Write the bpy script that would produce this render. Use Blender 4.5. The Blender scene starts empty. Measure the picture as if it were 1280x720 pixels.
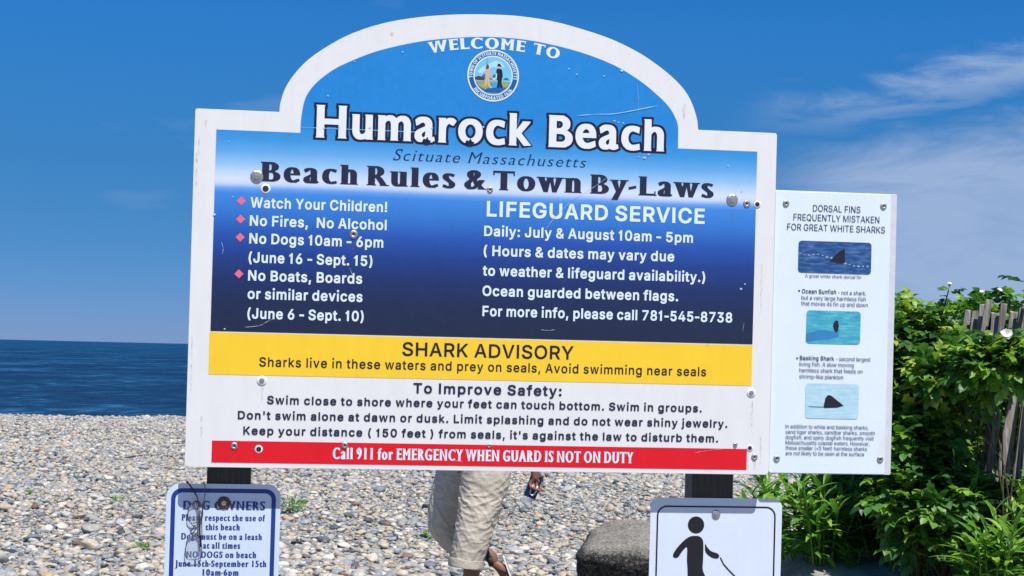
import bpy, math, random
import numpy as np
from mathutils import Matrix, Vector, noise as mnoise

random.seed(7); rng = np.random.default_rng(7)
S = bpy.context.scene; COL = S.collection
R_ = math.radians

# ------------------------------------------------------------ camera
FPX = 2000.0                                   # focal length in photo pixels (1280 wide)
ROLL, PITCH = R_(1.34), math.atan(79 / FPX)
EYE = Vector((0, 0, 1.5))
_F = Vector((0, math.cos(PITCH), math.sin(PITCH))); _U0 = Vector((0, -math.sin(PITCH), math.cos(PITCH))); _R0 = Vector((1, 0, 0))
CR = _R0 * math.cos(ROLL) + _U0 * math.sin(ROLL); CU = -_R0 * math.sin(ROLL) + _U0 * math.cos(ROLL)
cam = bpy.data.cameras.new('camera'); cam_o = bpy.data.objects.new('camera', cam); COL.objects.link(cam_o)
cam.sensor_width = 36; cam.lens = FPX / 1280 * 36; cam.clip_start = .05; cam.clip_end = 60000
cam_o.matrix_world = Matrix(((CR.x, CU.x, -_F.x, EYE.x), (CR.y, CU.y, -_F.y, EYE.y), (CR.z, CU.z, -_F.z, EYE.z), (0, 0, 0, 1)))
S.camera = cam_o

def ray(px, py):
    return _F + CR * ((px - 640) / FPX) + CU * ((360 - py) / FPX)
def at(px, py, Y):                             # world point seen at a photo pixel, at distance Y
    d = ray(px, py); return EYE + d * (Y / d.y)
def to_px(p):
    d = Vector(p) - EYE; z = d.dot(_F); return 640 + FPX * d.dot(CR) / z, 360 - FPX * d.dot(CU) / z, z

# ------------------------------------------------------------ light and sky
SUN_EL, SUN_AZ = R_(62), R_(26)                # azimuth: to the right of straight behind the camera
S.view_settings.view_transform = 'Standard'; S.view_settings.look = 'None'; S.view_settings.exposure = 0.40; S.view_settings.gamma = 1
S.cycles.max_bounces = 6; S.cycles.transparent_max_bounces = 8
sun_dir = Vector((math.sin(SUN_AZ) * math.cos(SUN_EL), -math.cos(SUN_AZ) * math.cos(SUN_EL), math.sin(SUN_EL)))
sl = bpy.data.lights.new('sun', 'SUN'); sl.energy = 5.0; sl.angle = R_(.5); sl.color = (1, .965, .91)
so = bpy.data.objects.new('sun', sl); COL.objects.link(so); so.rotation_euler = sun_dir.to_track_quat('Z', 'Y').to_euler()

W = bpy.data.worlds.new('World'); S.world = W; W.use_nodes = True
nt = W.node_tree; nt.nodes.clear()
def N(t, nt_, **kw):
    n = nt_.nodes.new(t)
    for k, v in kw.items(): setattr(n, k, v)
    return n
def LK(nt_, a, b): nt_.links.new(a, b)
sky = N('ShaderNodeTexSky', nt, sky_type='NISHITA', sun_disc=False)
sky.sun_elevation = SUN_EL; sky.sun_rotation = math.pi - SUN_AZ      # sun_rotation is measured from +Y towards +X
sky.altitude = 3500; sky.air_density = .85; sky.dust_density = .15; sky.ozone_density = 5
hs = N('ShaderNodeHueSaturation', nt); hs.inputs['Saturation'].default_value = 1.30; hs.inputs['Value'].default_value = 1.0
LK(nt, sky.outputs[0], hs.inputs['Color'])
tc = N('ShaderNodeTexCoord', nt)
sep = N('ShaderNodeSeparateXYZ', nt); LK(nt, tc.outputs['Generated'], sep.inputs[0])
# thin streaky cirrus, stretched along the horizon
mp = N('ShaderNodeMapping', nt); mp.inputs['Scale'].default_value = (5, 2, 17); mp.inputs['Rotation'].default_value = (0, R_(-10), 0); mp.inputs['Location'].default_value = (1.35, 0, .55)
LK(nt, tc.outputs['Generated'], mp.inputs[0])
nz = N('ShaderNodeTexNoise', nt); nz.inputs['Scale'].default_value = 2.0; nz.inputs['Detail'].default_value = 9; nz.inputs['Roughness'].default_value = .62; nz.inputs['Distortion'].default_value = .5
LK(nt, mp.outputs[0], nz.inputs['Vector'])
def MATH(nt_, op, a, b=None, c=None, clamp=False):
    n = N('ShaderNodeMath', nt_, operation=op); n.use_clamp = clamp
    for i, v in enumerate((a, b, c)):
        if v is None: continue
        if isinstance(v, (int, float)): n.inputs[i].default_value = v
        else: LK(nt_, v, n.inputs[i])
    return n.outputs[0]
#@SKY@
# the air low over the sea takes the blue down to a soft haze blue
def RAMP(fac, stops):
    r = N('ShaderNodeValToRGB', nt); e = r.color_ramp.elements
    while len(e) > 1: e.remove(e[-1])
    e[0].position, e[0].color = stops[0]
    for p, c in stops[1:]: x = e.new(p); x.color = c
    LK(nt, fac, r.inputs[0]); return r.outputs[0]
low = RAMP(MATH(nt, 'MULTIPLY', sep.outputs['Z'], 4, clamp=True), [(0, (.235, .29, .50, 1)), (.048, (.27, .32, .52, 1)), (.25, (.355, .47, .556, 1)), (.45, (.55, .64, .65, 1)), (.64, (.80, .84, .83, 1)), (.80, (1, .98, 1.0, 1)), (1, (1, 1.02, 1.06, 1))])
skym = N('ShaderNodeMix', nt, data_type='RGBA', blend_type='MULTIPLY'); skym.inputs[0].default_value = 1; LK(nt, hs.outputs[0], skym.inputs[6]); LK(nt, low, skym.inputs[7])
def SM01(v):
    n = N('ShaderNodeMapRange', nt); n.interpolation_type = 'SMOOTHSTEP'; LK(nt, v, n.inputs['Value']); return n.outputs[0]
nn = MATH(nt, 'SUBTRACT', nz.outputs['Fac'], .5)
Xc, Zc = sep.outputs['X'], sep.outputs['Z']
zb1 = MATH(nt, 'ADD', MATH(nt, 'MULTIPLY_ADD', Xc, .14, .112), MATH(nt, 'MULTIPLY', nn, .07))
m1 = SM01(MATH(nt, 'DIVIDE', MATH(nt, 'SUBTRACT', zb1, Zc), .045))
zb2 = MATH(nt, 'ADD', MATH(nt, 'MULTIPLY_ADD', Xc, .17, .122), MATH(nt, 'MULTIPLY', nn, .06))
m2 = SM01(MATH(nt, 'SUBTRACT', 1.0, MATH(nt, 'DIVIDE', MATH(nt, 'ABSOLUTE', MATH(nt, 'SUBTRACT', Zc, zb2)), .019)))
body_ = MATH(nt, 'MULTIPLY', m1, MATH(nt, 'MULTIPLY_ADD', nn, 1.0, 1.0))
band_ = MATH(nt, 'MULTIPLY', m2, MATH(nt, 'MULTIPLY_ADD', nn, 3.2, .72))
xm = SM01(MATH(nt, 'MULTIPLY_ADD', Xc, 9, -1.1))
cl = MATH(nt, 'MULTIPLY', MATH(nt, 'MAXIMUM', body_, band_), xm, clamp=True)
mp2 = N('ShaderNodeMapping', nt); mp2.inputs['Scale'].default_value = (9, 3, 26); LK(nt, tc.outputs['Generated'], mp2.inputs[0])
nz2 = N('ShaderNodeTexNoise', nt); nz2.inputs['Scale'].default_value = 1.0; nz2.inputs['Detail'].default_value = 4; LK(nt, mp2.outputs[0], nz2.inputs['Vector'])
wisp = N('ShaderNodeMapRange', nt); wisp.inputs['From Min'].default_value = .61; wisp.inputs['From Max'].default_value = .80; wisp.inputs['To Max'].default_value = .30; LK(nt, nz2.outputs['Fac'], wisp.inputs['Value'])
cl = MATH(nt, 'ADD', cl, wisp.outputs[0], clamp=True)
mixc = N('ShaderNodeMix', nt, data_type='RGBA'); LK(nt, cl, mixc.inputs[0]); LK(nt, skym.outputs[2], mixc.inputs[6]); mixc.inputs[7].default_value = (2.4, 3.35, 5.2, 1)
bg = N('ShaderNodeBackground', nt); bg.inputs['Strength'].default_value = .100; LK(nt, mixc.outputs[2], bg.inputs['Color'])
wo = N('ShaderNodeOutputWorld', nt); LK(nt, bg.outputs[0], wo.inputs[0])

# ------------------------------------------------------------ materials
def lin(c):
    c = c / 255; return c / 12.92 if c <= .04045 else ((c + .055) / 1.055) ** 2.4
def rgb(r, g, b, k=1.0): return (lin(r) * k, lin(g) * k, lin(b) * k, 1)
def bsdf(name, col, rough=.6, spec=.5, metal=0):
    m = bpy.data.materials.new(name); m.use_nodes = True; t = m.node_tree
    b = t.nodes['Principled BSDF']; b.inputs['Base Color'].default_value = col
    b.inputs['Roughness'].default_value = rough; b.inputs['Specular IOR Level'].default_value = spec; b.inputs['Metallic'].default_value = metal
    return m, t, b
def noise_node(t, scale, detail=4, rough=.55, vec=None, mscale=None, coord='Object'):
    c = N('ShaderNodeTexCoord', t); n = N('ShaderNodeTexNoise', t)
    n.inputs['Scale'].default_value = scale; n.inputs['Detail'].default_value = detail; n.inputs['Roughness'].default_value = rough
    if mscale:
        mm = N('ShaderNodeMapping', t); mm.inputs['Scale'].default_value = mscale; LK(t, c.outputs[coord], mm.inputs[0]); LK(t, mm.outputs[0], n.inputs['Vector'])
    else: LK(t, c.outputs[coord], n.inputs['Vector'])
    return n
def ramp(t, fac, stops, interp='LINEAR'):
    r = N('ShaderNodeValToRGB', t); r.color_ramp.interpolation = interp; e = r.color_ramp.elements
    while len(e) > 1: e.remove(e[-1])
    e[0].position, e[0].color = stops[0]
    for p, c in stops[1:]:
        x = e.new(p); x.color = c
    if fac is not None: LK(t, fac, r.inputs[0])
    return r.outputs[0]
def mixrgb(t, fac, a, b, blend='MIX'):
    n = N('ShaderNodeMix', t, data_type='RGBA', blend_type=blend)
    for i, v in ((0, fac), (6, a), (7, b)):
        if isinstance(v, (int, float)): n.inputs[i].default_value = v
        elif isinstance(v, tuple): n.inputs[i].default_value = v
        else: LK(t, v, n.inputs[i])
    return n.outputs[2]
def bump(t, b, h, strength=.3, dist=.01):
    n = N('ShaderNodeBump', t); n.inputs['Strength'].default_value = strength; n.inputs['Distance'].default_value = dist
    LK(t, h, n.inputs['Height']); LK(t, n.outputs[0], b.inputs['Normal'])
def simple(name, col, rough=.6, spec=.5, metal=0, var=.12, scale=30, bmp=0, bscale=60, mscale=None):
    m, t, b = bsdf(name, col, rough, spec, metal)
    n = noise_node(t, scale, mscale=mscale)
    v = ramp(t, n.outputs['Fac'], [(.3, (1 - var,) * 3 + (1,)), (.7, (1 + var,) * 3 + (1,))])
    LK(t, mixrgb(t, 1.0, col, v, 'MULTIPLY'), b.inputs['Base Color'])
    if bmp:
        n2 = noise_node(t, bscale, mscale=mscale); bump(t, b, n2.outputs['Fac'], bmp, .004)
    return m

# ------------------------------------------------------------ object helpers
def prop(o, label=None, cat=None, group=None, kind=None):
    if label: o['label'] = label
    if cat: o['category'] = cat
    if group: o['group'] = group
    if kind: o['kind'] = kind
    return o
def empty(name, loc, label, cat, group=None, rot=None):
    o = bpy.data.objects.new(name, None); COL.objects.link(o)
    if rot is not None: o.matrix_world = Matrix.Translation(loc) @ rot
    else: o.matrix_world = Matrix.Translation(loc)
    o.empty_display_size = .1
    return prop(o, label, cat, group)
def link(name, me, mat=None, parent=None, smooth=False, mw=None):
    if mat is not None and not me.materials:
        for x in (mat if isinstance(mat, (list, tuple)) else [mat]): me.materials.append(x)
    if smooth: me.polygons.foreach_set('use_smooth', [True] * len(me.polygons))
    o = bpy.data.objects.new(name, me); COL.objects.link(o)
    if parent is not None: o.parent = parent
    if mw is not None: o.matrix_local = mw
    return o
class MB:                                      # collects shapes, builds ONE mesh
    def __init__(s): s.v = []; s.f = []
    def add(s, vs, fs):
        b = len(s.v); s.v += [tuple(v) for v in vs]; s.f += [tuple(i + b for i in f) for f in fs]; return s
    def box(s, x0, x1, y0, y1, z0, z1, M=None):
        vs = [(x, y, z) for x in (x0, x1) for y in (y0, y1) for z in (z0, z1)]
        if M is not None: vs = [M @ Vector(v) for v in vs]
        return s.add(vs, [(0, 1, 3, 2), (4, 6, 7, 5), (0, 4, 5, 1), (2, 3, 7, 6), (0, 2, 6, 4), (1, 5, 7, 3)])
    def tube(s, pts, rad, n=8, cap=True, flat=None):
        pts = [Vector(p) for p in pts]; m = len(pts)
        rads = rad if isinstance(rad, (list, tuple)) else [rad] * m
        vs = []; up = None
        for i, p in enumerate(pts):
            d = (pts[min(i + 1, m - 1)] - pts[max(i - 1, 0)]).normalized()
            if up is None:
                up = Vector((0, 0, 1)) if abs(d.z) < .9 else Vector((1, 0, 0))
            a = d.cross(up).normalized(); up = a.cross(d).normalized()
            for k in range(n):
                t = 2 * math.pi * k / n
                vs.append(p + a * math.cos(t) * rads[i] + up * math.sin(t) * rads[i] * (flat or 1))
        fs = [(i * n + k, i * n + (k + 1) % n, (i + 1) * n + (k + 1) % n, (i + 1) * n + k) for i in range(m - 1) for k in range(n)]
        if cap: fs += [tuple(range(n))[::-1], tuple((m - 1) * n + k for k in range(n))]
        return s.add(vs, fs)
    def mesh(s, name):
        me = bpy.data.meshes.new(name); me.from_pydata(s.v, [], s.f); me.update(); return me
    def build(s, name, mat, parent=None, smooth=False, mw=None): return link(name, s.mesh(name), mat, parent, smooth, mw)
def bevel(o, w=.002, seg=2):
    m = o.modifiers.new('bevel', 'BEVEL'); m.width = w; m.segments = seg; m.limit_method = 'ANGLE'; return o
def smoothpoly(pts, k=6, closed=False):        # Catmull-Rom through the points
    out = []; n = len(pts)
    rngi = range(n if closed else n - 1)
    for i in rngi:
        g = lambda j: np.array(pts[j % n] if closed else pts[min(max(j, 0), n - 1)], float)
        p0, p1, p2, p3 = g(i - 1), g(i), g(i + 1), g(i + 2)
        for a in range(k):
            t = a / k
            out.append(tuple(.5 * ((2 * p1) + (-p0 + p2) * t + (2 * p0 - 5 * p1 + 4 * p2 - p3) * t * t + (-p0 + 3 * p1 - 3 * p2 + p3) * t ** 3)))
    if not closed: out.append(tuple(pts[-1]))
    return out
def fill2d(polys, name='flat'):                # flat filled outline (even-odd), in XY
    c = bpy.data.curves.new('c', 'CURVE'); c.dimensions = '2D'; c.fill_mode = 'BOTH'
    for P in polys:
        s = c.splines.new('POLY'); s.points.add(len(P) - 1); s.use_cyclic_u = True
        co = np.zeros((len(P), 4)); co[:, :2] = np.array([(p[0], p[1]) for p in P]); co[:, 3] = 1
        s.points.foreach_set('co', co.ravel())
    o = bpy.data.objects.new('c', c); me = bpy.data.meshes.new_from_object(o)
    bpy.data.objects.remove(o); bpy.data.curves.remove(c); me.name = name
    return me
def flat(name, polys, dep, mat, parent, org):  # outline in sign coordinates (u, v) laid flat at depth dep
    me = fill2d(polys, name); n = len(me.vertices)
    co = np.zeros(n * 3); me.vertices.foreach_get('co', co); co = co.reshape(-1, 3)
    me.vertices.foreach_set('co', np.stack([co[:, 0] - org[0], np.full(n, dep - org[1]), co[:, 1] - org[2]], 1).ravel()); me.update()
    me.materials.clear()
    return link(name, me, mat, parent)
def slab(name, poly, dep0, dep1, mat, parent, org, bev=0):  # outline extruded from dep0 (front) to dep1 (back)
    n = len(poly); mb = MB()
    vs = [(p[0] - org[0], dep0 - org[1], p[1] - org[2]) for p in poly] + [(p[0] - org[0], dep1 - org[1], p[1] - org[2]) for p in poly]
    mb.add(vs, [tuple(range(n)), tuple(range(2 * n - 1, n - 1, -1))] + [(i, i + n, (i + 1) % n + n, (i + 1) % n) for i in range(n)])
    o = mb.build(name, mat, parent)
    if bev: bevel(o, bev, 2)
    return o
def rrect(x0, y0, x1, y1, r, k=6):
    P = []
    for cx, cy, a in ((x1 - r, y1 - r, 0), (x0 + r, y1 - r, 90), (x0 + r, y0 + r, 180), (x1 - r, y0 + r, 270)):
        P += [(cx + r * math.cos(R_(a + 90 * i / k)), cy + r * math.sin(R_(a + 90 * i / k))) for i in range(k + 1)]
    return P
def circle(cx, cy, r, n=28): return [(cx + r * math.cos(2 * math.pi * i / n), cy + r * math.sin(2 * math.pi * i / n)) for i in range(n)]

# ------------------------------------------------------------ lettering (outlines, capital height = 1)
GLYPHS = {
 'sans': {
  '(': (536, ((345,-185,290,-82,257,-5,227,78,201,175,178,328,176,448,181,525,198,638,230,778,267,892,324,1018,348,1059,458,1059,461,1055,384,868,334,698,308,558,297,402,308,265,334,142,380,2,462,-188,348,-189),)),
  ')': (536, ((74,-188,140,-42,186,85,216,195,236,318,240,405,236,498,209,668,152,872,75,1058,188,1059,213,1018,259,918,319,732,346,602,356,525,361,448,359,328,343,212,312,88,266,-38,213,-148,188,-189),)),
  ',': (368, ((75,-233,133,138,268,139,167,-232),)),
  '-': (558, ((62,369,62,480,497,478,495,369),)),
  '.': (368, ((114,28,100,55,97,92,110,128,138,156,168,169,205,169,232,159,259,135,276,98,276,68,263,32,238,7,212,-6,172,-7,135,8),)),
  '5': (890, ((165,115,130,182,118,256,238,257,258,195,284,158,305,140,368,107,445,98,518,114,555,134,587,162,610,192,630,232,643,298,639,372,616,435,571,492,518,526,458,543,402,543,325,526,282,506,252,484,132,498,188,997,718,999,718,888,298,888,263,598,268,593,325,629,385,649,438,656,498,652,545,642,602,619,638,596,680,558,709,522,743,458,760,402,767,358,767,285,759,235,743,185,712,128,658,67,602,27,525,-3,455,-13,372,-9,292,14,218,58),)),
  '<': (890, ((129,348,127,428,135,436,755,750,761,748,758,620,283,392,285,385,302,377,758,160,760,32),)),
  'A': (942, ((33,2,394,995,398,999,542,999,909,2,776,2,675,279,265,279,167,2), (304,392,636,392,564,595,468,893,386,628),)),
  'D': (986, ((117,2,118,997,515,996,575,985,638,966,715,926,783,868,840,792,876,708,900,608,907,472,899,388,870,275,819,178,775,126,722,81,658,45,582,18,475,1), (245,114,478,114,582,138,628,161,674,195,706,228,743,288,766,352,783,445,783,558,769,638,750,698,710,768,668,813,608,852,542,876,482,886,244,885),)),
  'E': (822, ((117,2,118,997,731,998,732,892,728,888,244,885,246,562,697,558,695,449,246,448,244,115,735,113,737,2),)),
  'F': (805, ((117,2,118,997,724,998,726,892,722,888,244,885,244,548,678,547,680,438,678,434,245,433,244,2),)),
  'G': (1022, ((167,172,127,245,98,332,81,442,80,542,91,635,110,712,151,802,201,872,245,916,318,965,395,996,488,1013,585,1009,658,993,718,970,795,920,832,885,882,818,913,755,930,685,802,685,772,755,736,805,685,850,625,880,535,896,475,892,432,883,375,859,332,829,297,795,257,738,228,672,211,602,203,528,204,455,214,378,234,312,267,245,310,192,362,150,422,121,482,107,552,104,612,114,652,127,695,150,737,185,766,222,790,265,806,315,814,372,812,391,558,391,557,502,937,502,939,368,922,265,890,185,840,115,768,54,692,15,598,-9,488,-12,395,4,308,40,235,93),)),
  'H': (1015, ((117,2,118,997,242,999,244,995,246,568,768,568,771,995,775,999,896,998,898,2,771,2,768,456,246,455,244,2),)),
  'I': (370, ((120,2,120,998,248,1000,250,2),)),
  'K': (916, ((117,2,118,997,242,999,244,995,245,476,348,602,712,997,878,999,479,565,880,2,730,2,388,480,244,325,244,2),)),
  'L': (772, ((117,2,117,995,122,999,242,999,244,115,708,113,710,2),)),
  'M': (1234, ((117,2,119,998,295,999,300,995,546,365,618,145,697,382,935,997,1115,997,1115,1,991,2,995,856,896,572,668,0,561,2,330,582,235,851,240,2),)),
  'N': (1028, ((117,2,118,997,268,997,700,318,788,157,783,335,783,995,785,999,908,999,910,2,758,3,394,575,238,841,246,595,246,2),)),
  'O': (1047, ((171,168,125,252,94,348,81,442,80,542,87,615,111,712,147,792,198,865,252,919,328,969,408,999,495,1013,588,1009,672,990,745,955,805,912,862,852,920,755,952,655,967,558,966,425,945,315,905,215,846,128,772,61,675,11,585,-10,488,-12,395,4,315,37,232,98), (281,225,342,163,402,128,478,107,548,104,628,121,688,150,749,202,779,242,810,298,835,385,846,495,839,592,822,665,793,735,739,808,688,849,635,876,572,892,512,896,458,889,398,870,345,839,298,795,268,755,237,695,218,635,204,545,203,472,210,402,227,332,248,279),)),
  'Q': (1047, ((171,168,125,252,94,348,81,442,80,542,87,615,111,712,147,792,198,865,252,919,328,969,408,999,495,1013,588,1009,672,990,745,955,805,912,862,852,920,755,946,682,966,572,966,425,956,358,936,285,915,235,880,172,845,127,793,75,918,-93,788,-94,702,20,628,-2,542,-13,462,-10,375,10,315,37,255,78,214,115), (281,225,342,163,402,128,478,107,548,104,626,122,485,312,615,311,718,176,749,202,779,242,810,298,835,385,846,495,839,592,822,665,793,735,739,808,688,849,635,876,572,892,512,896,458,889,398,870,345,839,298,795,268,755,237,695,218,635,204,545,203,472,210,402,227,332,248,279),)),
  'R': (882, ((117,2,118,997,495,999,598,982,662,956,705,927,732,901,753,875,780,825,802,735,802,648,786,575,747,502,688,447,617,408,840,2,693,2,482,389,245,388,244,2), (245,503,515,504,585,524,622,548,646,575,663,605,677,672,676,725,669,762,656,795,636,825,595,858,528,882,482,888,245,886),)),
  'S': (877, ((120,125,88,195,77,242,78,268,205,266,221,205,258,156,312,121,382,101,475,98,542,111,608,144,653,188,672,228,679,282,669,325,652,352,622,379,572,406,305,488,208,537,153,585,121,635,104,695,102,752,120,832,137,865,167,905,228,956,308,993,415,1013,512,1009,602,986,672,949,719,908,760,852,779,802,785,742,665,742,642,808,622,835,588,863,518,892,432,901,345,886,302,866,278,849,258,828,237,795,227,762,227,722,244,672,265,648,302,620,392,584,552,540,625,513,692,476,747,428,786,365,802,288,792,198,760,125,705,64,635,20,542,-9,448,-17,338,-9,252,17,178,61),)),
  'T': (881, ((377,2,377,885,65,888,64,998,818,998,818,888,504,885,504,2),)),
  'U': (1016, ((180,135,137,218,120,298,118,997,242,999,244,995,244,332,251,285,265,245,305,182,365,135,425,111,522,101,602,114,668,145,722,195,753,248,766,292,771,332,771,995,775,999,896,998,896,292,872,202,823,118,758,57,678,14,642,1,575,-12,478,-16,375,1,302,30,225,84),)),
  'V': (942, ((400,2,34,998,162,999,167,995,379,402,475,109,574,422,774,995,778,999,908,998,547,2),)),
  'W': (1348, ((304,2,34,998,158,999,163,995,332,338,378,123,448,415,602,998,746,998,916,352,968,126,1018,348,1184,995,1188,999,1313,998,1042,1,894,2,717,652,672,847,632,662,453,2),)),
  'Y': (926, ((400,2,400,408,34,998,179,998,389,658,465,518,551,678,748,998,892,999,527,408,527,2),)),
  'a': (764, ((97,82,68,145,60,232,75,298,90,325,118,356,172,390,238,412,505,454,532,470,541,495,539,538,523,585,492,620,455,640,412,649,372,650,332,645,292,633,242,602,220,578,195,539,83,572,97,608,123,648,165,689,222,723,278,742,338,753,392,756,468,746,528,726,578,696,612,662,632,632,650,588,659,542,661,2,545,0,542,103,535,101,495,48,448,14,402,-6,332,-17,262,-13,198,4,135,41), (200,142,222,120,249,105,308,90,362,90,405,98,462,124,506,165,535,225,541,258,541,368,538,371,508,357,448,344,315,326,258,310,225,292,194,262,181,222,183,178),)),
  'b': (833, ((103,2,103,995,105,999,222,999,223,628,233,628,277,688,305,712,352,740,388,750,455,756,512,750,568,733,608,712,645,686,689,638,736,552,753,498,763,438,767,348,763,295,736,188,703,122,650,58,578,10,532,-6,475,-16,425,-16,372,-6,338,7,302,31,270,62,232,115,222,116,218,0), (277,168,308,135,352,107,398,94,462,93,495,100,538,121,580,158,605,195,629,255,642,322,644,395,637,458,623,508,596,562,565,599,522,629,485,642,448,648,405,647,368,639,308,607,280,578,258,545,231,468,221,358,227,292,238,248,250,215),)),
  'c': (777, ((134,125,100,188,80,248,68,335,68,402,77,478,100,552,130,608,163,652,208,692,272,730,335,749,402,756,458,753,528,735,578,713,628,677,680,615,710,545,608,518,595,515,573,565,532,610,498,630,462,642,425,648,372,646,325,633,285,610,234,552,207,492,191,412,190,335,201,268,224,205,257,155,308,114,352,98,395,91,448,94,485,104,528,127,559,155,582,189,598,230,712,201,690,142,653,88,605,44,538,8,462,-12,382,-16,295,1,232,30,182,69),)),
  'd': (833, ((140,108,111,158,90,208,74,275,68,335,68,405,77,482,97,552,127,612,178,676,238,720,305,746,378,756,448,750,508,726,550,695,600,628,608,627,611,998,728,999,730,2,615,1,612,116,602,114,556,52,518,21,472,-3,408,-16,332,-12,255,11,185,57), (244,172,282,131,322,107,372,94,432,94,475,104,522,131,552,162,576,198,599,258,609,312,612,395,606,455,590,515,566,562,538,596,498,625,465,640,428,647,385,648,338,640,282,610,252,582,227,545,198,462,190,405,190,338,208,245),)),
  'e': (793, ((131,128,98,192,77,258,68,335,68,402,74,458,90,525,124,598,158,647,212,696,262,726,318,746,398,756,472,749,528,733,582,706,628,669,680,602,710,532,726,452,728,334,192,332,189,325,200,252,224,195,260,148,302,118,342,101,395,91,438,91,488,100,528,118,560,142,580,165,602,207,716,178,693,122,657,75,612,38,545,5,475,-12,388,-16,312,-3,242,25,175,75), (190,435,605,434,607,438,586,525,570,558,545,591,512,620,478,636,442,646,398,649,352,643,318,633,288,616,254,588,228,555,207,515,194,472),)),
  'f': (498, ((157,2,157,638,155,642,15,642,12,742,15,746,157,748,159,868,170,922,201,972,245,1009,292,1030,342,1040,415,1039,472,1025,476,1018,445,920,385,931,342,926,304,905,284,868,279,838,279,748,445,746,448,645,280,642,279,2),)),
  'g': (835, ((114,-162,101,-135,198,-80,252,-142,318,-180,388,-191,448,-189,492,-180,548,-152,582,-118,602,-78,612,-12,612,132,608,134,602,134,563,82,525,47,472,21,412,10,345,11,258,34,198,68,140,125,107,178,87,228,71,305,67,372,71,445,84,512,107,575,134,622,186,682,245,723,318,749,378,756,452,749,498,733,544,702,603,628,612,627,616,628,617,745,731,745,732,-18,722,-102,690,-175,638,-229,565,-270,468,-292,378,-296,288,-282,218,-255,162,-217), (234,202,266,165,305,137,352,121,402,116,452,120,502,138,538,163,573,205,596,255,609,308,613,405,609,448,592,512,570,558,535,600,505,622,438,646,352,643,312,629,285,612,235,558,201,478,189,392,198,292,210,248),)),
  'h': (805, ((103,2,103,995,105,999,222,999,225,622,262,678,312,720,372,746,442,756,512,749,555,736,588,720,640,675,672,625,692,565,701,502,701,2,581,2,581,482,575,522,556,572,525,609,478,636,422,647,368,642,308,620,271,588,241,542,231,512,223,462,223,2),)),
  'i': (327, ((103,2,103,722,105,726,222,726,223,2), (90,982,81,1012,84,1042,104,1075,129,1092,158,1099,198,1093,221,1078,242,1051,247,1028,242,988,222,961,198,946,172,940,138,944,112,958),)),
  'k': (747, ((103,2,103,995,105,999,222,999,225,416,238,418,558,744,706,745,395,425,730,2,578,0,302,348,224,275,223,2),)),
  'l': (305, ((90,2,90,998,212,1000,214,2),)),
  'm': (1197, ((103,2,105,746,219,745,222,612,251,668,298,716,355,746,422,759,485,753,538,730,586,685,622,614,660,672,705,712,765,743,822,757,892,757,952,742,1005,712,1052,662,1080,605,1092,542,1094,2,974,2,974,498,969,548,956,582,935,609,892,636,838,649,782,646,725,622,687,585,665,535,659,502,658,1,539,2,536,542,523,578,492,616,452,640,408,649,355,646,305,626,265,593,240,555,230,528,223,482,223,2),)),
  'n': (804, ((103,2,104,745,218,744,222,615,251,665,282,698,322,725,372,746,442,756,492,753,555,736,598,712,637,678,663,642,683,598,696,548,701,502,701,2,581,2,581,482,575,522,556,572,525,609,478,636,422,647,368,642,308,620,271,588,241,542,231,512,223,462,223,2),)),
  'o': (815, ((134,125,100,188,80,248,68,335,68,402,77,478,100,552,130,608,163,652,208,692,272,730,335,749,402,756,458,753,528,735,588,706,625,679,676,622,715,552,742,455,749,375,743,288,726,215,692,142,655,90,595,37,538,8,458,-13,382,-16,295,1,232,30,182,69), (244,172,275,138,322,107,372,93,418,91,465,98,518,120,552,148,583,188,609,245,622,302,627,342,622,435,603,508,586,545,560,582,518,619,492,633,445,645,358,643,325,633,288,612,253,578,234,552,213,508,198,455,189,355,205,255,224,205),)),
  'p': (833, ((103,-278,104,745,219,745,222,627,233,628,274,685,305,712,372,746,442,756,488,753,532,745,578,729,645,686,689,638,726,575,750,512,766,412,766,328,752,238,726,165,679,88,628,40,555,1,475,-16,398,-12,338,8,293,38,232,115,225,116,223,-278), (277,168,308,135,352,107,398,94,462,93,495,100,538,121,580,158,605,195,629,255,642,322,644,395,637,458,623,508,596,562,565,599,522,629,485,642,448,648,405,647,368,639,308,607,280,578,258,545,231,468,221,358,227,292,238,248,250,215),)),
  'q': (833, ((140,108,105,172,80,245,68,335,68,405,77,482,97,552,127,612,167,665,222,710,272,735,345,753,425,753,475,742,518,720,557,688,602,628,612,627,615,744,728,746,730,-278,610,-278,608,116,598,111,561,58,518,21,472,-3,408,-16,332,-12,255,11,185,57), (244,172,282,131,322,107,372,94,432,94,475,104,522,131,552,162,576,198,599,258,609,312,612,395,606,455,590,515,566,562,538,596,498,625,465,640,428,647,385,648,338,640,282,610,252,582,227,545,198,462,190,405,190,338,208,245),)),
  'r': (509, ((103,2,104,745,218,745,219,632,225,630,261,688,286,712,325,736,402,756,475,754,477,635,382,639,322,623,282,598,254,568,237,538,223,478,223,2),)),
  's': (717, ((110,88,80,145,72,186,182,209,207,155,245,118,305,94,362,89,428,98,478,121,512,155,527,198,516,245,501,265,478,282,438,299,228,354,172,384,139,412,110,452,92,522,97,585,121,642,155,682,202,716,265,742,315,753,378,756,442,749,488,736,545,706,580,675,603,645,623,608,635,570,528,545,489,608,455,635,395,652,342,652,288,640,240,608,217,572,213,535,227,495,262,465,315,444,512,393,565,366,605,333,639,278,651,208,642,148,613,92,578,54,515,15,455,-6,385,-16,295,-12,218,7,162,37),)),
  't': (446, ((158,68,140,102,127,162,127,638,125,642,15,642,12,742,15,746,127,748,129,925,245,926,248,747,398,746,400,742,398,642,252,642,247,638,251,155,264,125,292,104,338,98,395,105,418,5,362,-7,268,-2,208,21,182,41),)),
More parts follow.
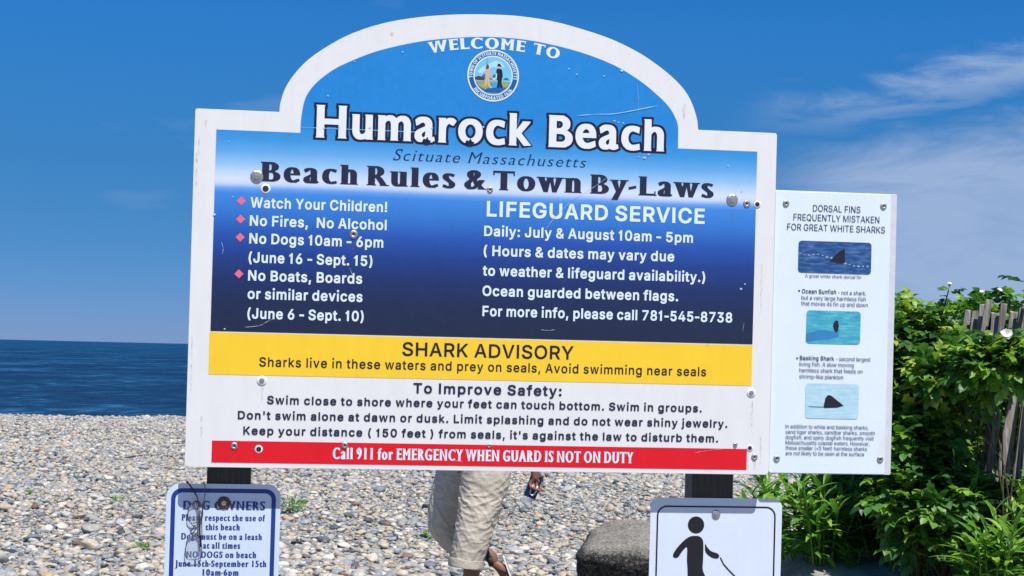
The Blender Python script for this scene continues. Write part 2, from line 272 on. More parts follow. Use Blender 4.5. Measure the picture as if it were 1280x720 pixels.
  'u': (805, ((154,85,120,152,104,235,104,745,223,745,223,272,230,222,250,172,278,138,315,114,375,99,428,101,488,121,529,152,560,195,572,228,581,278,581,742,585,746,700,745,701,2,586,2,585,131,550,75,502,31,455,7,385,-9,308,-6,248,10,192,44),)),
  'v': (764, ((319,2,36,745,165,745,332,285,382,120,430,278,598,742,602,746,728,745,445,2),)),
  'w': (1114, ((270,2,46,745,168,746,172,742,266,408,335,134,381,332,495,744,622,744,729,348,778,139,944,745,1069,745,844,2,723,2,627,335,558,602,390,2),)),
  'y': (764, ((94,-272,122,-169,192,-177,222,-170,245,-156,282,-105,319,-2,36,745,165,745,333,282,382,118,434,288,598,741,602,746,728,745,406,-102,370,-178,318,-239,258,-273,182,-286,125,-280),)),
 },
 'bold': {
  '!': (473, ((120,2,104,45,104,115,117,155,156,196,209,213,282,210,319,194,350,162,367,118,367,38,346,-8,309,-40,249,-53,192,-50,153,-32), (134,275,124,1025,142,1043,342,1042,346,1038,346,978,338,278,336,274),)),
  '&': (967, ((115,85,81,155,68,228,67,295,81,365,105,412,143,462,274,548,198,608,158,695,148,795,155,858,175,912,197,948,234,988,282,1020,339,1042,389,1051,459,1053,519,1046,589,1022,645,985,696,922,720,852,721,748,700,675,656,609,592,551,511,512,679,295,676,362,688,482,888,478,887,372,870,278,843,208,804,172,935,-12,726,-43,682,45,649,-7,556,-42,472,-57,352,-53,302,-42,226,-13,166,28), (299,199,329,167,349,154,396,138,432,134,509,155,549,176,582,178,376,417,304,322,288,292,278,255,288,218), (409,651,413,648,444,698,490,745,514,795,504,818,484,842,449,860,429,860,392,840,362,802,357,782,365,752),)),
  "'": (493, ((154,582,140,1038,352,1042,340,582),)),
  '(': (624, ((359,-232,260,-25,228,65,201,162,177,322,176,462,181,538,198,652,234,802,271,915,354,1102,536,1103,546,1065,468,845,421,685,395,548,385,392,395,275,421,155,546,-212,542,-216),)),
  ')': (624, ((79,-212,187,98,216,205,236,328,240,392,236,492,209,658,154,855,79,1082,86,1086,269,1103,347,932,406,745,434,612,446,498,448,382,447,322,433,215,400,75,360,-35,270,-232),)),
  ',': (456, ((76,-268,134,182,352,171,253,-275),)),
  '-': (646, ((62,327,61,522,66,524,585,518,583,328,579,326),)),
  '.': (456, ((121,-5,101,35,97,102,115,162,150,195,196,213,262,213,306,200,343,168,364,118,364,52,350,5,315,-32,276,-50,199,-50,149,-34),)),
  '0': (978, ((194,88,151,168,125,242,105,335,94,445,94,552,105,662,118,732,151,828,186,895,226,948,279,996,343,1032,412,1051,499,1057,576,1050,649,1026,716,986,786,908,833,818,867,702,884,548,881,395,860,265,828,168,783,88,708,8,636,-33,552,-54,452,-57,399,-50,346,-33,299,-10,250,25), (368,215,409,174,439,154,479,141,522,148,562,167,600,202,634,255,650,298,666,368,676,475,673,578,650,698,627,755,606,791,583,815,532,849,499,859,452,852,419,836,393,815,367,785,348,752,328,698,305,575,305,425,328,298,344,255),)),
  '1': (688, ((251,-42,250,732,246,733,106,646,81,835,242,936,299,1044,462,1044,466,1042,468,-38,466,-42),)),
  '3': (978, ((138,88,98,175,87,232,89,302,296,303,312,232,352,184,416,151,482,141,542,154,592,183,630,225,646,272,643,312,630,348,603,385,569,412,532,430,492,439,307,448,311,622,530,862,139,844,138,1042,817,1042,818,875,517,588,599,607,676,583,756,533,811,468,851,378,860,272,847,182,833,142,807,95,742,24,676,-16,602,-43,499,-57,392,-53,289,-26,199,24),)),
  '4': (978, ((79,167,79,335,488,1038,496,1042,686,1021,684,1008,296,345,552,365,554,665,759,666,762,368,889,363,898,338,896,165,762,158,760,-42,554,-42,549,163),)),
  '5': (978, ((169,86,131,162,122,293,322,301,344,222,369,187,432,151,486,141,542,157,572,174,596,195,626,242,643,302,640,355,620,405,580,455,532,486,489,499,452,499,386,483,316,440,133,462,188,1038,806,1042,806,844,389,843,360,678,416,692,479,700,552,696,606,686,669,660,712,633,761,588,790,552,829,478,847,415,855,362,855,282,846,222,829,165,797,102,736,31,672,-13,586,-46,502,-57,402,-53,313,-28,229,22),)),
  '6': (978, ((194,82,168,125,142,188,131,235,124,308,128,375,137,425,180,538,258,668,502,1041,712,1043,713,982,456,658,579,657,652,636,686,622,759,568,790,528,823,472,840,418,851,358,847,232,819,138,767,58,702,1,619,-40,529,-57,416,-53,339,-32,249,21), (365,208,389,181,416,160,466,141,522,144,552,156,579,176,620,225,634,252,643,292,643,325,634,365,620,395,600,422,556,457,502,476,469,476,442,469,392,439,352,388,335,335,338,268),)),
  '7': (978, ((197,-22,639,858,126,844,125,1042,852,1042,854,858,410,-38,406,-42),)),
  '8': (978, ((152,89,118,155,112,185,103,228,104,318,122,388,151,445,196,498,233,525,181,585,158,632,144,675,138,752,145,815,148,835,174,898,220,958,252,985,309,1020,379,1046,459,1057,546,1054,619,1040,689,1009,736,975,773,938,809,885,834,808,837,715,827,658,810,612,787,575,774,555,742,525,768,508,810,465,848,405,870,335,875,268,870,205,867,182,843,118,784,42,709,-10,622,-43,516,-57,409,-53,309,-28,212,26), (338,205,376,171,436,147,509,141,562,154,618,185,634,202,649,228,660,265,660,292,649,322,626,358,589,389,556,406,482,419,419,403,362,369,342,347,324,315,315,285,315,262,324,228), (361,688,412,638,459,618,479,614,536,621,566,637,603,675,623,715,626,755,620,775,606,798,552,846,522,856,469,859,432,850,387,822,361,778,352,755,353,712),)),
  ':': (456, ((121,-5,101,35,97,102,115,162,150,195,196,213,262,213,306,200,343,168,364,118,364,52,350,5,315,-32,276,-50,199,-50,149,-34), (118,538,101,575,97,642,112,695,143,732,199,754,269,753,312,737,347,702,364,655,364,588,348,542,315,508,266,490,192,490,156,503),)),
  'A': (1030, ((37,-25,395,1025,412,1043,626,1043,994,-25,779,-42,676,236,352,234,252,-41), (391,422,637,422,565,582,512,874,473,618),)),
  'B': (984, ((118,-42,118,1038,166,1042,556,1043,646,1030,719,1003,784,958,830,902,863,815,870,718,860,642,827,572,778,525,805,508,854,458,887,402,904,342,906,228,900,178,876,115,839,60,782,14,722,-15,656,-33,559,-44), (334,158,569,157,612,167,642,180,677,215,696,258,696,285,676,335,632,379,572,406,336,409), (333,608,519,604,562,614,596,630,638,672,654,702,659,742,646,774,602,823,562,839,519,843,336,842),)),
  'C': (1090, ((175,142,125,235,94,335,81,435,80,545,87,625,112,728,155,825,204,895,264,955,342,1007,436,1042,532,1057,632,1054,712,1040,802,1003,875,955,937,888,976,825,1004,755,1012,650,809,641,781,728,750,772,709,809,666,832,579,852,496,840,449,820,409,793,365,748,339,708,314,652,298,592,291,532,291,462,312,352,334,298,362,255,427,192,459,174,516,154,589,148,636,157,679,174,719,198,754,232,784,278,809,359,1012,353,1010,268,989,205,964,152,926,96,849,24,756,-26,646,-53,526,-57,422,-39,332,-3,246,58),)),
  'D': (1074, ((118,-42,118,1038,566,1040,632,1029,702,1009,786,966,863,902,924,818,964,725,987,622,994,472,987,378,956,255,904,152,848,88,792,41,726,4,639,-26,526,-43), (334,158,509,157,606,180,646,200,686,230,717,265,747,315,767,368,783,455,783,548,770,625,751,678,716,737,679,777,622,813,572,832,516,842,331,838),)),
  'E': (910, ((118,-42,118,1038,816,1042,820,862,802,843,331,838,336,606,746,602,785,598,782,407,336,404,331,162,822,156,824,-42),)),
  'F': (893, ((118,-42,118,1038,809,1042,814,862,796,843,331,838,332,594,766,590,768,425,764,392,334,388,330,-42),)),
  'G': (1110, ((174,142,130,222,98,318,81,435,80,545,91,645,111,728,154,825,208,902,259,953,339,1007,422,1040,526,1057,639,1053,719,1036,789,1009,869,957,914,915,973,832,1000,772,1015,652,807,642,774,732,744,772,696,813,649,836,572,852,502,842,446,820,406,793,375,762,341,712,314,652,299,592,291,532,291,462,301,392,321,328,351,272,386,228,432,190,486,164,536,151,589,148,672,168,712,190,746,218,790,282,810,345,559,348,559,546,1022,546,1026,525,1027,362,1010,248,974,158,920,82,841,15,752,-29,652,-53,526,-57,422,-39,326,0,246,57),)),
  'H': (1103, ((118,-42,119,1040,324,1042,331,1018,333,975,336,612,766,611,771,1025,789,1043,982,1042,984,-42,772,-42,766,412,336,411,330,-42),)),
  'I': (457, ((121,-42,120,1038,122,1042,332,1044,336,1042,338,-38,336,-42),)),
  'J': (866, ((119,75,88,135,71,205,66,252,69,383,279,380,281,258,294,215,322,176,359,154,402,141,439,148,479,167,509,195,524,225,533,268,534,1025,552,1043,746,1042,748,248,734,158,697,78,656,27,586,-20,512,-47,426,-57,332,-53,246,-28,182,8),)),
  'K': (1004, ((118,-42,119,1040,319,1043,330,1025,302,511,358,632,722,1040,952,1013,560,562,958,-15,739,-42,429,449,332,295,330,-42),)),
  'L': (860, ((118,-42,117,1025,136,1043,326,1043,330,1042,331,162,796,156,798,-38,796,-42),)),
  'N': (1116, ((118,-42,119,1040,351,1038,782,344,783,1008,788,1042,996,1042,996,-42,764,-38,401,548,292,810,334,595,334,-38,332,-42),)),
  'O': (1135, ((178,138,127,232,94,335,81,435,80,545,87,625,112,728,152,818,204,895,266,956,349,1010,436,1042,532,1057,642,1053,732,1033,812,996,879,950,944,882,1006,775,1040,668,1055,562,1054,415,1033,298,991,192,926,95,845,22,739,-32,639,-54,526,-57,422,-39,332,-2,243,62), (361,258,417,202,469,170,532,151,586,148,652,164,706,191,754,232,787,272,814,325,836,402,846,495,840,582,824,648,797,708,750,772,706,809,659,833,602,849,559,852,516,846,466,828,422,803,376,761,351,728,321,672,305,622,291,538,291,468,298,412,314,345,331,305),)),
  'R': (970, ((118,-42,118,1038,162,1042,546,1043,659,1026,732,996,779,963,811,932,836,902,866,845,891,745,891,638,873,555,829,469,762,408,701,388,921,-18,916,-22,699,-42,487,345,336,343,330,-42), (333,548,546,548,606,567,632,584,664,625,677,678,676,718,660,768,642,792,612,816,556,839,522,843,334,842),)),
  'S': (965, ((125,95,88,178,78,228,78,308,82,311,289,310,308,232,336,195,379,164,439,144,512,141,566,154,619,182,659,222,673,248,679,275,660,318,636,340,599,362,326,447,226,496,161,552,124,608,104,685,104,768,121,852,144,895,176,938,246,996,336,1037,446,1056,569,1053,666,1029,742,990,799,941,846,874,867,818,872,704,669,699,644,782,626,805,602,823,546,849,482,857,409,843,366,823,352,812,325,775,315,735,341,685,372,660,449,627,688,555,762,516,830,458,873,388,890,292,881,182,843,95,782,27,702,-22,599,-53,499,-61,369,-53,272,-25,189,24),)),
  'T': (969, ((378,-42,377,838,66,844,65,1042,902,1042,902,844,592,838,592,-38,589,-42),)),
  'U': (1104, ((186,106,138,198,120,292,119,1040,324,1042,331,1018,331,342,338,302,351,268,385,218,436,176,486,154,562,144,626,157,682,185,734,235,754,268,767,305,771,335,771,1025,789,1043,982,1042,984,282,959,178,904,85,831,18,739,-30,629,-56,516,-60,402,-42,319,-10,236,48),)),
  'V': (1030, ((402,-41,37,1025,229,1043,254,1028,464,422,519,128,575,432,774,1025,796,1043,989,1027,984,998,634,-38,629,-42),)),
  'W': (1436, ((306,-41,38,1018,39,1031,229,1043,249,1028,420,348,422,149,448,425,604,1042,832,1041,1003,362,1012,160,1018,358,1184,1025,1206,1043,1399,1029,1128,-42,896,-41,719,639,539,-42),)),
  'Y': (1014, ((401,-42,400,385,43,1018,256,1042,262,1039,470,685,509,541,557,702,755,1042,969,1020,950,978,615,385,614,-42),)),
  'a': (852, ((102,52,68,125,61,242,77,322,97,355,128,392,189,430,269,456,522,497,541,512,526,555,502,582,479,596,442,606,392,602,356,589,316,563,262,497,89,544,100,632,129,677,179,727,242,764,309,786,376,798,439,800,526,790,592,769,656,732,694,692,717,655,737,605,747,552,747,-42,549,-44,546,-7,519,-26,462,-50,379,-60,292,-57,222,-40,172,-12,146,4), (285,172,316,147,362,134,429,140,476,164,511,198,536,245,541,305,376,283,322,267,298,252,270,212,271,198),)),
  'b': (921, ((104,-42,103,1008,108,1042,306,1043,310,1042,311,745,376,783,422,794,499,800,569,793,629,776,676,753,719,723,772,667,823,572,840,512,852,445,851,285,823,168,787,95,727,22,645,-32,589,-50,536,-59,459,-60,399,-50,372,-40,309,0,306,-42,302,-44), (357,202,386,171,419,150,456,138,499,138,552,160,588,192,610,225,630,272,643,332,644,395,637,448,623,492,600,535,576,563,539,589,489,603,436,597,386,570,362,548,344,522,318,452,308,358,324,265),)),
  'c': (865, ((138,98,102,168,81,235,67,328,67,408,78,492,102,572,135,635,172,684,226,732,296,773,366,793,442,800,512,797,589,779,649,753,706,712,764,642,792,520,666,475,606,473,577,535,544,572,519,589,466,603,429,602,396,592,362,572,318,522,294,475,278,402,278,338,289,282,314,222,349,180,380,155,412,140,442,135,479,138,509,147,541,165,584,212,612,271,795,228,777,122,733,55,676,4,602,-36,516,-57,419,-60,319,-42,249,-10,192,34),)),
  'd': (921, ((145,82,91,192,74,265,67,328,67,412,78,495,98,568,131,638,189,712,259,762,332,790,419,800,509,793,579,767,616,741,612,1042,816,1042,817,-42,619,-43,615,-42,616,0,536,-46,459,-60,362,-56,272,-30,196,21), (327,202,359,168,389,150,426,138,466,138,499,148,536,170,559,192,580,225,600,275,610,322,613,392,606,442,591,495,570,535,546,563,492,596,459,603,402,596,342,559,308,508,284,442,278,345,294,265),)),
  'e': (881, ((137,98,101,168,78,245,67,328,67,408,74,468,91,542,128,625,166,678,229,736,286,769,349,790,442,800,529,793,592,775,652,745,706,705,764,628,797,548,814,462,815,292,286,289,284,285,309,222,339,184,372,158,396,147,449,134,516,144,549,160,581,188,619,249,798,205,778,95,736,42,686,0,606,-39,529,-57,426,-60,339,-46,259,-15,186,38), (288,475,592,477,595,482,574,532,529,579,496,596,446,606,389,593,346,566,309,525),)),
  'f': (586, ((158,-42,157,595,156,599,16,600,13,762,18,782,22,790,156,793,158,865,172,945,207,1005,262,1050,319,1073,379,1084,469,1083,552,1068,562,1028,524,878,432,887,409,883,385,865,367,832,369,793,533,788,535,605,368,595,366,-42),)),
  'g': (923, ((119,-192,107,-115,249,-44,256,-43,332,-106,382,-135,436,-147,482,-146,516,-137,549,-120,586,-88,603,-58,613,-2,612,19,536,-22,462,-34,376,-33,282,-10,219,25,144,98,111,155,88,215,71,295,67,372,71,455,85,528,111,598,138,648,194,715,232,743,262,763,349,793,422,800,509,793,565,775,616,744,619,789,817,788,821,-25,810,-118,774,-205,716,-267,629,-313,522,-337,419,-340,319,-327,236,-295,172,-253), (314,235,346,199,376,178,412,164,442,160,479,164,522,180,549,200,576,232,597,272,609,318,613,385,610,435,594,492,577,525,546,564,526,579,469,602,409,599,362,576,318,525,289,462,277,392,285,305),)),
  'h': (893, ((104,-42,103,1008,108,1042,306,1043,310,1038,286,726,326,759,399,790,482,800,569,793,616,780,669,753,724,705,758,648,780,578,788,512,788,-38,786,-42,582,-42,577,498,560,542,532,573,499,593,456,602,429,599,369,569,338,535,318,495,311,458,310,-42),)),
  'i': (415, ((104,-42,103,735,108,768,309,769,311,-38,309,-42), (94,952,81,1002,84,1065,111,1112,146,1133,196,1142,266,1136,299,1116,328,1078,335,1035,329,962,302,925,272,907,226,897,162,900,123,918),)),
  'j': (415, ((-18,-321,-19,-128,59,-123,90,-98,103,-68,103,735,108,768,309,769,311,-82,304,-145,286,-198,266,-235,209,-289,165,-308,119,-320), (99,943,84,975,81,1045,95,1092,132,1129,189,1143,252,1140,292,1122,323,1088,335,1025,330,968,313,938,276,908,236,897,176,897,139,908),)),
  'k': (835, ((104,-42,103,1008,108,1042,306,1043,310,1042,309,520,569,787,780,758,474,422,807,-15,589,-44,342,314,311,242,310,-42),)),
  'l': (393, ((91,-42,90,1038,92,1042,296,1044,300,1042,301,-38,299,-42),)),
  'm': (1285, ((104,-42,106,789,306,789,299,742,312,755,382,790,462,803,546,796,612,770,672,709,720,752,789,786,859,801,942,801,1016,785,1072,756,1136,692,1167,622,1181,548,1180,-42,975,-42,974,495,969,532,956,558,942,573,912,593,872,605,842,602,799,580,770,552,748,502,746,-42,541,-42,536,525,526,548,501,578,472,597,446,605,416,602,377,585,345,558,317,512,311,478,310,-42),)),
  'n': (892, ((104,-42,105,788,302,788,296,737,342,767,399,790,482,800,549,796,616,780,669,753,716,712,746,668,770,615,784,558,788,512,787,-42,582,-42,580,485,560,542,539,567,499,593,462,602,429,599,382,580,349,550,318,495,311,458,310,-42),)),
  'o': (903, ((138,98,102,168,81,235,67,328,67,408,78,492,102,572,135,635,172,684,226,732,296,773,366,793,442,800,512,797,589,779,659,745,701,715,759,651,802,572,830,468,837,375,830,275,813,198,776,115,733,55,666,-3,602,-35,516,-57,419,-60,319,-42,249,-10,192,34), (325,202,352,174,389,150,426,138,459,135,492,141,535,162,562,183,590,222,611,265,624,318,623,422,604,492,586,525,565,552,516,590,479,601,419,600,393,592,362,573,331,545,301,492,285,442,277,355,291,272),)),
  'p': (921, ((104,-322,105,788,306,789,306,741,396,790,472,799,552,796,646,770,722,722,774,665,811,598,836,528,854,418,854,322,840,225,812,142,764,62,724,22,702,1,619,-42,526,-60,429,-57,360,-35,309,-4,310,-322), (357,202,386,171,419,150,456,138,499,138,552,160,588,192,610,225,630,272,643,332,644,395,637,448,623,492,600,535,576,563,539,589,489,603,436,597,386,570,362,548,344,522,318,452,308,358,324,265),)),
  'r': (597, ((104,-42,105,788,302,789,309,755,346,779,436,800,562,796,562,592,426,592,389,580,366,566,339,541,324,518,311,468,310,-42),)),
  's': (805, ((114,58,81,128,76,220,256,252,291,185,319,159,366,138,399,133,452,141,472,150,492,162,527,202,504,235,466,256,252,311,189,344,147,378,111,428,93,512,98,605,128,675,166,719,219,756,292,785,349,796,426,800,499,793,552,779,618,745,664,702,706,635,719,540,546,503,494,575,472,592,426,609,396,609,356,596,322,573,301,545,337,505,372,487,576,435,636,406,686,368,726,302,738,212,729,128,696,62,656,18,582,-27,512,-50,432,-60,329,-57,242,-36,176,-2),)),
  't': (534, ((164,38,141,82,127,152,127,595,126,599,16,600,14,765,22,790,127,795,128,948,132,969,329,970,333,968,338,792,482,790,488,755,486,600,339,599,335,595,338,175,362,147,382,141,476,148,504,-28,412,-50,296,-46,226,-20,192,6),)),
  'u': (893, ((161,52,121,132,104,225,105,788,310,788,315,252,334,202,356,175,382,157,439,143,456,144,512,167,538,188,556,212,574,248,581,285,581,772,599,790,786,789,787,-42,589,-42,596,10,572,-10,519,-36,439,-53,336,-50,269,-32,236,-13,202,8),)),
  'v': (852, ((322,-42,39,772,250,788,417,305,426,157,433,295,602,775,616,790,812,773,530,-42),)),
  'w': (1202, ((272,-41,49,776,242,790,259,772,353,418,379,158,382,342,498,788,706,789,709,784,817,358,822,163,946,788,1155,775,929,-42,729,-42,724,-38,628,322,602,586,476,-42),)),
  'y': (852, ((95,-302,129,-126,229,-133,242,-127,287,-75,321,-2,39,772,250,788,420,295,426,148,435,302,609,787,812,772,496,-108,452,-208,394,-278,322,-317,216,-329,152,-323),)),
 },
 'medium': {
  ',': (420, ((78,-254,133,162,318,159,218,-255),)),
  'A': (994, ((36,-15,396,1015,408,1026,591,1026,958,-15,778,-24,674,253,318,253,218,-23), (356,412,636,412,564,588,494,881,435,615),)),
  'B': (948, ((118,-23,118,1022,534,1026,621,1013,691,986,751,944,794,891,828,802,834,722,824,649,791,583,743,538,720,525,771,495,816,452,852,392,868,332,873,252,865,188,841,125,808,76,754,31,694,1,634,-15,548,-26), (297,142,558,140,604,150,634,164,675,202,696,248,696,292,676,345,624,396,561,423,524,428,298,426), (298,590,508,587,554,597,594,617,636,658,655,698,659,745,646,785,606,832,551,856,504,861,298,859),)),
  'D': (1038, ((118,-23,118,1022,544,1022,674,992,758,949,830,888,888,808,928,718,952,615,958,462,951,382,919,258,868,162,820,105,764,58,698,20,614,-9,504,-26), (297,142,498,140,598,164,638,184,681,216,711,248,746,305,766,358,782,448,783,555,769,632,751,684,712,752,674,792,618,829,561,850,504,860,297,858),)),
  'H': (1067, ((118,-23,118,1022,288,1026,292,1018,301,594,764,593,769,595,770,1012,784,1026,948,1023,948,-24,770,-22,769,428,764,430,300,428,296,-22),)),
  'I': (422, ((121,-23,120,1022,298,1026,302,-22),)),
  'K': (968, ((118,-23,118,1022,288,1026,295,1012,278,496,353,618,718,1021,921,1006,526,562,926,-8,734,-23,411,460,296,305,296,-22),)),
  'O': (1099, ((177,148,126,238,94,342,80,438,80,552,87,618,113,725,151,808,204,885,258,939,341,993,431,1026,521,1039,618,1036,708,1015,784,980,851,932,911,868,968,772,1005,662,1018,565,1018,422,998,312,956,202,896,112,814,37,714,-14,618,-36,511,-39,414,-22,324,14,238,77), (330,242,388,185,441,154,514,133,568,130,644,147,698,174,754,221,783,258,812,315,836,392,846,495,839,588,822,658,796,718,744,788,698,826,644,852,591,867,538,870,491,863,438,845,388,816,344,775,316,738,287,682,270,628,256,542,255,475,263,405,277,345,299,292),)),
  'R': (934, ((118,-23,118,1022,524,1026,631,1009,704,979,748,950,778,920,801,892,829,842,855,738,855,645,838,565,795,482,731,424,667,395,887,-12,698,-24,486,362,318,363,297,358,296,-22), (298,530,534,530,594,548,627,568,649,592,662,615,677,675,676,722,669,755,643,802,604,834,548,856,511,861,298,859),)),
  'S': (929, ((122,108,87,192,77,238,81,293,254,292,274,218,311,174,351,147,414,127,491,123,558,137,614,166,659,212,672,238,679,278,670,312,658,330,631,356,601,373,318,464,218,514,158,566,122,622,103,692,103,758,120,842,140,882,173,925,238,980,324,1019,438,1039,544,1035,638,1012,714,972,766,928,809,868,832,808,834,719,668,717,642,795,601,837,534,866,468,874,381,860,324,830,307,812,287,778,278,732,297,685,311,668,344,644,428,608,581,566,664,537,734,500,794,448,838,378,854,295,845,188,810,108,748,40,678,-3,574,-36,481,-43,358,-36,268,-9,188,37),)),
  'V': (994, ((400,-22,37,1015,201,1025,218,1015,428,415,501,120,577,435,774,1012,788,1025,956,1015,598,-22),)),
  'Y': (978, ((401,-23,400,395,39,1008,228,1023,438,672,491,531,554,692,751,1023,938,1010,579,395,578,-22),)),
  'a': (816, ((100,65,67,135,60,238,76,312,93,342,124,377,181,413,248,436,518,480,540,505,539,532,526,565,500,595,471,613,431,623,364,620,328,606,288,580,234,514,91,554,85,558,98,622,126,665,174,712,231,746,298,769,364,780,418,783,501,772,571,749,621,720,661,678,682,645,701,598,712,545,711,-24,548,-26,544,30,491,-10,434,-32,364,-42,281,-39,214,-22,161,7,141,19), (249,162,264,144,288,130,338,117,411,121,468,146,509,185,536,235,540,328,348,300,298,285,274,273,246,245,233,215,236,188),)),
  'c': (829, ((137,108,101,178,80,242,67,332,67,405,77,485,101,562,134,625,169,672,218,715,281,753,361,776,428,782,491,779,568,760,621,736,674,698,729,632,758,530,648,494,604,490,572,552,538,588,511,605,451,621,404,620,365,608,328,585,287,538,263,492,244,412,242,342,253,275,274,220,311,170,351,138,384,124,424,117,468,120,498,129,538,150,583,202,608,254,761,216,739,125,701,69,648,20,578,-17,491,-39,404,-42,314,-26,241,8,188,48),)),
  'd': (885, ((143,92,113,145,90,202,73,272,67,335,67,408,77,488,97,558,130,628,188,700,248,743,324,773,404,781,484,775,551,750,612,698,610,1022,779,1025,781,-23,618,-26,614,46,561,-2,508,-29,438,-42,351,-39,254,-6,191,37), (294,188,325,155,364,131,404,120,454,120,491,131,524,150,555,178,578,212,599,265,609,315,613,395,606,448,592,498,569,545,544,575,508,602,448,621,374,613,324,586,301,564,276,528,250,455,242,398,242,345,260,255),)),
  'e': (845, ((134,112,100,178,77,252,67,332,67,405,73,462,92,538,127,615,163,665,221,720,271,749,338,773,424,781,504,775,564,759,624,729,674,690,729,618,761,542,779,455,779,308,244,305,253,258,273,212,294,185,341,143,388,124,424,117,461,117,508,127,538,140,582,182,611,231,764,194,742,105,704,56,654,15,584,-20,504,-39,411,-42,328,-29,254,0,181,54), (245,462,602,462,585,518,546,575,521,596,491,612,428,623,358,609,301,569,273,532),)),
  'f': (550, ((158,-23,157,615,15,618,13,758,21,773,156,775,159,875,171,934,205,992,254,1033,308,1055,361,1066,444,1066,514,1052,522,1045,526,1022,491,896,414,904,381,900,353,882,333,842,334,774,496,772,499,622,334,615,332,-22),)),
  'g': (887, ((116,-178,104,-125,231,-58,298,-120,358,-154,414,-164,468,-163,501,-156,554,-130,584,-101,602,-68,613,-8,611,63,568,24,508,-5,444,-16,368,-16,261,14,208,44,143,108,109,165,87,222,70,302,67,358,70,448,83,518,109,588,137,638,191,702,244,740,338,776,404,782,484,776,541,756,591,722,614,695,618,770,781,771,785,-22,773,-115,740,-192,683,-252,601,-296,498,-319,404,-322,308,-309,231,-280,168,-238), (284,218,311,187,348,161,384,147,434,143,471,147,514,163,544,185,576,222,596,265,609,315,614,402,609,442,595,495,572,542,541,579,514,599,458,620,384,616,332,592,286,542,253,468,242,395,250,298,261,262),)),
  'h': (857, ((104,-23,103,1008,111,1026,271,1026,258,649,267,698,321,744,391,773,468,781,544,775,631,743,688,694,723,638,745,572,753,508,753,-22,580,-22,580,482,576,512,558,555,531,587,494,609,444,621,401,616,351,595,316,565,283,505,275,455,275,-22),)),
  'i': (379, ((104,-23,106,748,111,753,271,753,275,-22), (94,962,82,1005,84,1055,106,1095,138,1115,181,1124,238,1119,268,1100,292,1068,299,1032,293,972,268,938,238,921,204,914,151,918,118,935),)),
  'k': (799, ((104,-23,103,1008,111,1026,271,1026,274,474,564,769,749,752,443,422,775,-8,584,-25,324,328,276,255,275,-22),)),
  'l': (357, ((91,-23,90,1022,261,1026,266,-22),)),
  'm': (1249, ((104,-23,106,772,268,771,261,695,305,738,371,772,444,785,521,779,584,752,634,705,651,636,664,688,714,736,779,768,824,779,924,783,991,767,1048,736,1102,678,1132,615,1145,545,1144,-24,973,-22,973,502,969,538,958,565,941,587,901,612,858,623,818,620,768,597,736,565,716,525,710,408,709,-25,539,-22,536,535,525,562,498,593,468,612,428,623,391,620,344,600,311,571,283,522,275,475,275,-22),)),
  'n': (856, ((104,-23,105,768,268,770,261,689,292,722,334,750,391,773,441,779,524,779,594,760,641,736,684,697,712,658,734,608,748,552,753,508,751,-24,580,-22,580,482,576,512,558,555,531,587,494,609,444,621,401,616,351,595,316,565,283,505,275,455,275,-22),)),
  'o': (867, ((137,108,101,178,80,242,67,332,67,405,77,485,101,562,134,625,169,672,218,715,281,753,361,776,428,782,491,779,561,762,631,729,668,702,726,638,766,565,795,462,802,375,795,282,779,208,741,125,703,72,638,14,578,-17,491,-39,404,-42,314,-26,241,8,188,48), (293,188,322,158,361,133,404,120,441,117,481,123,528,144,558,169,586,205,609,255,622,305,626,345,623,428,605,495,585,535,565,562,521,600,464,619,388,616,364,609,328,586,283,535,250,452,242,355,256,265,274,218),)),
  'p': (885, ((104,-303,103,768,271,770,271,697,314,736,388,773,468,782,514,780,571,770,618,753,688,710,738,655,775,592,802,518,818,415,818,325,805,235,776,148,726,68,704,47,671,17,591,-25,504,-42,418,-39,348,-16,302,15,274,43,275,-302), (326,185,356,155,394,131,431,120,481,119,511,126,551,148,585,178,609,215,629,262,642,325,644,398,636,455,623,498,599,545,571,578,531,606,474,621,438,621,404,613,351,583,329,562,310,532,283,462,273,358,290,255),)),
  'r': (561, ((104,-23,103,768,268,771,271,715,341,763,424,783,524,780,528,612,414,613,364,599,326,575,304,552,287,522,275,472,275,-22),)),
  's': (769, ((112,72,80,135,74,206,224,234,256,175,291,140,338,120,378,116,444,124,484,144,512,172,526,202,508,242,488,259,448,276,241,330,181,360,142,395,111,438,93,515,97,595,123,658,161,703,211,739,278,766,338,779,404,783,474,775,524,762,588,730,629,692,668,632,675,615,684,552,538,520,493,588,467,608,414,626,374,627,328,614,291,589,270,558,266,542,278,515,314,485,354,467,548,419,608,390,651,355,691,291,703,208,693,135,663,75,621,30,554,-10,488,-32,411,-42,318,-39,228,-16,171,14),)),
  't': (498, ((161,52,140,92,127,158,127,615,15,618,13,755,21,773,126,775,131,951,294,952,300,775,444,773,452,755,450,618,299,615,303,165,318,143,341,128,368,123,441,131,469,-12,394,-32,284,-27,218,-3,188,20),)),
  'u': (857, ((156,68,120,142,103,232,104,770,275,768,275,278,280,238,300,188,326,158,354,140,404,126,448,127,501,148,536,175,562,212,572,235,580,282,580,758,594,773,751,770,751,-24,588,-24,594,53,544,7,491,-19,414,-36,328,-32,261,-15,211,14),)),
  'v': (816, ((319,-22,39,762,216,768,382,295,408,133,433,292,600,762,611,773,777,762,496,-22),)),
  'w': (1166, ((271,-23,48,762,211,773,222,762,316,422,361,147,383,345,496,768,673,768,779,362,804,150,944,768,1119,762,894,-24,723,-22,627,328,584,591,442,-22),)),
  'y': (816, ((95,-288,125,-145,214,-150,248,-135,284,-88,320,-2,39,762,216,768,385,288,408,132,436,302,603,765,608,772,777,762,458,-108,419,-195,364,-262,294,-299,198,-311,144,-306),)),
 },
 'fat': {
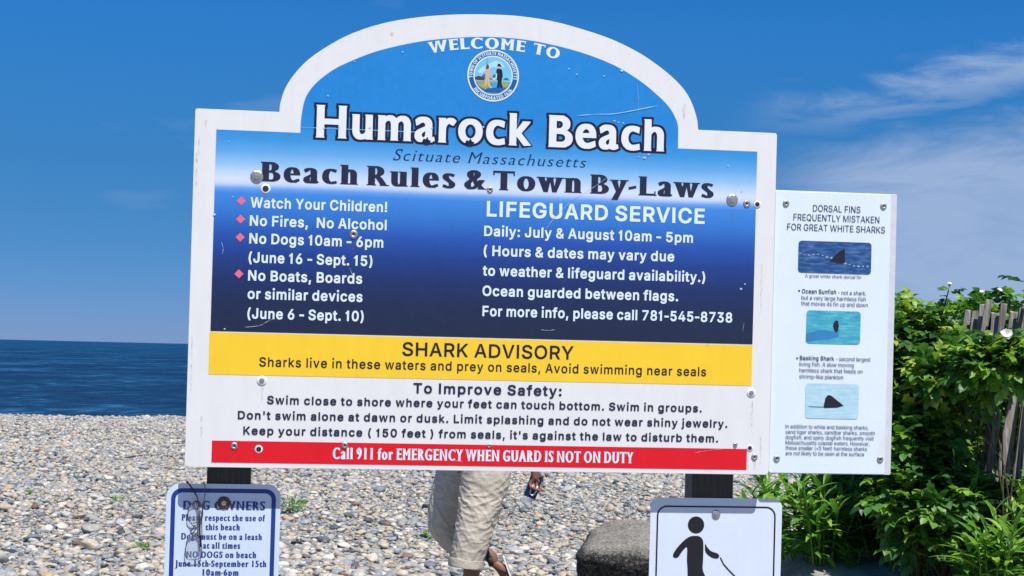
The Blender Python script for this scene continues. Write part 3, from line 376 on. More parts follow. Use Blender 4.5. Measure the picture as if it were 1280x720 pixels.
  '&': (1274, ((108,138,87,178,81,235,87,268,110,312,192,389,295,458,363,515,264,632,230,688,218,725,217,765,223,802,240,838,272,871,318,906,378,933,438,950,442,969,752,969,755,950,811,935,845,920,915,876,945,845,963,812,972,765,970,735,955,695,926,655,875,608,780,538,770,488,798,405,848,484,1188,487,1160,435,1109,365,996,235,1165,57,1284,55,1286,8,795,6,794,55,840,58,795,143,771,75,695,40,612,14,525,-1,242,3,238,5,238,42,202,60,158,91), (480,112,512,120,535,134,588,177,636,235,515,431,507,375,470,335,461,312,449,242,454,172), (602,669,614,732,614,778,610,845,598,865,583,842,581,752,584,715),)),
  '-': (500, ((40,272,42,410,460,498,458,360),)),
  'B': (1174, ((86,15,87,62,156,65,156,935,87,938,88,987,668,987,675,983,778,983,782,964,854,942,922,905,969,868,1000,832,1020,782,1022,715,1013,682,965,620,895,580,845,560,841,518,845,504,932,475,1008,440,1068,393,1097,355,1118,302,1120,268,1114,222,1095,179,1058,136,1002,94,932,60,858,37,758,19,755,13), (507,118,642,119,692,131,718,152,729,172,742,225,749,288,732,388,711,428,682,444,648,452,497,455,522,453,524,448,524,125), (506,562,565,563,602,574,620,588,645,642,642,658,651,742,637,838,643,845,615,872,572,882,507,882,524,875,524,568),)),
  'L': (1057, ((84,15,85,62,154,65,154,935,86,938,84,985,542,986,542,939,522,935,522,125,489,118,955,117,959,118,959,238,1025,240,1029,238,1029,65,1088,62,1089,15),)),
  'R': (1240, ((89,15,89,62,159,65,159,935,90,938,89,985,635,987,642,983,718,983,722,971,812,945,882,913,940,872,973,835,1002,772,1007,698,992,642,972,608,942,577,905,548,818,506,785,475,862,416,936,348,1003,262,1087,138,1153,58,1265,56,1266,8,772,7,770,55,807,58,603,338,528,420,528,65,598,62,598,15), (528,553,578,560,592,566,605,582,626,635,634,698,633,755,614,858,582,879,545,888,528,885),)),
  'T': (1240, ((372,15,372,62,442,65,442,875,466,882,125,883,122,762,45,760,42,985,1208,987,1208,760,1130,762,1128,883,798,882,811,872,811,65,881,62,881,15),)),
  'a': (955, ((97,102,83,132,78,178,87,232,106,262,138,292,188,325,295,371,448,452,452,505,440,645,432,653,408,649,379,635,325,580,172,526,95,675,202,732,252,749,308,761,388,767,492,766,592,756,642,742,698,716,748,680,782,635,802,565,806,122,845,127,907,55,795,17,792,1,305,3,238,11,182,30,155,44,122,71), (442,106,456,122,450,148,475,329,440,285,431,202),)),
  'c': (973, ((167,162,133,218,110,285,102,355,106,442,130,542,164,605,218,667,285,712,365,746,462,763,615,767,675,763,876,722,818,581,672,610,615,646,588,656,575,657,539,638,510,605,484,542,464,458,458,375,468,288,485,232,508,172,542,137,578,119,615,119,668,135,852,167,892,40,662,4,592,1,458,8,375,25,295,57,226,102),)),
  'e': (1039, ((161,178,127,245,107,322,102,395,107,475,127,542,164,615,192,639,215,669,278,713,355,746,438,763,508,767,648,763,728,749,798,720,863,672,909,615,946,522,959,458,962,376,451,372,474,262,504,188,518,159,565,124,592,118,628,124,675,141,705,160,895,212,948,84,875,65,796,32,791,28,788,3,448,3,348,31,272,68,203,125), (458,456,612,456,609,508,589,595,566,652,548,665,522,652,497,615,463,505),)),
  'h': (1073, ((78,15,78,62,134,65,134,935,66,938,64,985,485,987,488,768,748,764,752,754,812,733,865,699,906,655,933,602,951,515,952,65,1008,62,1009,15), (488,65,599,65,599,502,579,615,558,665,538,649,510,615,488,558),)),
  'l': (619, ((69,15,69,62,139,65,139,935,70,938,69,985,492,987,494,65,564,62,564,15),)),
  'n': (1073, ((78,15,78,62,134,65,134,705,65,708,65,756,405,757,412,767,745,764,752,754,805,735,855,706,903,658,932,605,949,535,952,65,1008,62,1008,14), (488,65,599,65,599,502,579,615,558,665,538,649,510,615,488,558),)),
  'o': (1157, ((167,165,125,235,100,315,93,398,100,465,128,545,167,605,225,662,312,716,385,746,478,763,552,767,688,763,785,746,868,712,945,663,1002,608,1046,542,1070,468,1077,402,1070,308,1046,235,1006,168,988,149,944,105,875,60,785,24,702,8,582,1,468,7,375,27,295,60,222,110), (515,155,539,128,575,110,605,115,634,132,663,165,693,228,717,332,721,392,717,445,706,502,690,548,673,585,641,628,621,645,585,660,562,656,539,642,507,605,477,545,454,448,449,392,461,288,487,202),)),
  's': (887, ((105,65,162,208,338,160,378,134,432,111,436,112,444,132,446,208,432,282,182,450,125,509,107,575,109,612,127,658,155,689,198,720,258,746,312,759,408,767,495,767,585,759,766,712,712,584,548,620,502,646,458,662,466,618,461,548,472,516,512,474,748,310,775,285,797,245,800,192,796,165,780,125,745,84,705,55,655,31,592,11,528,3,372,3,305,11),)),
  'u': (1073, ((180,115,155,162,134,245,132,705,62,708,62,755,484,755,484,282,504,148,518,108,525,100,556,128,580,162,596,212,596,705,526,708,526,755,949,755,949,65,1018,62,1018,14,645,13,638,1,408,4,332,18,268,41,222,73),)),
  'w': (1426, ((365,2,68,708,65,712,-22,712,-23,762,458,763,461,715,412,712,410,708,485,530,550,705,499,708,502,757,942,756,942,708,883,705,958,306,1040,708,980,712,982,761,1465,761,1465,711,1374,708,1078,2,865,1,836,5,722,521,607,5,585,1),)),
  'y': (973, ((84,-278,324,165,70,708,-22,711,-24,758,468,760,468,712,410,708,498,337,577,708,575,712,518,714,519,762,1008,762,1008,714,915,712,431,-272),)),
 },
 'fatwide': {
  '-': (500, ((40,272,42,410,460,498,458,360),)),
  '0': (1201, ((157,205,121,285,97,385,89,488,97,615,120,712,157,795,213,872,298,937,389,982,485,1007,612,1016,735,1005,835,979,928,932,1001,872,1055,798,1096,708,1119,602,1126,495,1117,382,1096,292,1055,202,998,126,928,68,835,21,772,4,768,-16,428,-16,425,13,372,24,292,65,222,121), (600,138,606,135,635,182,672,282,692,375,701,485,698,582,673,718,654,775,656,785,608,862,595,848,570,805,540,715,521,612,514,525,518,425,534,312,564,218),)),
  '1': (1201, ((326,2,328,54,396,55,396,945,285,947,284,1002,818,1002,821,55,888,54,891,2),)),
  '3': (1201, ((150,45,202,199,425,156,485,134,555,127,582,138,595,155,610,212,619,278,609,355,597,402,582,423,565,436,518,448,358,452,359,582,522,587,562,597,583,618,598,712,586,832,555,866,505,874,412,858,218,834,180,968,448,1013,622,1013,718,999,808,976,881,945,948,905,990,862,1017,808,1023,738,1012,675,995,642,958,604,898,567,805,528,905,493,935,477,982,443,1016,398,1037,348,1042,282,1036,228,1009,168,996,152,957,112,898,71,802,27,799,-5,795,-7,725,-7,722,-16,345,-14,342,-7,248,-7,244,-5,243,25),)),
  '5': (1201, ((126,48,178,197,382,160,445,137,488,128,535,128,568,140,616,182,633,232,643,295,636,352,615,424,587,458,558,477,502,490,448,490,368,479,216,482,216,998,1005,1001,1005,871,628,869,624,622,725,606,828,576,905,542,983,488,1034,428,1060,375,1062,355,1068,312,1060,238,1029,175,978,120,928,84,825,32,822,-9,732,-9,728,-16,345,-16,342,-1,222,-1,218,2,215,30),)),
  '6': (1201, ((154,188,123,258,114,348,123,442,144,512,194,618,250,698,338,793,430,872,538,946,752,1013,902,928,952,905,942,897,835,867,742,793,650,688,621,642,599,592,583,578,738,576,848,553,918,530,981,498,1047,445,1085,401,1110,348,1117,285,1110,235,1082,172,1032,118,968,71,905,38,806,5,802,-16,445,-16,442,7,335,40,258,80,190,138), (588,139,625,126,648,135,662,148,682,202,692,282,679,388,647,428,628,436,602,439,565,430,512,402,518,390,543,382,536,322,548,215),)),
  '9': (1201, ((302,92,392,137,506,232,582,328,605,372,624,425,478,428,388,444,302,474,248,500,177,555,134,602,114,642,107,658,100,715,108,775,130,822,176,875,242,926,312,962,392,990,485,1009,602,1016,705,1009,812,986,892,956,922,940,972,909,1030,858,1076,792,1102,722,1109,642,1100,555,1066,458,1030,388,951,278,868,193,772,111,672,44,548,8,468,-14), (548,605,572,578,605,563,638,571,680,592,676,615,679,702,663,795,639,845,602,874,582,870,552,848,534,805,524,718,534,642),)),
  'A': (1499, ((-19,-2,-18,53,78,55,568,998,588,1007,918,1005,1431,58,1435,53,1532,52,1532,2,1528,-2,998,-2,997,52,1035,55,907,285,921,292,595,292,591,292,595,278,478,55,518,52,515,-2), (675,426,828,428,752,577),)),
  'C': (1573, ((167,315,130,405,122,485,134,592,174,688,256,792,348,865,435,913,465,929,598,976,748,1006,878,1014,1015,1013,1122,999,1262,967,1388,946,1392,999,1451,998,1451,935,1456,932,1451,915,1448,700,1391,702,1388,780,1172,824,1115,845,1018,869,935,879,828,869,772,852,708,819,634,752,608,711,580,648,560,578,551,492,560,418,578,352,590,312,610,278,645,230,695,188,765,149,835,129,918,121,955,123,1052,138,1192,186,1418,230,1468,74,1238,21,1088,-6,892,-16,712,-2,555,33,415,90,308,157,228,232),)),
  'D': (1648, ((102,-1,102,52,171,55,171,945,102,948,103,1002,965,1002,972,987,1118,956,1248,905,1275,890,1355,840,1435,769,1499,682,1533,595,1543,492,1532,408,1495,318,1422,224,1328,147,1225,90,1095,41,948,10,942,-2), (598,133,745,131,845,141,935,171,1002,219,1043,268,1075,328,1099,395,1114,495,1109,565,1090,642,1065,702,1026,762,988,799,912,840,845,859,792,866,597,865),)),
  'E': (1201, ((99,2,102,54,169,55,169,945,99,948,100,1002,1179,1002,1180,948,1138,945,1135,760,1068,762,1065,869,594,868,598,571,1055,571,1094,565,1092,439,598,438,594,132,1065,131,1068,238,1135,240,1138,55,1195,54,1198,2,1135,-2),)),
  'F': (1145, ((101,2,102,53,168,54,171,58,171,945,102,948,103,1002,1139,1002,1138,947,1081,945,1078,760,1011,762,1008,869,580,868,596,865,598,597,1068,596,1070,592,1071,468,1062,463,598,461,596,58,598,54,665,53,665,1),)),
  'G': (1630, ((180,292,139,385,127,468,127,522,140,608,183,702,254,788,345,862,405,896,465,929,588,973,745,1006,875,1014,1042,1010,1138,997,1408,940,1412,999,1471,998,1468,700,1411,702,1408,784,1188,823,1095,853,985,874,902,879,825,870,765,850,705,816,620,735,574,615,563,575,554,495,564,418,583,348,612,285,653,228,705,183,768,150,848,128,922,121,1012,128,1113,152,1064,165,1064,358,832,363,832,493,1468,494,1488,489,1488,71,1218,14,1095,-6,918,-16,735,-6,568,31,462,68,368,117,345,130,252,205),)),
  'H': (1610, ((99,2,102,54,169,55,170,198,170,945,102,948,102,1000,662,1001,664,948,596,945,598,567,1027,568,1028,942,1025,946,962,946,962,1000,1522,998,1522,947,1455,946,1452,942,1452,58,1455,54,1522,53,1522,1,959,2,962,54,1025,54,1028,58,1025,433,597,432,596,58,598,54,662,54,662,0),)),
  'I': (753, ((101,2,102,53,168,54,171,58,171,945,102,948,102,1001,605,1002,607,948,596,945,596,58,598,54,665,53,666,2),)),
  'J': (753, ((-42,-332,-71,-202,138,-192,149,-182,166,-75,171,-15,171,945,102,948,102,1001,605,1002,607,948,596,945,596,-28,590,-88,575,-142,546,-195,502,-240,428,-286,352,-313,255,-332,148,-339),)),
  'L': (1183, ((98,2,98,53,165,54,167,58,167,945,98,948,98,1001,602,1002,603,948,592,945,592,135,577,132,1082,131,1084,238,1152,240,1154,55,1212,54,1214,2,1152,-2),)),
  'M': (1703, ((96,2,98,54,166,55,167,335,167,945,98,947,98,1002,542,1002,858,593,1178,1002,1622,1001,1622,948,1552,945,1552,58,1555,54,1622,53,1622,1,1059,2,1062,54,1132,54,1136,62,1215,774,958,390,755,390,534,618,522,625,584,55,658,54,661,2),)),
  'N': (1703, ((98,2,98,53,165,54,167,58,167,945,98,948,99,1002,515,1002,1218,231,1140,942,1138,946,1065,947,1064,998,1618,998,1615,946,1548,945,1546,55,1615,52,1614,-2,1117,-2,1116,52,1136,55,498,765,574,62,578,54,648,54,651,2),)),
  'O': (1778, ((170,302,127,405,117,512,127,595,177,708,231,775,318,852,438,923,565,969,715,1003,888,1016,1058,1006,1212,976,1351,925,1458,866,1555,788,1628,688,1666,595,1676,492,1663,395,1622,302,1557,218,1462,137,1355,78,1218,27,1082,-1,1075,-16,652,-16,645,11,578,25,442,75,332,137,234,218), (604,282,648,225,695,183,758,148,815,130,888,121,965,128,1032,148,1093,175,1153,235,1190,288,1219,352,1239,425,1246,488,1239,575,1219,648,1190,712,1150,768,1098,816,1038,850,965,872,892,879,818,870,758,852,712,832,685,810,644,772,604,715,573,648,554,578,546,508,554,425,575,348),)),
  'P': (1219, ((91,2,92,53,158,54,161,58,161,945,92,948,92,1002,785,1002,788,996,895,976,965,956,1042,922,1104,875,1150,825,1173,772,1176,752,1179,715,1174,662,1148,602,1105,554,1042,514,968,481,865,451,752,434,587,428,586,58,588,54,652,54,654,2), (586,565,685,567,725,591,736,612,749,712,742,788,729,838,716,855,702,863,658,869,588,868),)),
  'R': (1387, ((103,2,105,54,172,55,172,945,103,948,105,1002,712,1002,715,997,802,997,805,984,908,956,958,936,1047,885,1097,835,1123,782,1130,735,1129,695,1115,642,1089,602,1022,544,954,508,876,475,958,430,1038,364,1109,285,1289,55,1403,52,1402,-2,866,-2,864,52,890,55,680,318,598,402,598,55,665,54,668,2), (599,568,622,568,655,578,680,598,692,642,701,715,689,822,680,848,658,864,605,874,599,872),)),
  'S': (1125, ((107,2,108,279,165,280,168,258,235,259,392,200,422,171,478,138,555,118,592,126,622,148,636,238,619,305,603,342,589,368,568,386,525,420,218,578,134,652,107,748,114,805,142,858,186,902,248,943,332,976,442,1002,588,1016,678,1013,818,989,962,947,969,948,969,998,1028,999,1028,701,969,702,968,879,925,785,918,780,765,804,732,830,668,862,615,879,585,882,565,879,545,873,528,855,518,765,534,705,559,652,625,604,832,509,935,450,992,380,1022,362,1047,258,1040,202,1012,146,975,108,912,60,828,24,762,4,688,-9,588,-16,462,-10,368,5,168,61,167,2),)),
  'T': (1387, ((418,2,418,53,485,54,488,58,488,865,503,868,128,869,126,762,48,760,47,1002,1352,1002,1352,760,1273,762,1272,869,897,868,913,865,913,58,915,54,982,53,982,2),)),
  'U': (1573, ((201,195,157,278,144,375,144,942,142,946,75,947,75,999,639,998,638,947,572,946,569,942,569,385,574,318,604,202,659,155,712,131,765,121,852,127,932,155,964,178,976,195,990,222,1003,268,1019,385,1019,945,952,946,949,998,1514,998,1512,946,1444,945,1444,388,1436,312,1396,212,1352,157,1272,96,1174,48,1052,13,1048,-7,918,-7,868,-11,865,-16,592,-16,588,-10,495,-10,491,-8,490,25,445,37,348,78,259,135),)),
  'W': (2170, ((473,-8,473,42,515,45,256,578,79,942,75,946,-18,946,-18,1001,518,1000,518,947,468,946,468,942,672,316,870,945,832,948,835,1002,1357,1002,1359,948,1307,945,1472,454,1709,945,1666,948,1666,998,2160,998,2160,948,2108,946,2105,941,1665,45,1707,42,1705,-11,1342,-11,1340,42,1358,43,1359,48,1092,805,820,45,833,42,832,-11),)),
  'Y': (1387, ((418,2,418,53,485,54,488,58,487,528,118,945,2,948,2,1000,528,1001,531,948,500,945,698,660,899,945,867,948,868,1000,1398,1000,1398,948,1282,946,915,528,913,58,915,54,982,53,982,2),)),
  'a': (1070, ((103,88,86,118,82,155,90,202,122,242,222,300,540,412,496,415,491,522,502,548,495,560,482,564,452,559,408,540,365,505,212,460,195,456,102,460,98,465,98,602,202,646,328,682,442,694,568,692,645,682,725,663,795,632,842,602,875,572,900,522,906,472,906,115,962,121,1020,42,868,0,865,-13,658,-9,365,-12,268,-2,218,14,178,30,135,57), (492,96,496,95,528,135,497,138,499,125,489,108), (495,147,518,275,501,255,494,232),)),
  'b': (1201, ((141,38,141,945,72,948,72,1002,548,999,503,685,598,694,752,694,758,688,838,688,845,670,925,640,1008,583,1045,551,1087,492,1110,428,1118,335,1110,268,1083,198,1040,138,967,82,888,40,792,10,788,-9,682,-9,678,-13,332,-11,328,6,182,6,178,32), (525,124,578,116,608,120,632,133,652,152,684,198,684,218,699,268,706,348,696,425,683,472,656,535,635,557,605,570,582,563,544,532,550,502,550,138),)),
  'c': (1090, ((148,185,117,252,114,272,109,332,117,412,144,485,184,542,245,596,275,613,325,640,412,669,495,686,575,692,678,694,745,689,986,648,928,503,745,533,708,553,658,566,628,566,598,553,575,531,545,472,528,402,521,332,544,212,577,152,598,133,638,119,688,117,785,142,838,149,932,160,1005,156,1005,27,835,1,692,-12,545,-9,435,8,335,40,255,81,192,133),)),
  'e': (1163, ((177,152,137,218,116,278,109,348,116,425,140,488,183,548,248,603,325,642,408,672,498,689,588,694,715,689,808,672,888,646,965,600,1018,547,1055,484,1077,408,1082,332,1082,325,1065,318,515,315,530,248,567,165,578,148,632,120,698,121,785,148,828,169,1008,198,1067,68,1022,62,862,11,858,-12,442,-13,438,7,398,15,315,47,255,84), (518,412,676,412,659,508,646,552,635,564,605,574,582,566,565,552,544,505),)),
  'f': (753, ((94,2,95,53,162,54,164,58,164,552,177,555,52,561,51,678,164,685,166,775,178,828,197,865,222,893,292,946,355,976,438,1002,525,1014,632,1014,812,1002,782,879,608,889,584,875,572,685,715,682,717,678,718,562,692,557,560,555,572,552,572,58,575,54,642,53,642,2),)),
  'g': (1070, ((44,-152,36,-118,40,-85,54,-62,82,-37,192,13,265,34,287,45,175,100,160,118,158,128,162,151,202,180,262,205,320,222,272,260,212,288,162,324,121,375,110,405,107,438,114,495,140,545,182,583,245,620,325,649,405,668,485,679,1036,682,1035,573,844,572,929,505,950,475,957,445,954,398,940,365,892,304,872,286,782,241,662,214,545,196,534,185,558,168,556,135,539,118,552,98,608,78,782,46,842,30,942,-10,1008,-51,1029,-78,1033,-112,1026,-148,992,-186,885,-236,762,-269,635,-286,442,-286,348,-276,278,-262,198,-240,82,-186), (428,-168,448,-186,495,-194,572,-194,625,-183,641,-165,640,-148,631,-135,629,-95,640,-75,638,-58,612,-44,535,-31,475,-31,435,-40,426,-52,437,-88,436,-132), (508,338,518,326,542,320,553,338,562,382,566,445,559,515,546,548,535,559,517,548,500,482,498,442),)),
  'h': (1201, ((88,2,88,53,142,54,144,58,144,945,75,948,75,1001,552,999,555,686,632,694,745,692,815,682,885,663,965,626,1016,582,1045,538,1063,488,1071,418,1071,55,1125,54,1127,2), (553,55,658,54,661,58,661,432,642,552,628,584,603,572,556,518),)),
  'i': (698, ((82,2,85,54,152,55,152,625,82,628,84,682,560,682,561,55,628,54,631,2), (141,852,140,882,175,910,268,937,308,941,408,941,475,932,542,910,574,882,574,852,545,826,482,804,412,794,328,793,265,798,175,824,162,830),)),
  'l': (698, ((82,2,85,54,152,55,152,945,82,948,84,1002,558,1002,561,55,628,54,631,2),)),
  'm': (1685, ((84,2,85,53,138,54,141,58,141,625,129,628,132,682,452,682,455,694,762,694,768,687,828,676,912,643,1031,682,1035,694,1328,691,1332,677,1405,653,1465,616,1502,586,1533,542,1550,498,1557,445,1556,55,1611,52,1608,-2), (550,55,646,55,646,425,629,552,618,578,582,560,550,532,533,508,549,488), (1053,55,1149,55,1149,432,1140,512,1129,555,1115,570,1052,529,1034,498,1054,488),)),
  'n': (1201, ((88,2,88,53,142,54,144,58,144,625,75,628,76,682,495,682,502,694,832,691,835,678,898,659,958,630,1015,581,1042,545,1066,478,1071,422,1071,55,1125,54,1125,0), (553,55,658,54,661,58,661,432,642,552,628,584,603,572,556,518),)),
  'o': (1294, ((137,202,110,265,100,348,110,422,140,485,192,544,262,598,345,640,428,669,532,689,628,694,768,689,875,669,965,639,1038,603,1118,545,1166,492,1200,415,1207,348,1200,268,1163,192,1123,142,1045,80,965,40,875,11,755,-9,658,-13,528,-7,428,11,342,40,255,85,189,138), (554,172,595,126,635,111,662,111,712,127,738,149,769,192,789,282,796,348,782,435,765,485,732,535,708,553,675,566,635,570,598,556,567,528,534,468,514,378,514,312,528,245),)),
  'p': (1201, ((137,-285,137,625,68,628,69,682,652,682,655,678,765,678,768,661,872,632,948,600,1029,545,1080,485,1108,412,1114,335,1106,258,1079,195,1031,135,958,78,888,42,832,22,832,-5,828,-9,518,-13,545,-286), (508,125,565,110,592,114,622,128,656,162,672,186,692,258,702,348,682,462,652,525,635,542,602,553,558,557,547,552,547,142),)),
  'r': (1015, ((89,2,92,54,159,55,159,625,89,628,92,681,542,681,548,694,798,694,802,684,872,663,979,618,972,600,815,499,672,528,635,556,611,528,587,472,571,402,568,55,635,54,638,2),)),
  's': (995, ((110,48,168,194,368,156,428,127,488,107,506,128,488,165,486,212,497,232,482,246,205,390,158,436,133,448,116,502,117,542,136,578,175,619,242,652,318,676,395,689,468,694,552,694,635,686,862,640,808,504,622,534,545,566,515,573,510,568,527,528,526,502,517,492,535,457,578,421,798,306,886,238,901,208,897,145,870,102,835,70,788,40,725,15,655,-2,585,-11,422,-11,342,-2),)),
  't': (902, ((197,115,180,152,176,178,174,555,42,557,38,558,38,574,92,590,505,807,585,682,837,678,835,559,586,555,584,198,589,148,584,115,612,119,655,137,765,152,805,157,875,153,879,148,879,68,931,65,928,13,825,13,822,-7,728,-7,725,-13,328,-11,325,23,275,44,232,74),)),
  'u': (1201, ((191,108,164,152,150,188,144,228,143,625,75,628,75,680,551,678,551,245,565,128,572,109,582,103,595,104,622,121,659,155,667,172,658,198,658,622,655,626,588,627,588,678,1068,678,1067,55,1135,53,1135,-2,758,-2,752,-12,455,-9,375,4,312,24,252,54),)),
 },
 'flare': {
  'B': (986, ((107,-27,106,2,125,5,125,995,106,998,105,1025,500,1027,644,1022,647,1006,724,972,764,944,812,895,835,855,852,805,858,742,844,655,808,592,738,535,774,522,834,489,878,452,911,412,935,358,948,308,946,218,928,158,895,105,854,64,794,25,727,-3,720,-21,644,-21,640,-27), (382,158,564,160,607,170,636,185,668,218,688,265,687,312,668,355,624,393,574,409,384,416), (382,602,477,602,507,608,544,625,576,655,594,702,598,742,592,768,578,792,550,823,510,839,382,842),)),
  'H': (1242, ((105,-25,105,2,125,5,125,995,105,998,105,1025,401,1025,401,998,381,995,384,592,860,592,864,595,864,995,844,998,844,1025,1137,1027,1139,998,1119,995,1120,5,1140,2,1140,-25,844,-25,844,2,864,5,864,405,860,408,384,408,381,5,401,2,401,-25),)),
  'a': (777, ((89,42,62,92,53,125,50,172,56,228,77,282,99,312,144,353,210,389,404,477,406,508,398,548,378,582,360,592,324,597,294,589,247,566,204,533,104,485,63,678,150,749,230,780,280,786,407,786,457,779,510,760,557,732,598,692,621,652,645,575,649,518,649,142,650,138,717,152,744,22,647,-29,600,-37,540,-39,490,-33,454,-22,434,-3,380,-26,317,-37,257,-39,174,-27,134,-3), (310,143,340,119,364,127,402,155,408,178,420,338,410,318,344,279,309,245,295,212,294,185),)),
  'c': (794, ((135,128,102,192,79,278,73,355,76,425,103,552,129,612,176,678,230,727,290,760,384,784,477,788,560,783,624,769,717,739,693,535,500,599,460,599,424,586,380,553,347,505,323,435,318,362,329,292,349,245,372,212,424,170,470,156,527,156,710,200,733,5,577,-33,507,-39,384,-33,307,-13,244,18,179,72),)),
  'e': (857, ((163,95,127,152,95,228,78,308,73,375,81,482,99,555,132,625,173,682,227,730,294,766,370,784,464,788,534,783,600,767,654,736,714,681,754,612,778,545,794,462,798,325,321,322,340,265,380,203,424,170,464,157,494,154,544,161,760,239,787,52,694,4,597,-29,547,-37,397,-36,370,-33,290,-9,225,32), (320,475,558,482,541,538,514,578,487,599,447,609,400,595,365,565,349,542),)),
  'h': (889, ((89,-25,89,2,104,5,104,995,86,998,84,1025,327,1026,345,1018,347,753,370,766,414,780,417,788,550,786,610,776,677,743,715,708,751,655,771,605,788,518,789,5,805,2,805,-25,533,-25,533,2,549,5,549,475,541,525,522,575,490,609,464,619,411,595,380,570,345,518,345,5,361,2,361,-25),)),
  'k': (857, ((85,-25,85,2,105,5,105,995,86,998,87,1027,314,1027,346,1022,347,494,544,748,547,776,820,776,821,752,809,745,801,718,518,382,864,-7,607,-26,347,279,346,5,366,2,366,-25),)),
  'm': (1307, ((85,-25,85,2,101,5,102,745,82,748,84,777,340,777,344,750,404,779,464,788,557,788,610,773,640,756,674,733,710,696,717,712,767,750,837,780,877,787,987,787,1047,773,1100,742,1142,702,1164,668,1185,622,1208,528,1209,5,1224,1,1224,-26,953,-25,954,1,969,5,968,488,957,535,934,575,907,603,880,612,837,590,810,570,776,522,775,5,791,2,791,-25,520,-26,520,2,535,5,534,485,517,558,497,591,464,612,430,606,400,592,371,568,342,525,342,5,358,2,358,-25),)),
  'o': (970, ((132,135,96,208,73,288,66,368,72,458,96,548,132,615,187,681,244,726,314,763,394,783,500,788,577,783,660,763,727,730,787,682,842,618,878,548,901,472,908,388,902,295,878,205,845,138,788,68,734,24,660,-13,574,-33,484,-39,390,-33,314,-13,240,25,177,79), (362,212,394,180,434,157,477,147,517,151,554,164,584,183,612,212,634,246,651,288,661,332,664,385,658,435,645,478,615,532,587,561,550,586,487,603,440,596,384,563,339,505,316,438,309,375,323,292,342,245),)),
  'r': (729, ((96,-25,96,2,116,5,116,745,96,748,96,775,354,777,358,775,358,748,350,745,344,715,407,769,447,783,474,786,524,788,590,780,637,760,667,740,717,685,610,531,540,550,470,595,434,576,414,558,396,535,376,492,359,418,358,5,378,2,378,-25),)),
  'u': (889, ((167,58,142,95,122,142,106,215,102,282,102,745,82,748,82,775,343,775,344,245,350,218,373,168,397,146,434,137,460,145,494,164,522,192,545,232,545,745,526,748,525,775,784,778,788,5,807,1,807,-26,570,-27,548,-22,554,5,530,-10,480,-29,430,-37,340,-36,264,-20,217,7),)),
 },
 'flareline': {
  'B': (986, ((24,-102,21,72,40,82,40,918,21,928,20,1095,422,1102,725,1098,732,1073,828,1002,886,945,916,892,936,828,942,735,929,622,893,552,944,508,986,462,1019,385,1033,325,1033,238,1030,195,1010,118,967,52,912,0,812,-68,798,-96,722,-96,715,-102), (467,235,542,234,568,244,593,275,597,288,568,322,548,334,468,341), (467,682,485,693,510,732,478,763,468,766),)),
  'H': (1242, ((20,-98,20,72,40,82,40,918,20,928,22,1100,485,1100,487,928,467,918,472,668,779,668,780,918,760,928,762,1100,1221,1098,1223,932,1203,918,1204,82,1224,72,1224,-98,762,-100,760,72,780,82,778,332,470,332,467,82,487,72,485,-100),)),
  'a': (777, ((15,-12,-20,55,-33,105,-34,185,-29,255,1,332,85,418,107,428,57,418,-20,722,98,820,212,856,268,861,418,861,468,856,555,830,618,796,676,738,703,688,729,598,733,218,784,222,827,-28,692,-100,665,-106,618,-112,532,-114,415,-99,335,-112,248,-114,128,-100,75,-70),)),
  'c': (794, ((60,82,20,158,-6,262,-13,348,-9,438,21,585,51,655,112,739,175,793,248,832,362,859,568,859,800,802,750,465,482,520,452,495,427,462,408,412,402,368,414,318,427,288,445,268,495,231,775,271,815,-60,592,-109,508,-114,365,-109,268,-85,192,-50,111,15),)),
  'e': (857, ((87,48,48,112,14,195,-6,285,-13,375,-3,502,17,588,57,672,105,739,172,796,255,840,348,859,478,862,565,856,642,840,715,799,785,737,836,645,862,568,880,475,882,255,826,252,870,-5,735,-66,625,-103,565,-111,362,-109,242,-79,165,-32), (450,265,492,230,618,262,462,269),)),
  'h': (889, ((3,-98,3,72,20,82,20,918,1,928,0,1095,362,1101,428,1088,398,862,562,861,638,852,732,812,790,758,828,698,853,638,873,532,874,82,890,72,890,-98), (431,78,448,74,463,82,463,465,456,498,448,508,430,475),)),
  'k': (857, ((0,-98,0,72,20,82,20,918,1,928,4,1102,338,1102,430,1095,368,549,459,792,465,851,905,850,906,688,890,678,584,382,926,-32,548,-100,452,74,448,-100), (430,82,450,78,378,210),)),
  'm': (1307, ((0,-98,0,72,17,82,17,668,-3,682,2,851,365,851,448,862,582,862,652,845,705,813,815,856,858,861,1008,861,1092,845,1158,809,1212,755,1240,712,1267,655,1293,545,1293,78,1309,72,1305,-101), (428,78,442,76,450,82,450,465,438,503,427,482), (861,78,883,78,883,468,872,496,861,475),)),
  'o': (970, ((57,88,14,175,-13,268,-19,365,-13,482,14,585,54,658,122,739,189,792,275,836,375,859,515,862,605,856,698,836,778,797,851,742,917,668,960,585,987,488,992,402,987,275,960,168,922,92,858,15,788,-42,698,-86,585,-109,485,-114,375,-109,275,-86,185,-42,111,22), (427,275,455,244,488,223,522,245,543,268,566,312,576,345,579,385,564,442,526,498,482,525,483,522,452,499,421,462,400,415,394,378,407,318),)),
  'r': (729, ((11,-98,11,72,31,82,31,668,11,678,11,848,395,851,435,859,538,862,628,853,728,803,786,692,660,462,495,478,482,499,457,455,443,398,443,82,463,72,463,-98),)),
  'u': (889, ((94,8,64,55,41,108,21,198,17,668,-3,678,-3,848,428,848,429,282,431,255,442,239,460,272,460,668,441,678,442,848,866,852,872,88,875,78,892,72,892,-100,548,-102,528,-97,448,-112,318,-111,222,-93,158,-60),)),
 },
 'ital': {
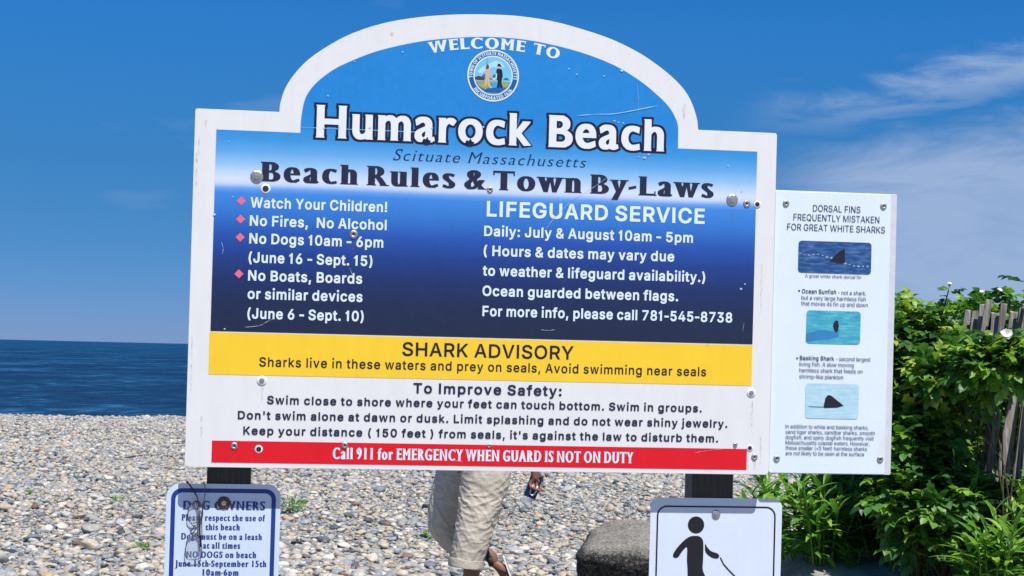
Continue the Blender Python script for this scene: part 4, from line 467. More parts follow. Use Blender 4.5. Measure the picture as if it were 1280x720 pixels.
  'M': (1169, ((91,25,100,52,144,55,394,945,351,948,358,976,528,976,736,595,744,569,754,569,769,582,1198,975,1367,975,1357,948,1314,945,1259,752,1066,55,1110,52,1102,24,880,25,890,53,934,55,1137,792,1135,797,1117,788,727,422,711,413,692,417,686,425,504,788,498,796,488,795,276,55,320,53,313,25),)),
  'S': (696, ((83,2,163,280,220,278,192,175,211,154,241,130,292,107,351,94,409,97,451,107,482,120,539,165,559,192,578,232,587,325,554,385,498,439,366,540,315,598,287,662,295,758,312,802,346,855,381,891,428,926,467,949,538,976,595,987,688,989,776,969,820,948,835,998,895,999,811,701,752,702,789,838,735,880,668,902,598,906,553,897,515,882,490,868,451,832,427,795,419,772,413,688,446,635,633,493,691,422,715,352,708,268,694,222,655,155,627,122,577,79,533,51,476,27,381,10,298,13,223,30,162,60,142,1),)),
  'a': (650, ((106,68,96,105,100,142,122,185,161,224,198,249,270,282,493,352,502,365,520,428,522,485,506,516,474,533,429,539,367,533,308,513,245,477,193,434,223,532,262,560,304,582,370,603,419,611,509,609,579,586,604,569,631,538,642,512,645,458,544,82,548,60,571,56,604,67,636,87,626,55,576,28,543,17,481,11,435,24,422,38,410,67,308,24,259,13,208,11,157,21,140,30), (226,92,233,78,255,61,277,54,310,53,360,66,430,108,486,325,414,306,350,282,316,265,271,235,243,202,228,168,220,128),)),
  'c': (666, ((172,138,158,185,156,235,175,325,228,432,268,482,316,525,368,559,429,586,525,609,626,610,691,593,745,568,723,481,667,520,606,539,512,536,433,506,391,474,346,425,308,358,288,302,279,232,287,175,308,138,333,114,365,96,408,84,481,83,551,94,632,121,613,45,559,27,472,13,405,11,340,17,287,31,238,58,201,92),)),
  'e': (726, ((177,138,161,202,160,248,180,342,231,442,266,485,321,533,369,563,426,589,491,606,566,612,618,606,661,593,707,566,737,531,757,488,766,428,763,368,749,313,299,313,289,305,284,288,278,242,281,205,293,165,312,134,351,104,371,94,422,84,475,83,530,91,614,116,695,156,671,78,608,47,561,32,551,11,291,11,293,29,229,64,193,105), (307,358,640,351,650,368,658,402,655,475,625,523,574,546,501,546,435,523,379,482,331,418),)),
  'h': (757, ((83,25,90,52,128,55,377,945,333,948,340,975,499,977,502,975,379,528,381,521,391,521,439,558,485,583,544,603,593,612,649,609,692,595,723,577,755,538,772,485,769,415,669,55,703,53,697,25,507,25,516,53,551,55,646,395,653,442,649,488,633,525,605,547,574,556,516,553,468,535,407,497,359,458,246,55,280,53,274,25),)),
  'i': (345, ((80,25,90,53,134,55,277,565,234,568,240,595,402,598,252,55,295,52,288,25), (347,808,341,835,351,858,375,885,396,897,418,904,448,903,468,892,486,865,486,845,472,818,448,797,421,783,393,778,371,784),)),
  's': (588, ((102,65,125,156,169,121,215,96,273,78,322,74,343,77,391,95,423,125,439,162,441,208,431,224,402,253,274,341,242,373,217,418,220,475,240,512,270,545,304,570,347,590,419,609,463,613,547,602,605,583,642,562,620,483,584,510,534,533,478,546,441,546,391,534,358,508,339,465,339,432,355,406,514,282,559,225,567,195,563,165,538,118,509,85,474,57,439,38,391,21,342,13,281,11,207,20,146,40),)),
  't': (512, ((191,85,181,122,186,178,284,528,197,531,197,535,461,747,426,599,631,595,612,535,607,533,402,528,309,195,303,128,319,96,344,81,376,76,453,88,532,122,510,48,406,17,361,11,305,14,261,24,229,40), (168,513,173,531,192,532),)),
  'u': (757, ((173,105,165,162,172,218,268,565,225,568,232,595,396,595,288,208,282,172,285,132,302,97,333,76,380,68,432,73,480,90,531,122,578,162,691,565,647,568,654,595,817,595,666,55,710,52,701,23,541,23,551,93,479,51,404,21,358,13,292,14,252,25,217,44,191,72),)),
 },
}
def set_line(font, text, track=0.0, space=.36):
    x = 0; out = []
    for ch in text:
        if ch == ' ': x += space + track; continue
        g = GLYPHS[font][ch]
        out.append((x, [np.array(p, float).reshape(-1, 2) / 1000 + np.array([x, 0]) for p in g[1]])); x += g[0] / 1000 + track
    return out

# ============================================================ the signs
def rotm(x, y, z):
    return Matrix.Rotation(z, 3, 'Z') @ Matrix.Rotation(x, 3, 'X') @ Matrix.Rotation(y, 3, 'Y')
SM = rotm(0.025698828, 0.00033786, 0.132335628)        # the sign board leans and turns a little
SO = Vector((-0.8584875741, 4.2674170777, 1.1730061192)) # its lower left front corner
SMi = SM.transposed()
def uv(px, py, dep=0.0):                       # sign-plane coordinates of a photo pixel, on the plane dep behind the board's face
    o = SMi @ (EYE - SO); d = SMi @ ray(px, py); t = (dep - o.y) / d.y
    return (o.x + d.x * t, o.z + d.z * t)
def uvs(pts, dep=0.0): return [uv(a, b, dep) for a, b in pts]

def wear(t, b, base, k=.07, streak=.08):       # faint dirt, chalking and grime streaks on painted sheet
    n1 = noise_node(t, 7, 6, .65); n2 = noise_node(t, 30, 5, .6, mscale=(1, 1, .18))
    v1 = ramp(t, n1.outputs['Fac'], [(.25, (1 - k,) * 3 + (1,)), (.75, (1 + k * .6,) * 3 + (1,))])
    v2 = ramp(t, n2.outputs['Fac'], [(.3, (1 - streak, 1 - streak, 1 - streak * 1.2, 1)), (.6, (1, 1, 1, 1))])
    c = mixrgb(t, 1.0, base, v1, 'MULTIPLY'); c = mixrgb(t, 1.0, c, v2, 'MULTIPLY')
    LK(t, c, b.inputs['Base Color'])
    n3 = noise_node(t, 60, 5, .6)
    LK(t, ramp(t, n3.outputs['Fac'], [(.3, (.30,) * 3 + (1,)), (.7, (.48,) * 3 + (1,))]), b.inputs['Roughness'])
    return c
def paint(name, col, k=.06, streak=.04, rough=.4):
    m, t, b = bsdf(name, col, rough, .4); wear(t, b, col, k, streak); return m
A = .92
def stained_white(name, col):
    m, t, b = bsdf(name, col, .4, .4)
    c = wear(t, b, col, .03, .035)
    n = noise_node(t, 9, 7, .7, mscale=(1, 1, .35)); st = ramp(t, n.outputs['Fac'], [(.60, (0, 0, 0, 1)), (.78, (.55, .55, .55, 1))])
    LK(t, mixrgb(t, st, c, (.66, .56, .42, 1)), b.inputs['Base Color']); return m
M_board = stained_white('board white paint', rgb(228, 227, 227, A))
M_edge = simple('board edge', rgb(160, 160, 158, .8), .6)
M_shark = stained_white('shark sign white', rgb(222, 233, 246, A))
M_yellow = paint('yellow vinyl', rgb(247, 204, 48, A), .04)
M_red = paint('red vinyl', rgb(222, 14, 32, A), .06)
M_navy = paint('navy lettering', rgb(36, 40, 62, A), .1)
M_black = paint('black lettering', rgb(28, 28, 34, A), .1)
M_outl = paint('letter outline', rgb(20, 26, 54, A), .1)
M_wlet = paint('white lettering', rgb(222, 236, 250, A), .03)
M_wbig = paint('white title lettering', rgb(230, 233, 240, A), .03)
M_pink = paint('pink diamond', rgb(232, 112, 134, A), .03)
M_ital = paint('thin blue lettering', rgb(14, 36, 92, A), .05)
M_steel = simple('galvanised steel', (.42, .42, .40, 1), .38, .5, .85, .25, 300, .3, 400)
M_hole = simple('painted hole shadow', (.012, .012, .014, 1), .8)  # near-black colour stands in for the shade inside holes and sockets
M_rust = simple('rusty washer', (.16, .075, .045, 1), .75, .3, .3, .35, 200, .4, 300)
M_post = simple('dark stained timber', (.019, .018, .019, 1), .5, .5, 0, .75, 9, 1.0, 24, mscale=(14, 14, .8))
M_batten = simple('batten timber', (.22, .16, .10, 1), .8, .3, 0, .2, 10)
M_scr = simple('scratch', rgb(178, 205, 228, .9), .6)

# blue face: printed colours run from sky blue through a white band to navy
m, t, b = bsdf('printed blue gradient', (0, 0, 1, 1), .4, .4)
vtop = uv(290, 100)[1]; vbot = uv(290, 415)[1]
c_ = N('ShaderNodeTexCoord', t); s_ = N('ShaderNodeSeparateXYZ', t); LK(t, c_.outputs['Object'], s_.inputs[0])
GRAD = (t, s_, b); M_blue = m

def lay_text(name, font, text, x0, x1, ybl, cap, mat, parent, org, dep=0.0, lift=.0012, track=0.0, space=.36, outline=None):
    a = uv(x0, ybl, dep); bq = uv(x1, ybl + (x1 - x0) * .026, dep); top = uv(x0, ybl - cap, dep)
    L = set_line(font, text, track, space)
    allp = np.concatenate([p for _, ps in L for p in ps]); w0, w1 = allp[:, 0].min(), allp[:, 0].max()
    sx = (bq[0] - a[0]) / (w1 - w0); sy = top[1] - a[1]
    to = lambda p, dx=0: np.stack([a[0] + (p[:, 0] - w0 + dx) * sx, a[1] + p[:, 1] * sy], 1)
    o = flat(name, [to(p) for _, ps in L for p in ps], dep - lift, mat, parent, org)
    if outline:                                # each outlined letter a hair above its neighbour, so overlaps never share a plane
        k = 0
        for (x, _), ch in zip(L, text.replace(' ', '')):
            ps = [np.array(p, float).reshape(-1, 2) / 1000 + np.array([x, 0]) for p in GLYPHS[outline[0]][ch][1]]
            flat('letter_outline', [to(p) for p in ps], dep - lift + .0003 + .00003 * (k % 3), outline[1], o, org); k += 1
    return o
def arc_text(name, font, text, c, R, a0, a1, cap, mat, parent, org, dep, inside=False, track=.05, sx=None):
    L = set_line(font, text, track, .75 if cap > .02 else .45); allp = np.concatenate([p for _, ps in L for p in ps]); w0, w1 = allp[:, 0].min(), allp[:, 0].max()
    polys = []
    for _, ps in L:
        q0 = np.concatenate(ps); mid = (q0[:, 0].min() + q0[:, 0].max()) / 2
        for p in ps:
            f = (p[:, 0] - w0) / (w1 - w0); ang = a0 + (a1 - a0) * f
            r = R - p[:, 1] * cap if inside else R + p[:, 1] * cap
            polys.append(np.stack([c[0] + r * np.sin(ang), c[1] + r * np.cos(ang)], 1))
    return flat(name, polys, dep, mat, parent, org)
def bolt(px, py, rpx, parent, org, dep, kind='washer', name='bolt', mat=None, head=None):
    u, v = uv(px, py, dep); r = rpx * .0022
    mb = MB(); cx, cz = u - org[0], v - org[2]; y = dep - org[1]
    def ringstack(prof, n=20, rot=0):
        vs = []
        for rr, yy in prof:
            for k in range(n):
                a = 2 * math.pi * k / n + rot; vs.append((cx + rr * math.cos(a), y - yy, cz + rr * math.sin(a)))
        fs = [(i * n + k, (i + 1) * n + k, (i + 1) * n + (k + 1) % n, i * n + (k + 1) % n) for i in range(len(prof) - 1) for k in range(n)]
        fs.append(tuple((len(prof) - 1) * n + k for k in range(n))[::-1]); mb.add(vs, fs)
    if kind == 'eyelet':
        ringstack([(r * 1.25, -.001), (r * 1.2, .0012), (r * .8, .0016)]); o = mb.build('eyelet', M_wbig, parent, True)
        mb = MB(); ringstack([(r * .72, .0012), (r * .66, .0030), (r * .3, .0036)], 6); mb.build('bolt_head', M_steel, o); return o
    if kind == 'washer':
        ringstack([(r, -.001), (r, .0016), (r * .93, .0026), (r * .55, .0030)])
        o = mb.build(name, mat or M_steel, parent, True)
        mb = MB(); ringstack([(r * .46, .002), (r * .46, .0048), (r * .40, .0058)], 6, .4); mb.build('bolt_head', head or M_steel, o)
        return o
    if kind == 'screw':
        ringstack([(r, -.001), (r * .98, .0015), (r * .8, .003), (r * .4, .0042), (r * .36, .0030)])
        o = mb.build('screw', mat or M_steel, parent, True)
        mb = MB(); ringstack([(r * .3, .0030), (r * .28, .0034)], 6); mb.build('screw_socket', M_hole, o); return o
    if kind == 'hole':
        ringstack([(r * 1.35, -.001), (r * 1.30, .0013), (r * .95, .0016)]); o = mb.build('eyelet', M_wbig, parent, True)
        mb = MB(); ringstack([(r * .85, .0012), (r * .80, .0020)]); mb.build('screw_hole', M_hole, o); return o

# ---- the big board
org = (.8, .06, -1.19)                                    # local origin: at the foot of the posts
rot4 = SM.to_4x4()
def sroot(name, org, label, cat, group=None):
    return empty(name, SO + SM @ Vector(org), label, cat, group, rot4)
bs = sroot('beach_rules_sign', org, 'big arched white framed beach rules board with blue, yellow and red print on two posts', 'sign')
outer = smoothpoly([(349, 139), (350.7, 127.7), (356.7, 110), (368.5, 92), (386, 74), (410, 57.5), (440, 41.8), (481.4, 28.5), (526, 21.3), (570, 18.2), (613.5, 18.2), (649, 20.2), (687.7, 26), (726, 36), (765, 49.3), (800.6, 67), (830, 87.6), (851, 107), (863, 124.8), (870.5, 145.6), (873.4, 162)], 3)
inner = smoothpoly([(375.5, 166), (376.8, 145.6), (382, 122), (395, 104), (416, 87.6), (440, 75.8), (472.5, 63.6), (517, 53.3), (560, 48), (604.6, 46), (642, 48), (679, 53.5), (726, 65.4), (768, 81.7), (797.7, 99.5), (818.5, 116), (836.3, 133.7), (846, 151.5), (848, 165)], 3)
Wd, Hd = 1.6, .9542
def rc(cx, cy, r, a0): return [(cx + r * math.cos(R_(a0 + 22.5 * i)), cy + r * math.sin(R_(a0 + 22.5 * i))) for i in range(5)]
poly = rc(.012, .012, .012, 180) + rc(Wd - .012, .012, .012, 270) + rc(Wd - .006, Hd - .006, .006, 0) + [tuple(p) for p in uvs(outer)[::-1]] + rc(.006, Hd - .006, .006, 90)
# keep the shoulders level with the board's top edge
poly = [(p[0], Hd) if (abs(p[1] - Hd) < .012 and 0.05 < p[0] < Wd - .05) else p for p in poly]
board = slab('board', poly, 0.0, .013, M_board, bs, org, .0012)
U0, U1 = uv(263, 414)[0], uv(940.5, 432)[0]
vb_blue = uv(263, 413.6)[1]; vyb = uv(261.6, 467.8)[1]
vs_top = uv(320, 163.8)[1]
inn = uvs(inner)
bluepoly = [(U0, vb_blue), (U1, vb_blue), (U1, vs_top), (inn[-1][0], vs_top)] + inn[::-1][1:-1] + [(inn[0][0], vs_top), (U0, vs_top)]
blue = flat('blue_face', [bluepoly], -.0006, M_blue, bs, org)
# gradient stops (height in the print: printed colour)
t, s_, b = GRAD
stops = [(120, 34, 132, 206), (150, 38, 135, 208), (172, 62, 148, 214), (188, 100, 168, 224), (203, 150, 194, 232), (216, 200, 216, 238), (222, 212, 222, 240), (227, 196, 212, 240), (233, 104, 158, 226), (239, 62, 134, 214), (262, 50, 118, 200), (290, 36, 82, 168), (316, 28, 60, 132), (345, 26, 46, 98), (375, 26, 40, 76), (410, 28, 38, 66)]
za, zb = uv(250, 110)[1] - org[2], uv(250, 415)[1] - org[2]
nzw = noise_node(t, 2.5, 2)
zz = MATH(t, 'ADD', s_.outputs['Z'], MATH(t, 'MULTIPLY_ADD', nzw.outputs['Fac'], .012, -.006))
fac = MATH(t, 'DIVIDE', MATH(t, 'SUBTRACT', zz, zb), za - zb)
st = sorted([((uv(250, y)[1] - org[2] - zb) / (za - zb), rgb(r, g, bb, A)) for y, r, g, bb in stops])
gcol = ramp(t, fac, st)
wear(t, b, gcol, .05, .03)
yel = flat('yellow_band', [[(U0 - .002, vyb), (U1, vyb), (U1, vb_blue - .003), (U0 - .002, vb_blue - .003)]], -.0006, M_yellow, bs, org)
r0, r1 = uv(265.0, 550.6), uv(264.8, 578)
rx1 = uv(933.3, 575)[0]
red = flat('red_band', [[(r0[0], r1[1]), (rx1, r1[1]), (rx1, r0[1]), (r0[0], r0[1])]], -.0006, M_red, bs, org)
# joint between the arch board and the lower board shows as a pale line through the print
vj = uv(376, 159.5)[1]
flat('joint_line', [[(uv(376, 160)[0], vj), (uv(520, 166)[0], vj), (uv(520, 166)[0], vj + .0022), (uv(376, 160)[0], vj + .0018)]], -.0011, simple('joint', rgb(110, 175, 225, A), .5), bs, org)

T = lambda *a, **k: lay_text(*a, parent=bs, org=org, **k)
T('lettering', 'flare', 'Humarock', 394.5, 664, 170.8, 39, mat=M_wbig, outline=('flareline', M_outl), track=-.02)
T('lettering', 'flare', 'Beach', 685, 830, 182.6, 38, mat=M_wbig, outline=('flareline', M_outl), track=-.02)
T('lettering', 'ital', 'Scituate Massachusetts', 491, 732.6, 200.3, 14.5, mat=M_ital, track=.10)
T('lettering', 'fat', 'Beach Rules & Town By-Laws', 325.5, 892, 226.8, 25.2, mat=M_navy, space=.30)
LH = [('Watch Your Children!', 313, 483.8, 259), ('No Fires,  No Alcohol', 312.1, 483.2, 281.6), ('No Dogs 10am - 6pm', 311.5, 479, 303.9), ('(June 16 - Sept. 15)', 310.6, 465.4, 327.6), ('No Boats, Boards', 310, 452.6, 350.2), ('or similar devices', 309.4, 453, 373.1), ('(June 6 - Sept. 10)', 309.1, 454.4, 397.6)]
for s, a_, b_, y in LH: T('lettering', 'bold', s, a_, b_, y, 12.2, mat=M_wlet)
RH = [('Daily: July & August 10am - 5pm', 605, 866, 294.5), ('( Hours & dates may vary due', 604.4, 842.6, 319.1), ('to weather & lifeguard availability.)', 603.2, 881.2, 344), ('Ocean guarded between flags.', 602.9, 847.4, 369.3), ('For more info, please call 781-545-8738', 602.9, 915, 394.6)]
T('lettering', 'bold', 'LIFEGUARD SERVICE', 608.2, 880.6, 269.8, 18, mat=M_wlet)
for s, a_, b_, y in RH: T('lettering', 'bold', s, a_, b_, y, 12.0, mat=M_wlet)
T('lettering', 'medium', 'SHARK ADVISORY', 502.8, 716.7, 444.3, 16.4, mat=M_black)
T('lettering', 'medium', 'Sharks live in these waters and prey on seals, Avoid swimming near seals', 324, 882.4, 457.8, 11.2, mat=M_black, track=.05)
T('lettering', 'bold', 'To Improve Safety:', 516.5, 701.8, 491, 12, mat=M_navy, track=.05)
T('lettering', 'bold', 'Swim close to shore where your feet can touch bottom. Swim in groups.', 333.8, 877, 504.6, 9.6, mat=M_navy, track=.05)
T('lettering', 'bold', "Don't swim alone at dawn or dusk. Limit splashing and do not wear shiny jewelry.", 297.2, 908.9, 523.4, 9.6, mat=M_navy, track=.05)
T('lettering', 'bold', "Keep your distance ( 150 feet ) from seals, it's against the law to disturb them.", 304, 897.3, 542.8, 9.6, mat=M_navy, track=.05)
T('lettering', 'fatwide', 'Call 911 for EMERGENCY WHEN GUARD IS NOT ON DUTY', 415.8, 791.5, 573.6, 14.2, mat=M_wlet, space=.5, track=.0)
for cx, cy in ((301.7, 251), (300.8, 273.9), (300.2, 296.5), (298.7, 342.2)):
    flat('diamond', [uvs([(cx - 5.8, cy), (cx, cy - 5.6), (cx + 5.8, cy + .2), (cx, cy + 5.6)])], -.0012, M_pink, bs, org)
# WELCOME TO on its arc
cc = uv(618, 61.3); R0 = 350 * .0022
arc_text('lettering', 'fatwide', 'WELCOME TO', (cc[0], cc[1] - R0), R0, -.232, .232, 13.6 * .0022, M_wbig, bs, org, -.0012, track=.05)

# town seal
sc = uv(616.4, 94.6); px = .00221
seal = flat('town_seal', [circle(*sc, 32.5 * px, 48)], -.0012, paint('seal ring', rgb(28, 88, 168, A)), bs, org)
M_srim = paint('seal rim', rgb(214, 236, 250, A))
for r_a, r_b in ((32.2, 30.4), (24.6, 23.2)):
    flat('seal_rim', [circle(*sc, r_a * px, 48), circle(*sc, r_b * px, 48)], -.0015, M_srim, seal, org)
arc_text('seal_lettering', 'fatwide', 'TOWN OF SCITUATE MASSACHUSETTS', sc, 25.6 * px, R_(-98), R_(98), 4.2 * px, M_srim, seal, org, -.0016, track=.08)
arc_text('seal_lettering', 'fatwide', 'INCORPORATED 1636', sc, 29.8 * px, R_(234), R_(126), 4.2 * px, M_srim, seal, org, -.0016, inside=True, track=.08)
def sp(pts, dep, mat, name='seal_picture'):
    return flat(name, [[(sc[0] + x * px, sc[1] + y * px) for x, y in pts]], dep, mat, seal, org)
cir = lambda y0, y1, r=23.2: [(x, y) for x, y in circle(0, 0, r, 60) if y0 <= y <= y1]
sp(cir(-30, 30), -.0014, paint('seal sky', rgb(120, 196, 226, A)))
sp([(-20, 4), (-14, 10), (-6, 14), (2, 19), (9, 17), (14, 12), (8, 9), (0, 11), (-8, 7), (-14, 2)], -.00145, paint('seal cloud', rgb(176, 220, 236, A)))
sp([(-20, -5), (-15, -2), (-11, 2), (-6, 0), (-3, -4), (1, 2), (5, 0), (6, -5)] , -.0015, paint('seal trees', rgb(34, 122, 128, A)))
sp([(12, -5), (15, -2), (18, -2), (20, -5)], -.0015, paint('seal trees', rgb(34, 122, 128, A)))
sp([(-23.0, -3), (-18, -1), (-11, -3), (-11, -6.5), (-22.5, -6)], -.00155, paint('seal house', rgb(84, 60, 74, A)))
sp([(x, y) for x, y in circle(0, 0, 23.2, 60) if y <= -5.5], -.0016, paint('seal grass', rgb(146, 160, 98, A)))
sp([(-21, -10), (21, -9.5), (18, -14), (8, -21.5), (-8, -21.5), (-17, -15)][::-1], -.00163, paint('seal river', rgb(24, 96, 172, A)))
sp([(2, -7), (6, -9), (4, -15), (-4, -15), (-1, -11)], -.00166, paint('seal brook', rgb(58, 164, 218, A)))
sp([(-20, -10.5), (-2, -9), (-4, -15), (-10, -17.5), (-17, -14)], -.00169, paint('seal grass', rgb(150, 162, 96, A)))
sp([(9, -9.5), (21, -9.5), (17, -14), (12, -14)], -.00169, paint('seal grass', rgb(160, 166, 104, A)))
M_tan = paint('seal tan', rgb(212, 176, 152, A)); M_dk = paint('seal dark', rgb(24, 30, 52, A)); M_brn = paint('seal brown', rgb(96, 66, 70, A))
sp([(-9.5, 9), (-6, 10), (-4.5, 7), (-4, 1), (2, -4.5), (.5, -5.5), (-4.5, -1.5), (-4.3, -10), (-1, -15), (-3, -16), (-6.5, -12), (-7, -6), (-8, -12), (-10, -14.5), (-11, -14), (-9.5, -6), (-10, 2)], -.0018, M_tan)
sp([(-9.5, 8), (-9, 12), (-7, 14), (-5.5, 12), (-5.5, 9), (-7, 7.5)], -.00185, M_brn)
sp([(-8.3, 13), (-7.9, 13), (-7.9, 21), (-8.3, 21)], -.00185, M_brn)
sp([(4, 8), (8, 9.5), (11, 7), (12, 0), (11, -4), (10.5, -9), (12.5, -14), (9, -14.5), (8.5, -8), (8, -14.5), (5.5, -14.5), (5.8, -6), (4, -2), (3.6, 3)], -.0018, M_dk)
sp([(4.8, 9), (9, 9), (9.4, 12), (7, 14), (5, 12)], -.00183, M_tan)
sp([(3.8, 12), (10.4, 11.2), (10, 12.6), (9, 13), (8.6, 15), (5.4, 15), (5.2, 13)], -.00187, M_dk)
sp([(3.8, 3), (4.8, 3), (4.4, -4), (0.5, -6), (.3, -3.5), (3, -2.4)], -.00187, paint('seal pale', rgb(206, 222, 226, A)))

# fixings, eyelets and old screw holes
for a in ((321, 221, 8, 'washer'), (332, 236, 4.6, 'hole'), (442, 293, 5.6, 'screw'), (612.5, 237.3, 4, 'screw'), (915, 250, 7.6, 'washer'), (933.3, 254.8, 4.8, 'screw'), (946.5, 255.5, 3.6, 'hole'),
          (327.3, 476, 5.0, 'eyelet'), (939, 491.3, 4.8, 'eyelet'), (292.8, 557.4, 4.6, 'screw'), (323.4, 561.5, 3.8, 'hole'), (431, 556.8, 4.2, 'screw'), (611.5, 557.2, 2.8, 'screw'), (919, 556, 3, 'screw'), (937.2, 560, 3.2, 'hole'), (943, 571.3, 4.2, 'screw')):
    bolt(a[0], a[1], a[2], bs, org, 0, a[3])
# scratches and chips in the print
def scratch(pts, w=.8, parent=bs, org=org, dep=0.0, lift=.0021):
    rr = random.Random(int(pts[0][0] * 7)); P = smoothpoly(pts, 5); top = []; bot = []; w *= .65
    for i, (x, y) in enumerate(P):
        dx, dy = P[min(i + 1, len(P) - 1)][0] - P[max(i - 1, 0)][0], P[min(i + 1, len(P) - 1)][1] - P[max(i - 1, 0)][1]
        L = math.hypot(dx, dy) + 1e-6; ww = w * (.2 + .8 * rr.random()) * (.15 if i in (0, len(P) - 1) else 1) / 2
        top.append((x - dy / L * ww, y + dx / L * ww)); bot.append((x + dy / L * ww, y - dx / L * ww))
    return flat('scratch', [uvs(top + bot[::-1], dep)], dep - lift, M_scr, parent, org)
scratch([(722, 144.5), (745, 142.8), (765, 142.5), (790, 138.5), (822, 132)], 1.6)
scratch([(760, 221), (745, 232), (730, 241), (714, 250)], .9)
scratch([(712, 253), (700, 265), (690, 276), (682, 287)], 1.0)
scratch([(306, 409), (324, 407), (334, 402), (343, 398)], .9)
scratch([(277, 303), (279, 311), (277.5, 318)], 1.2)
scratch([(437, 334), (440, 343)], .8)
scratch([(796, 103), (797.5, 118), (798, 141)], .5)
scratch([(930, 403), (928, 415)], .5)
scratch([(676, 412), (684, 413), (694, 412)], .9)
scratch([(868, 566), (884, 563), (905, 561)], .5)
scratch([(560, 572), (566, 575), (578, 577)], .5)
rr = random.Random(3)
for cx, cy, r in ((503, 65, 1.3), (777, 88, 2.2), (755, 95, 1.1), (721, 93, 1.2), (711, 86, 1.1), (410, 120, 1.2), (443, 77, 1.1), (768, 151, 1.3), (773, 153, 1.2), (779, 153.5, 1.3), (805, 197, 2.4), (810.5, 193, 1.6), (798, 196, 1), (268, 268, 1.8), (291, 246, 1), (286, 177, 1), (910, 207, 1), (927, 239, 1.2), (926, 361, 2), (931, 355, 1.2), (281, 411, 1.2), (884, 430, 1), (448, 553, .9), (462, 159.6, 1.6), (424, 159, 1.4), (540, 160, 1.4), (604, 158.5, 1.6), (405, 160, 1.6)):
    flat('paint_chip', [uvs([(cx + r * (.6 + .6 * rr.random()) * math.cos(a), cy + r * .8 * (.6 + .6 * rr.random()) * math.sin(a)) for a in np.linspace(0, 6.28, 8)[:-1]])], -.0021, M_scr, bs, org)
m, t, b = bsdf('rust run', (.30, .15, .06, 1), .8, .2); M_run = m
nr = noise_node(t, 160, 4, .7, mscale=(3, 1, .5)); tr0 = N('ShaderNodeBsdfTransparent', t); mr = N('ShaderNodeMixShader', t)
LK(t, ramp(t, nr.outputs['Fac'], [(.46, (0, 0, 0, 1)), (.70, (.5, .5, .5, 1))]), mr.inputs[0]); LK(t, tr0.outputs[0], mr.inputs[1]); LK(t, b.outputs[0], mr.inputs[2]); LK(t, mr.outputs[0], t.nodes['Material Output'].inputs[0])
for cx, cy, w_, l_ in ((246, 190, 3, 42), (249, 170, 2, 26), (258, 150, 4, 9), (433, 568, 3, 10), (293, 566, 3, 12), (322, 240, 3, 14), (333, 245, 2.4, 22), (442, 302, 2.6, 26), (916, 262, 3, 16), (940, 499, 3, 40), (328, 484, 3, 18), (943, 575, 3, 12), (952, 330, 2, 60), (240, 420, 2, 70), (855, 130, 4, 20), (490, 40, 6, 5), (951, 545, 3, 34), (252, 520, 3, 30)):
    flat('rust_run', [uvs([(cx - w_ / 2, cy), (cx + w_ / 2, cy), (cx + w_ * .3 - l_ * .02, cy + l_), (cx - w_ * .2 - l_ * .02, cy + l_)])], -.0018, M_run, bs, org)
# dark tears below the a and the o of the title
for cx, cy, w_ in ((533, 177, 5.5), (587, 179, 6)):
    flat('torn_vinyl', [uvs([(cx - w_, cy), (cx - w_ * .6, cy - 4), (cx - w_ * .2, cy - 2.6), (cx + w_ * .2, cy - 6), (cx + w_ * .5, cy - 2), (cx + w_, cy - 1), (cx + w_ * .5, cy + 4), (cx - w_ * .4, cy + 4)])], -.0020, M_outl, bs, org)
# posts and battens
def post(u0, u1, name='post'):
    mb = MB(); mb.box(u0 - org[0], u1 - org[0], .0595 - org[1], .150 - org[1], -1.42 - org[2], .90 - org[2]); return bevel(mb.build(name, M_post, bs), .004, 2)
pl0, pl1 = uv(258.5, 595, .0595)[0], uv(313, 595, .0595)[0]
pr0, pr1 = uv(865.5, 600, .0595)[0], uv(917, 600, .0595)[0]
post(pl0, pl1); post(pr0, pr1)
for v in (.10, .46, .84):
    mb = MB(); mb.box(.04 - org[0], 1.56 - org[0] if v > .8 else 1.90 - org[0], .0265 - org[1], .0585 - org[1], v - .045 - org[2], v + .045 - org[2]); bevel(mb.build('batten', M_batten, bs), .002, 1)

# ---- shark fin sign, beside the big board on the same battens
DS = .0130
p0 = uv(971.5, 236.5, DS); p1 = uv(1122, 243, DS); p2 = uv(1117.6, 594.3, DS)
du0 = 1.6005; du1 = p1[0]; dv1 = p1[1]; dv0 = uv(1040, 592.8, DS)[1]
orgd = (1.76, .02, dv0)
ds = sroot('shark_fin_sign', orgd, 'narrow white dorsal fin identification sign with three sea pictures, right of the big board', 'sign')
slab('backing_panel', rrect(du0 + .0, dv0, du1, dv1, .004, 3), DS + .003, DS + .012, simple('backing panel', rgb(205, 208, 212, A), .5, var=.05), ds, orgd, .001)
slab('face_sheet', rrect(du0 + .004, dv0 + .002, du1 - .0195, dv1 - .003, .006, 4), DS, DS + .0028, M_shark, ds, orgd, .0006)
D = lambda *a, **k: lay_text(*a, parent=ds, org=orgd, dep=DS, **k)
M_dk2 = paint('dark grey print', rgb(52, 58, 70, A), .08)
for s, a_, b_, y in (('DORSAL FINS', 1016, 1075.4, 264.2), ('FREQUENTLY MISTAKEN', 991.7, 1099, 275.2), ('FOR GREAT WHITE SHARKS', 983.8, 1106, 287.4)): D('lettering', 'sans', s, a_, b_, y, 8.2, mat=M_dk2)
D('caption', 'sans', 'A great white shark dorsal fin', 1006.2, 1076.2, 346.6, 4.2, mat=M_dk2)
D('lettering', 'medium', 'Ocean Sunfish', 1002.2, 1045, 366.4, 5.2, mat=M_dk2); D('lettering', 'sans', '- not a shark,', 1047.5, 1082.8, 368.2, 5.2, mat=M_dk2)
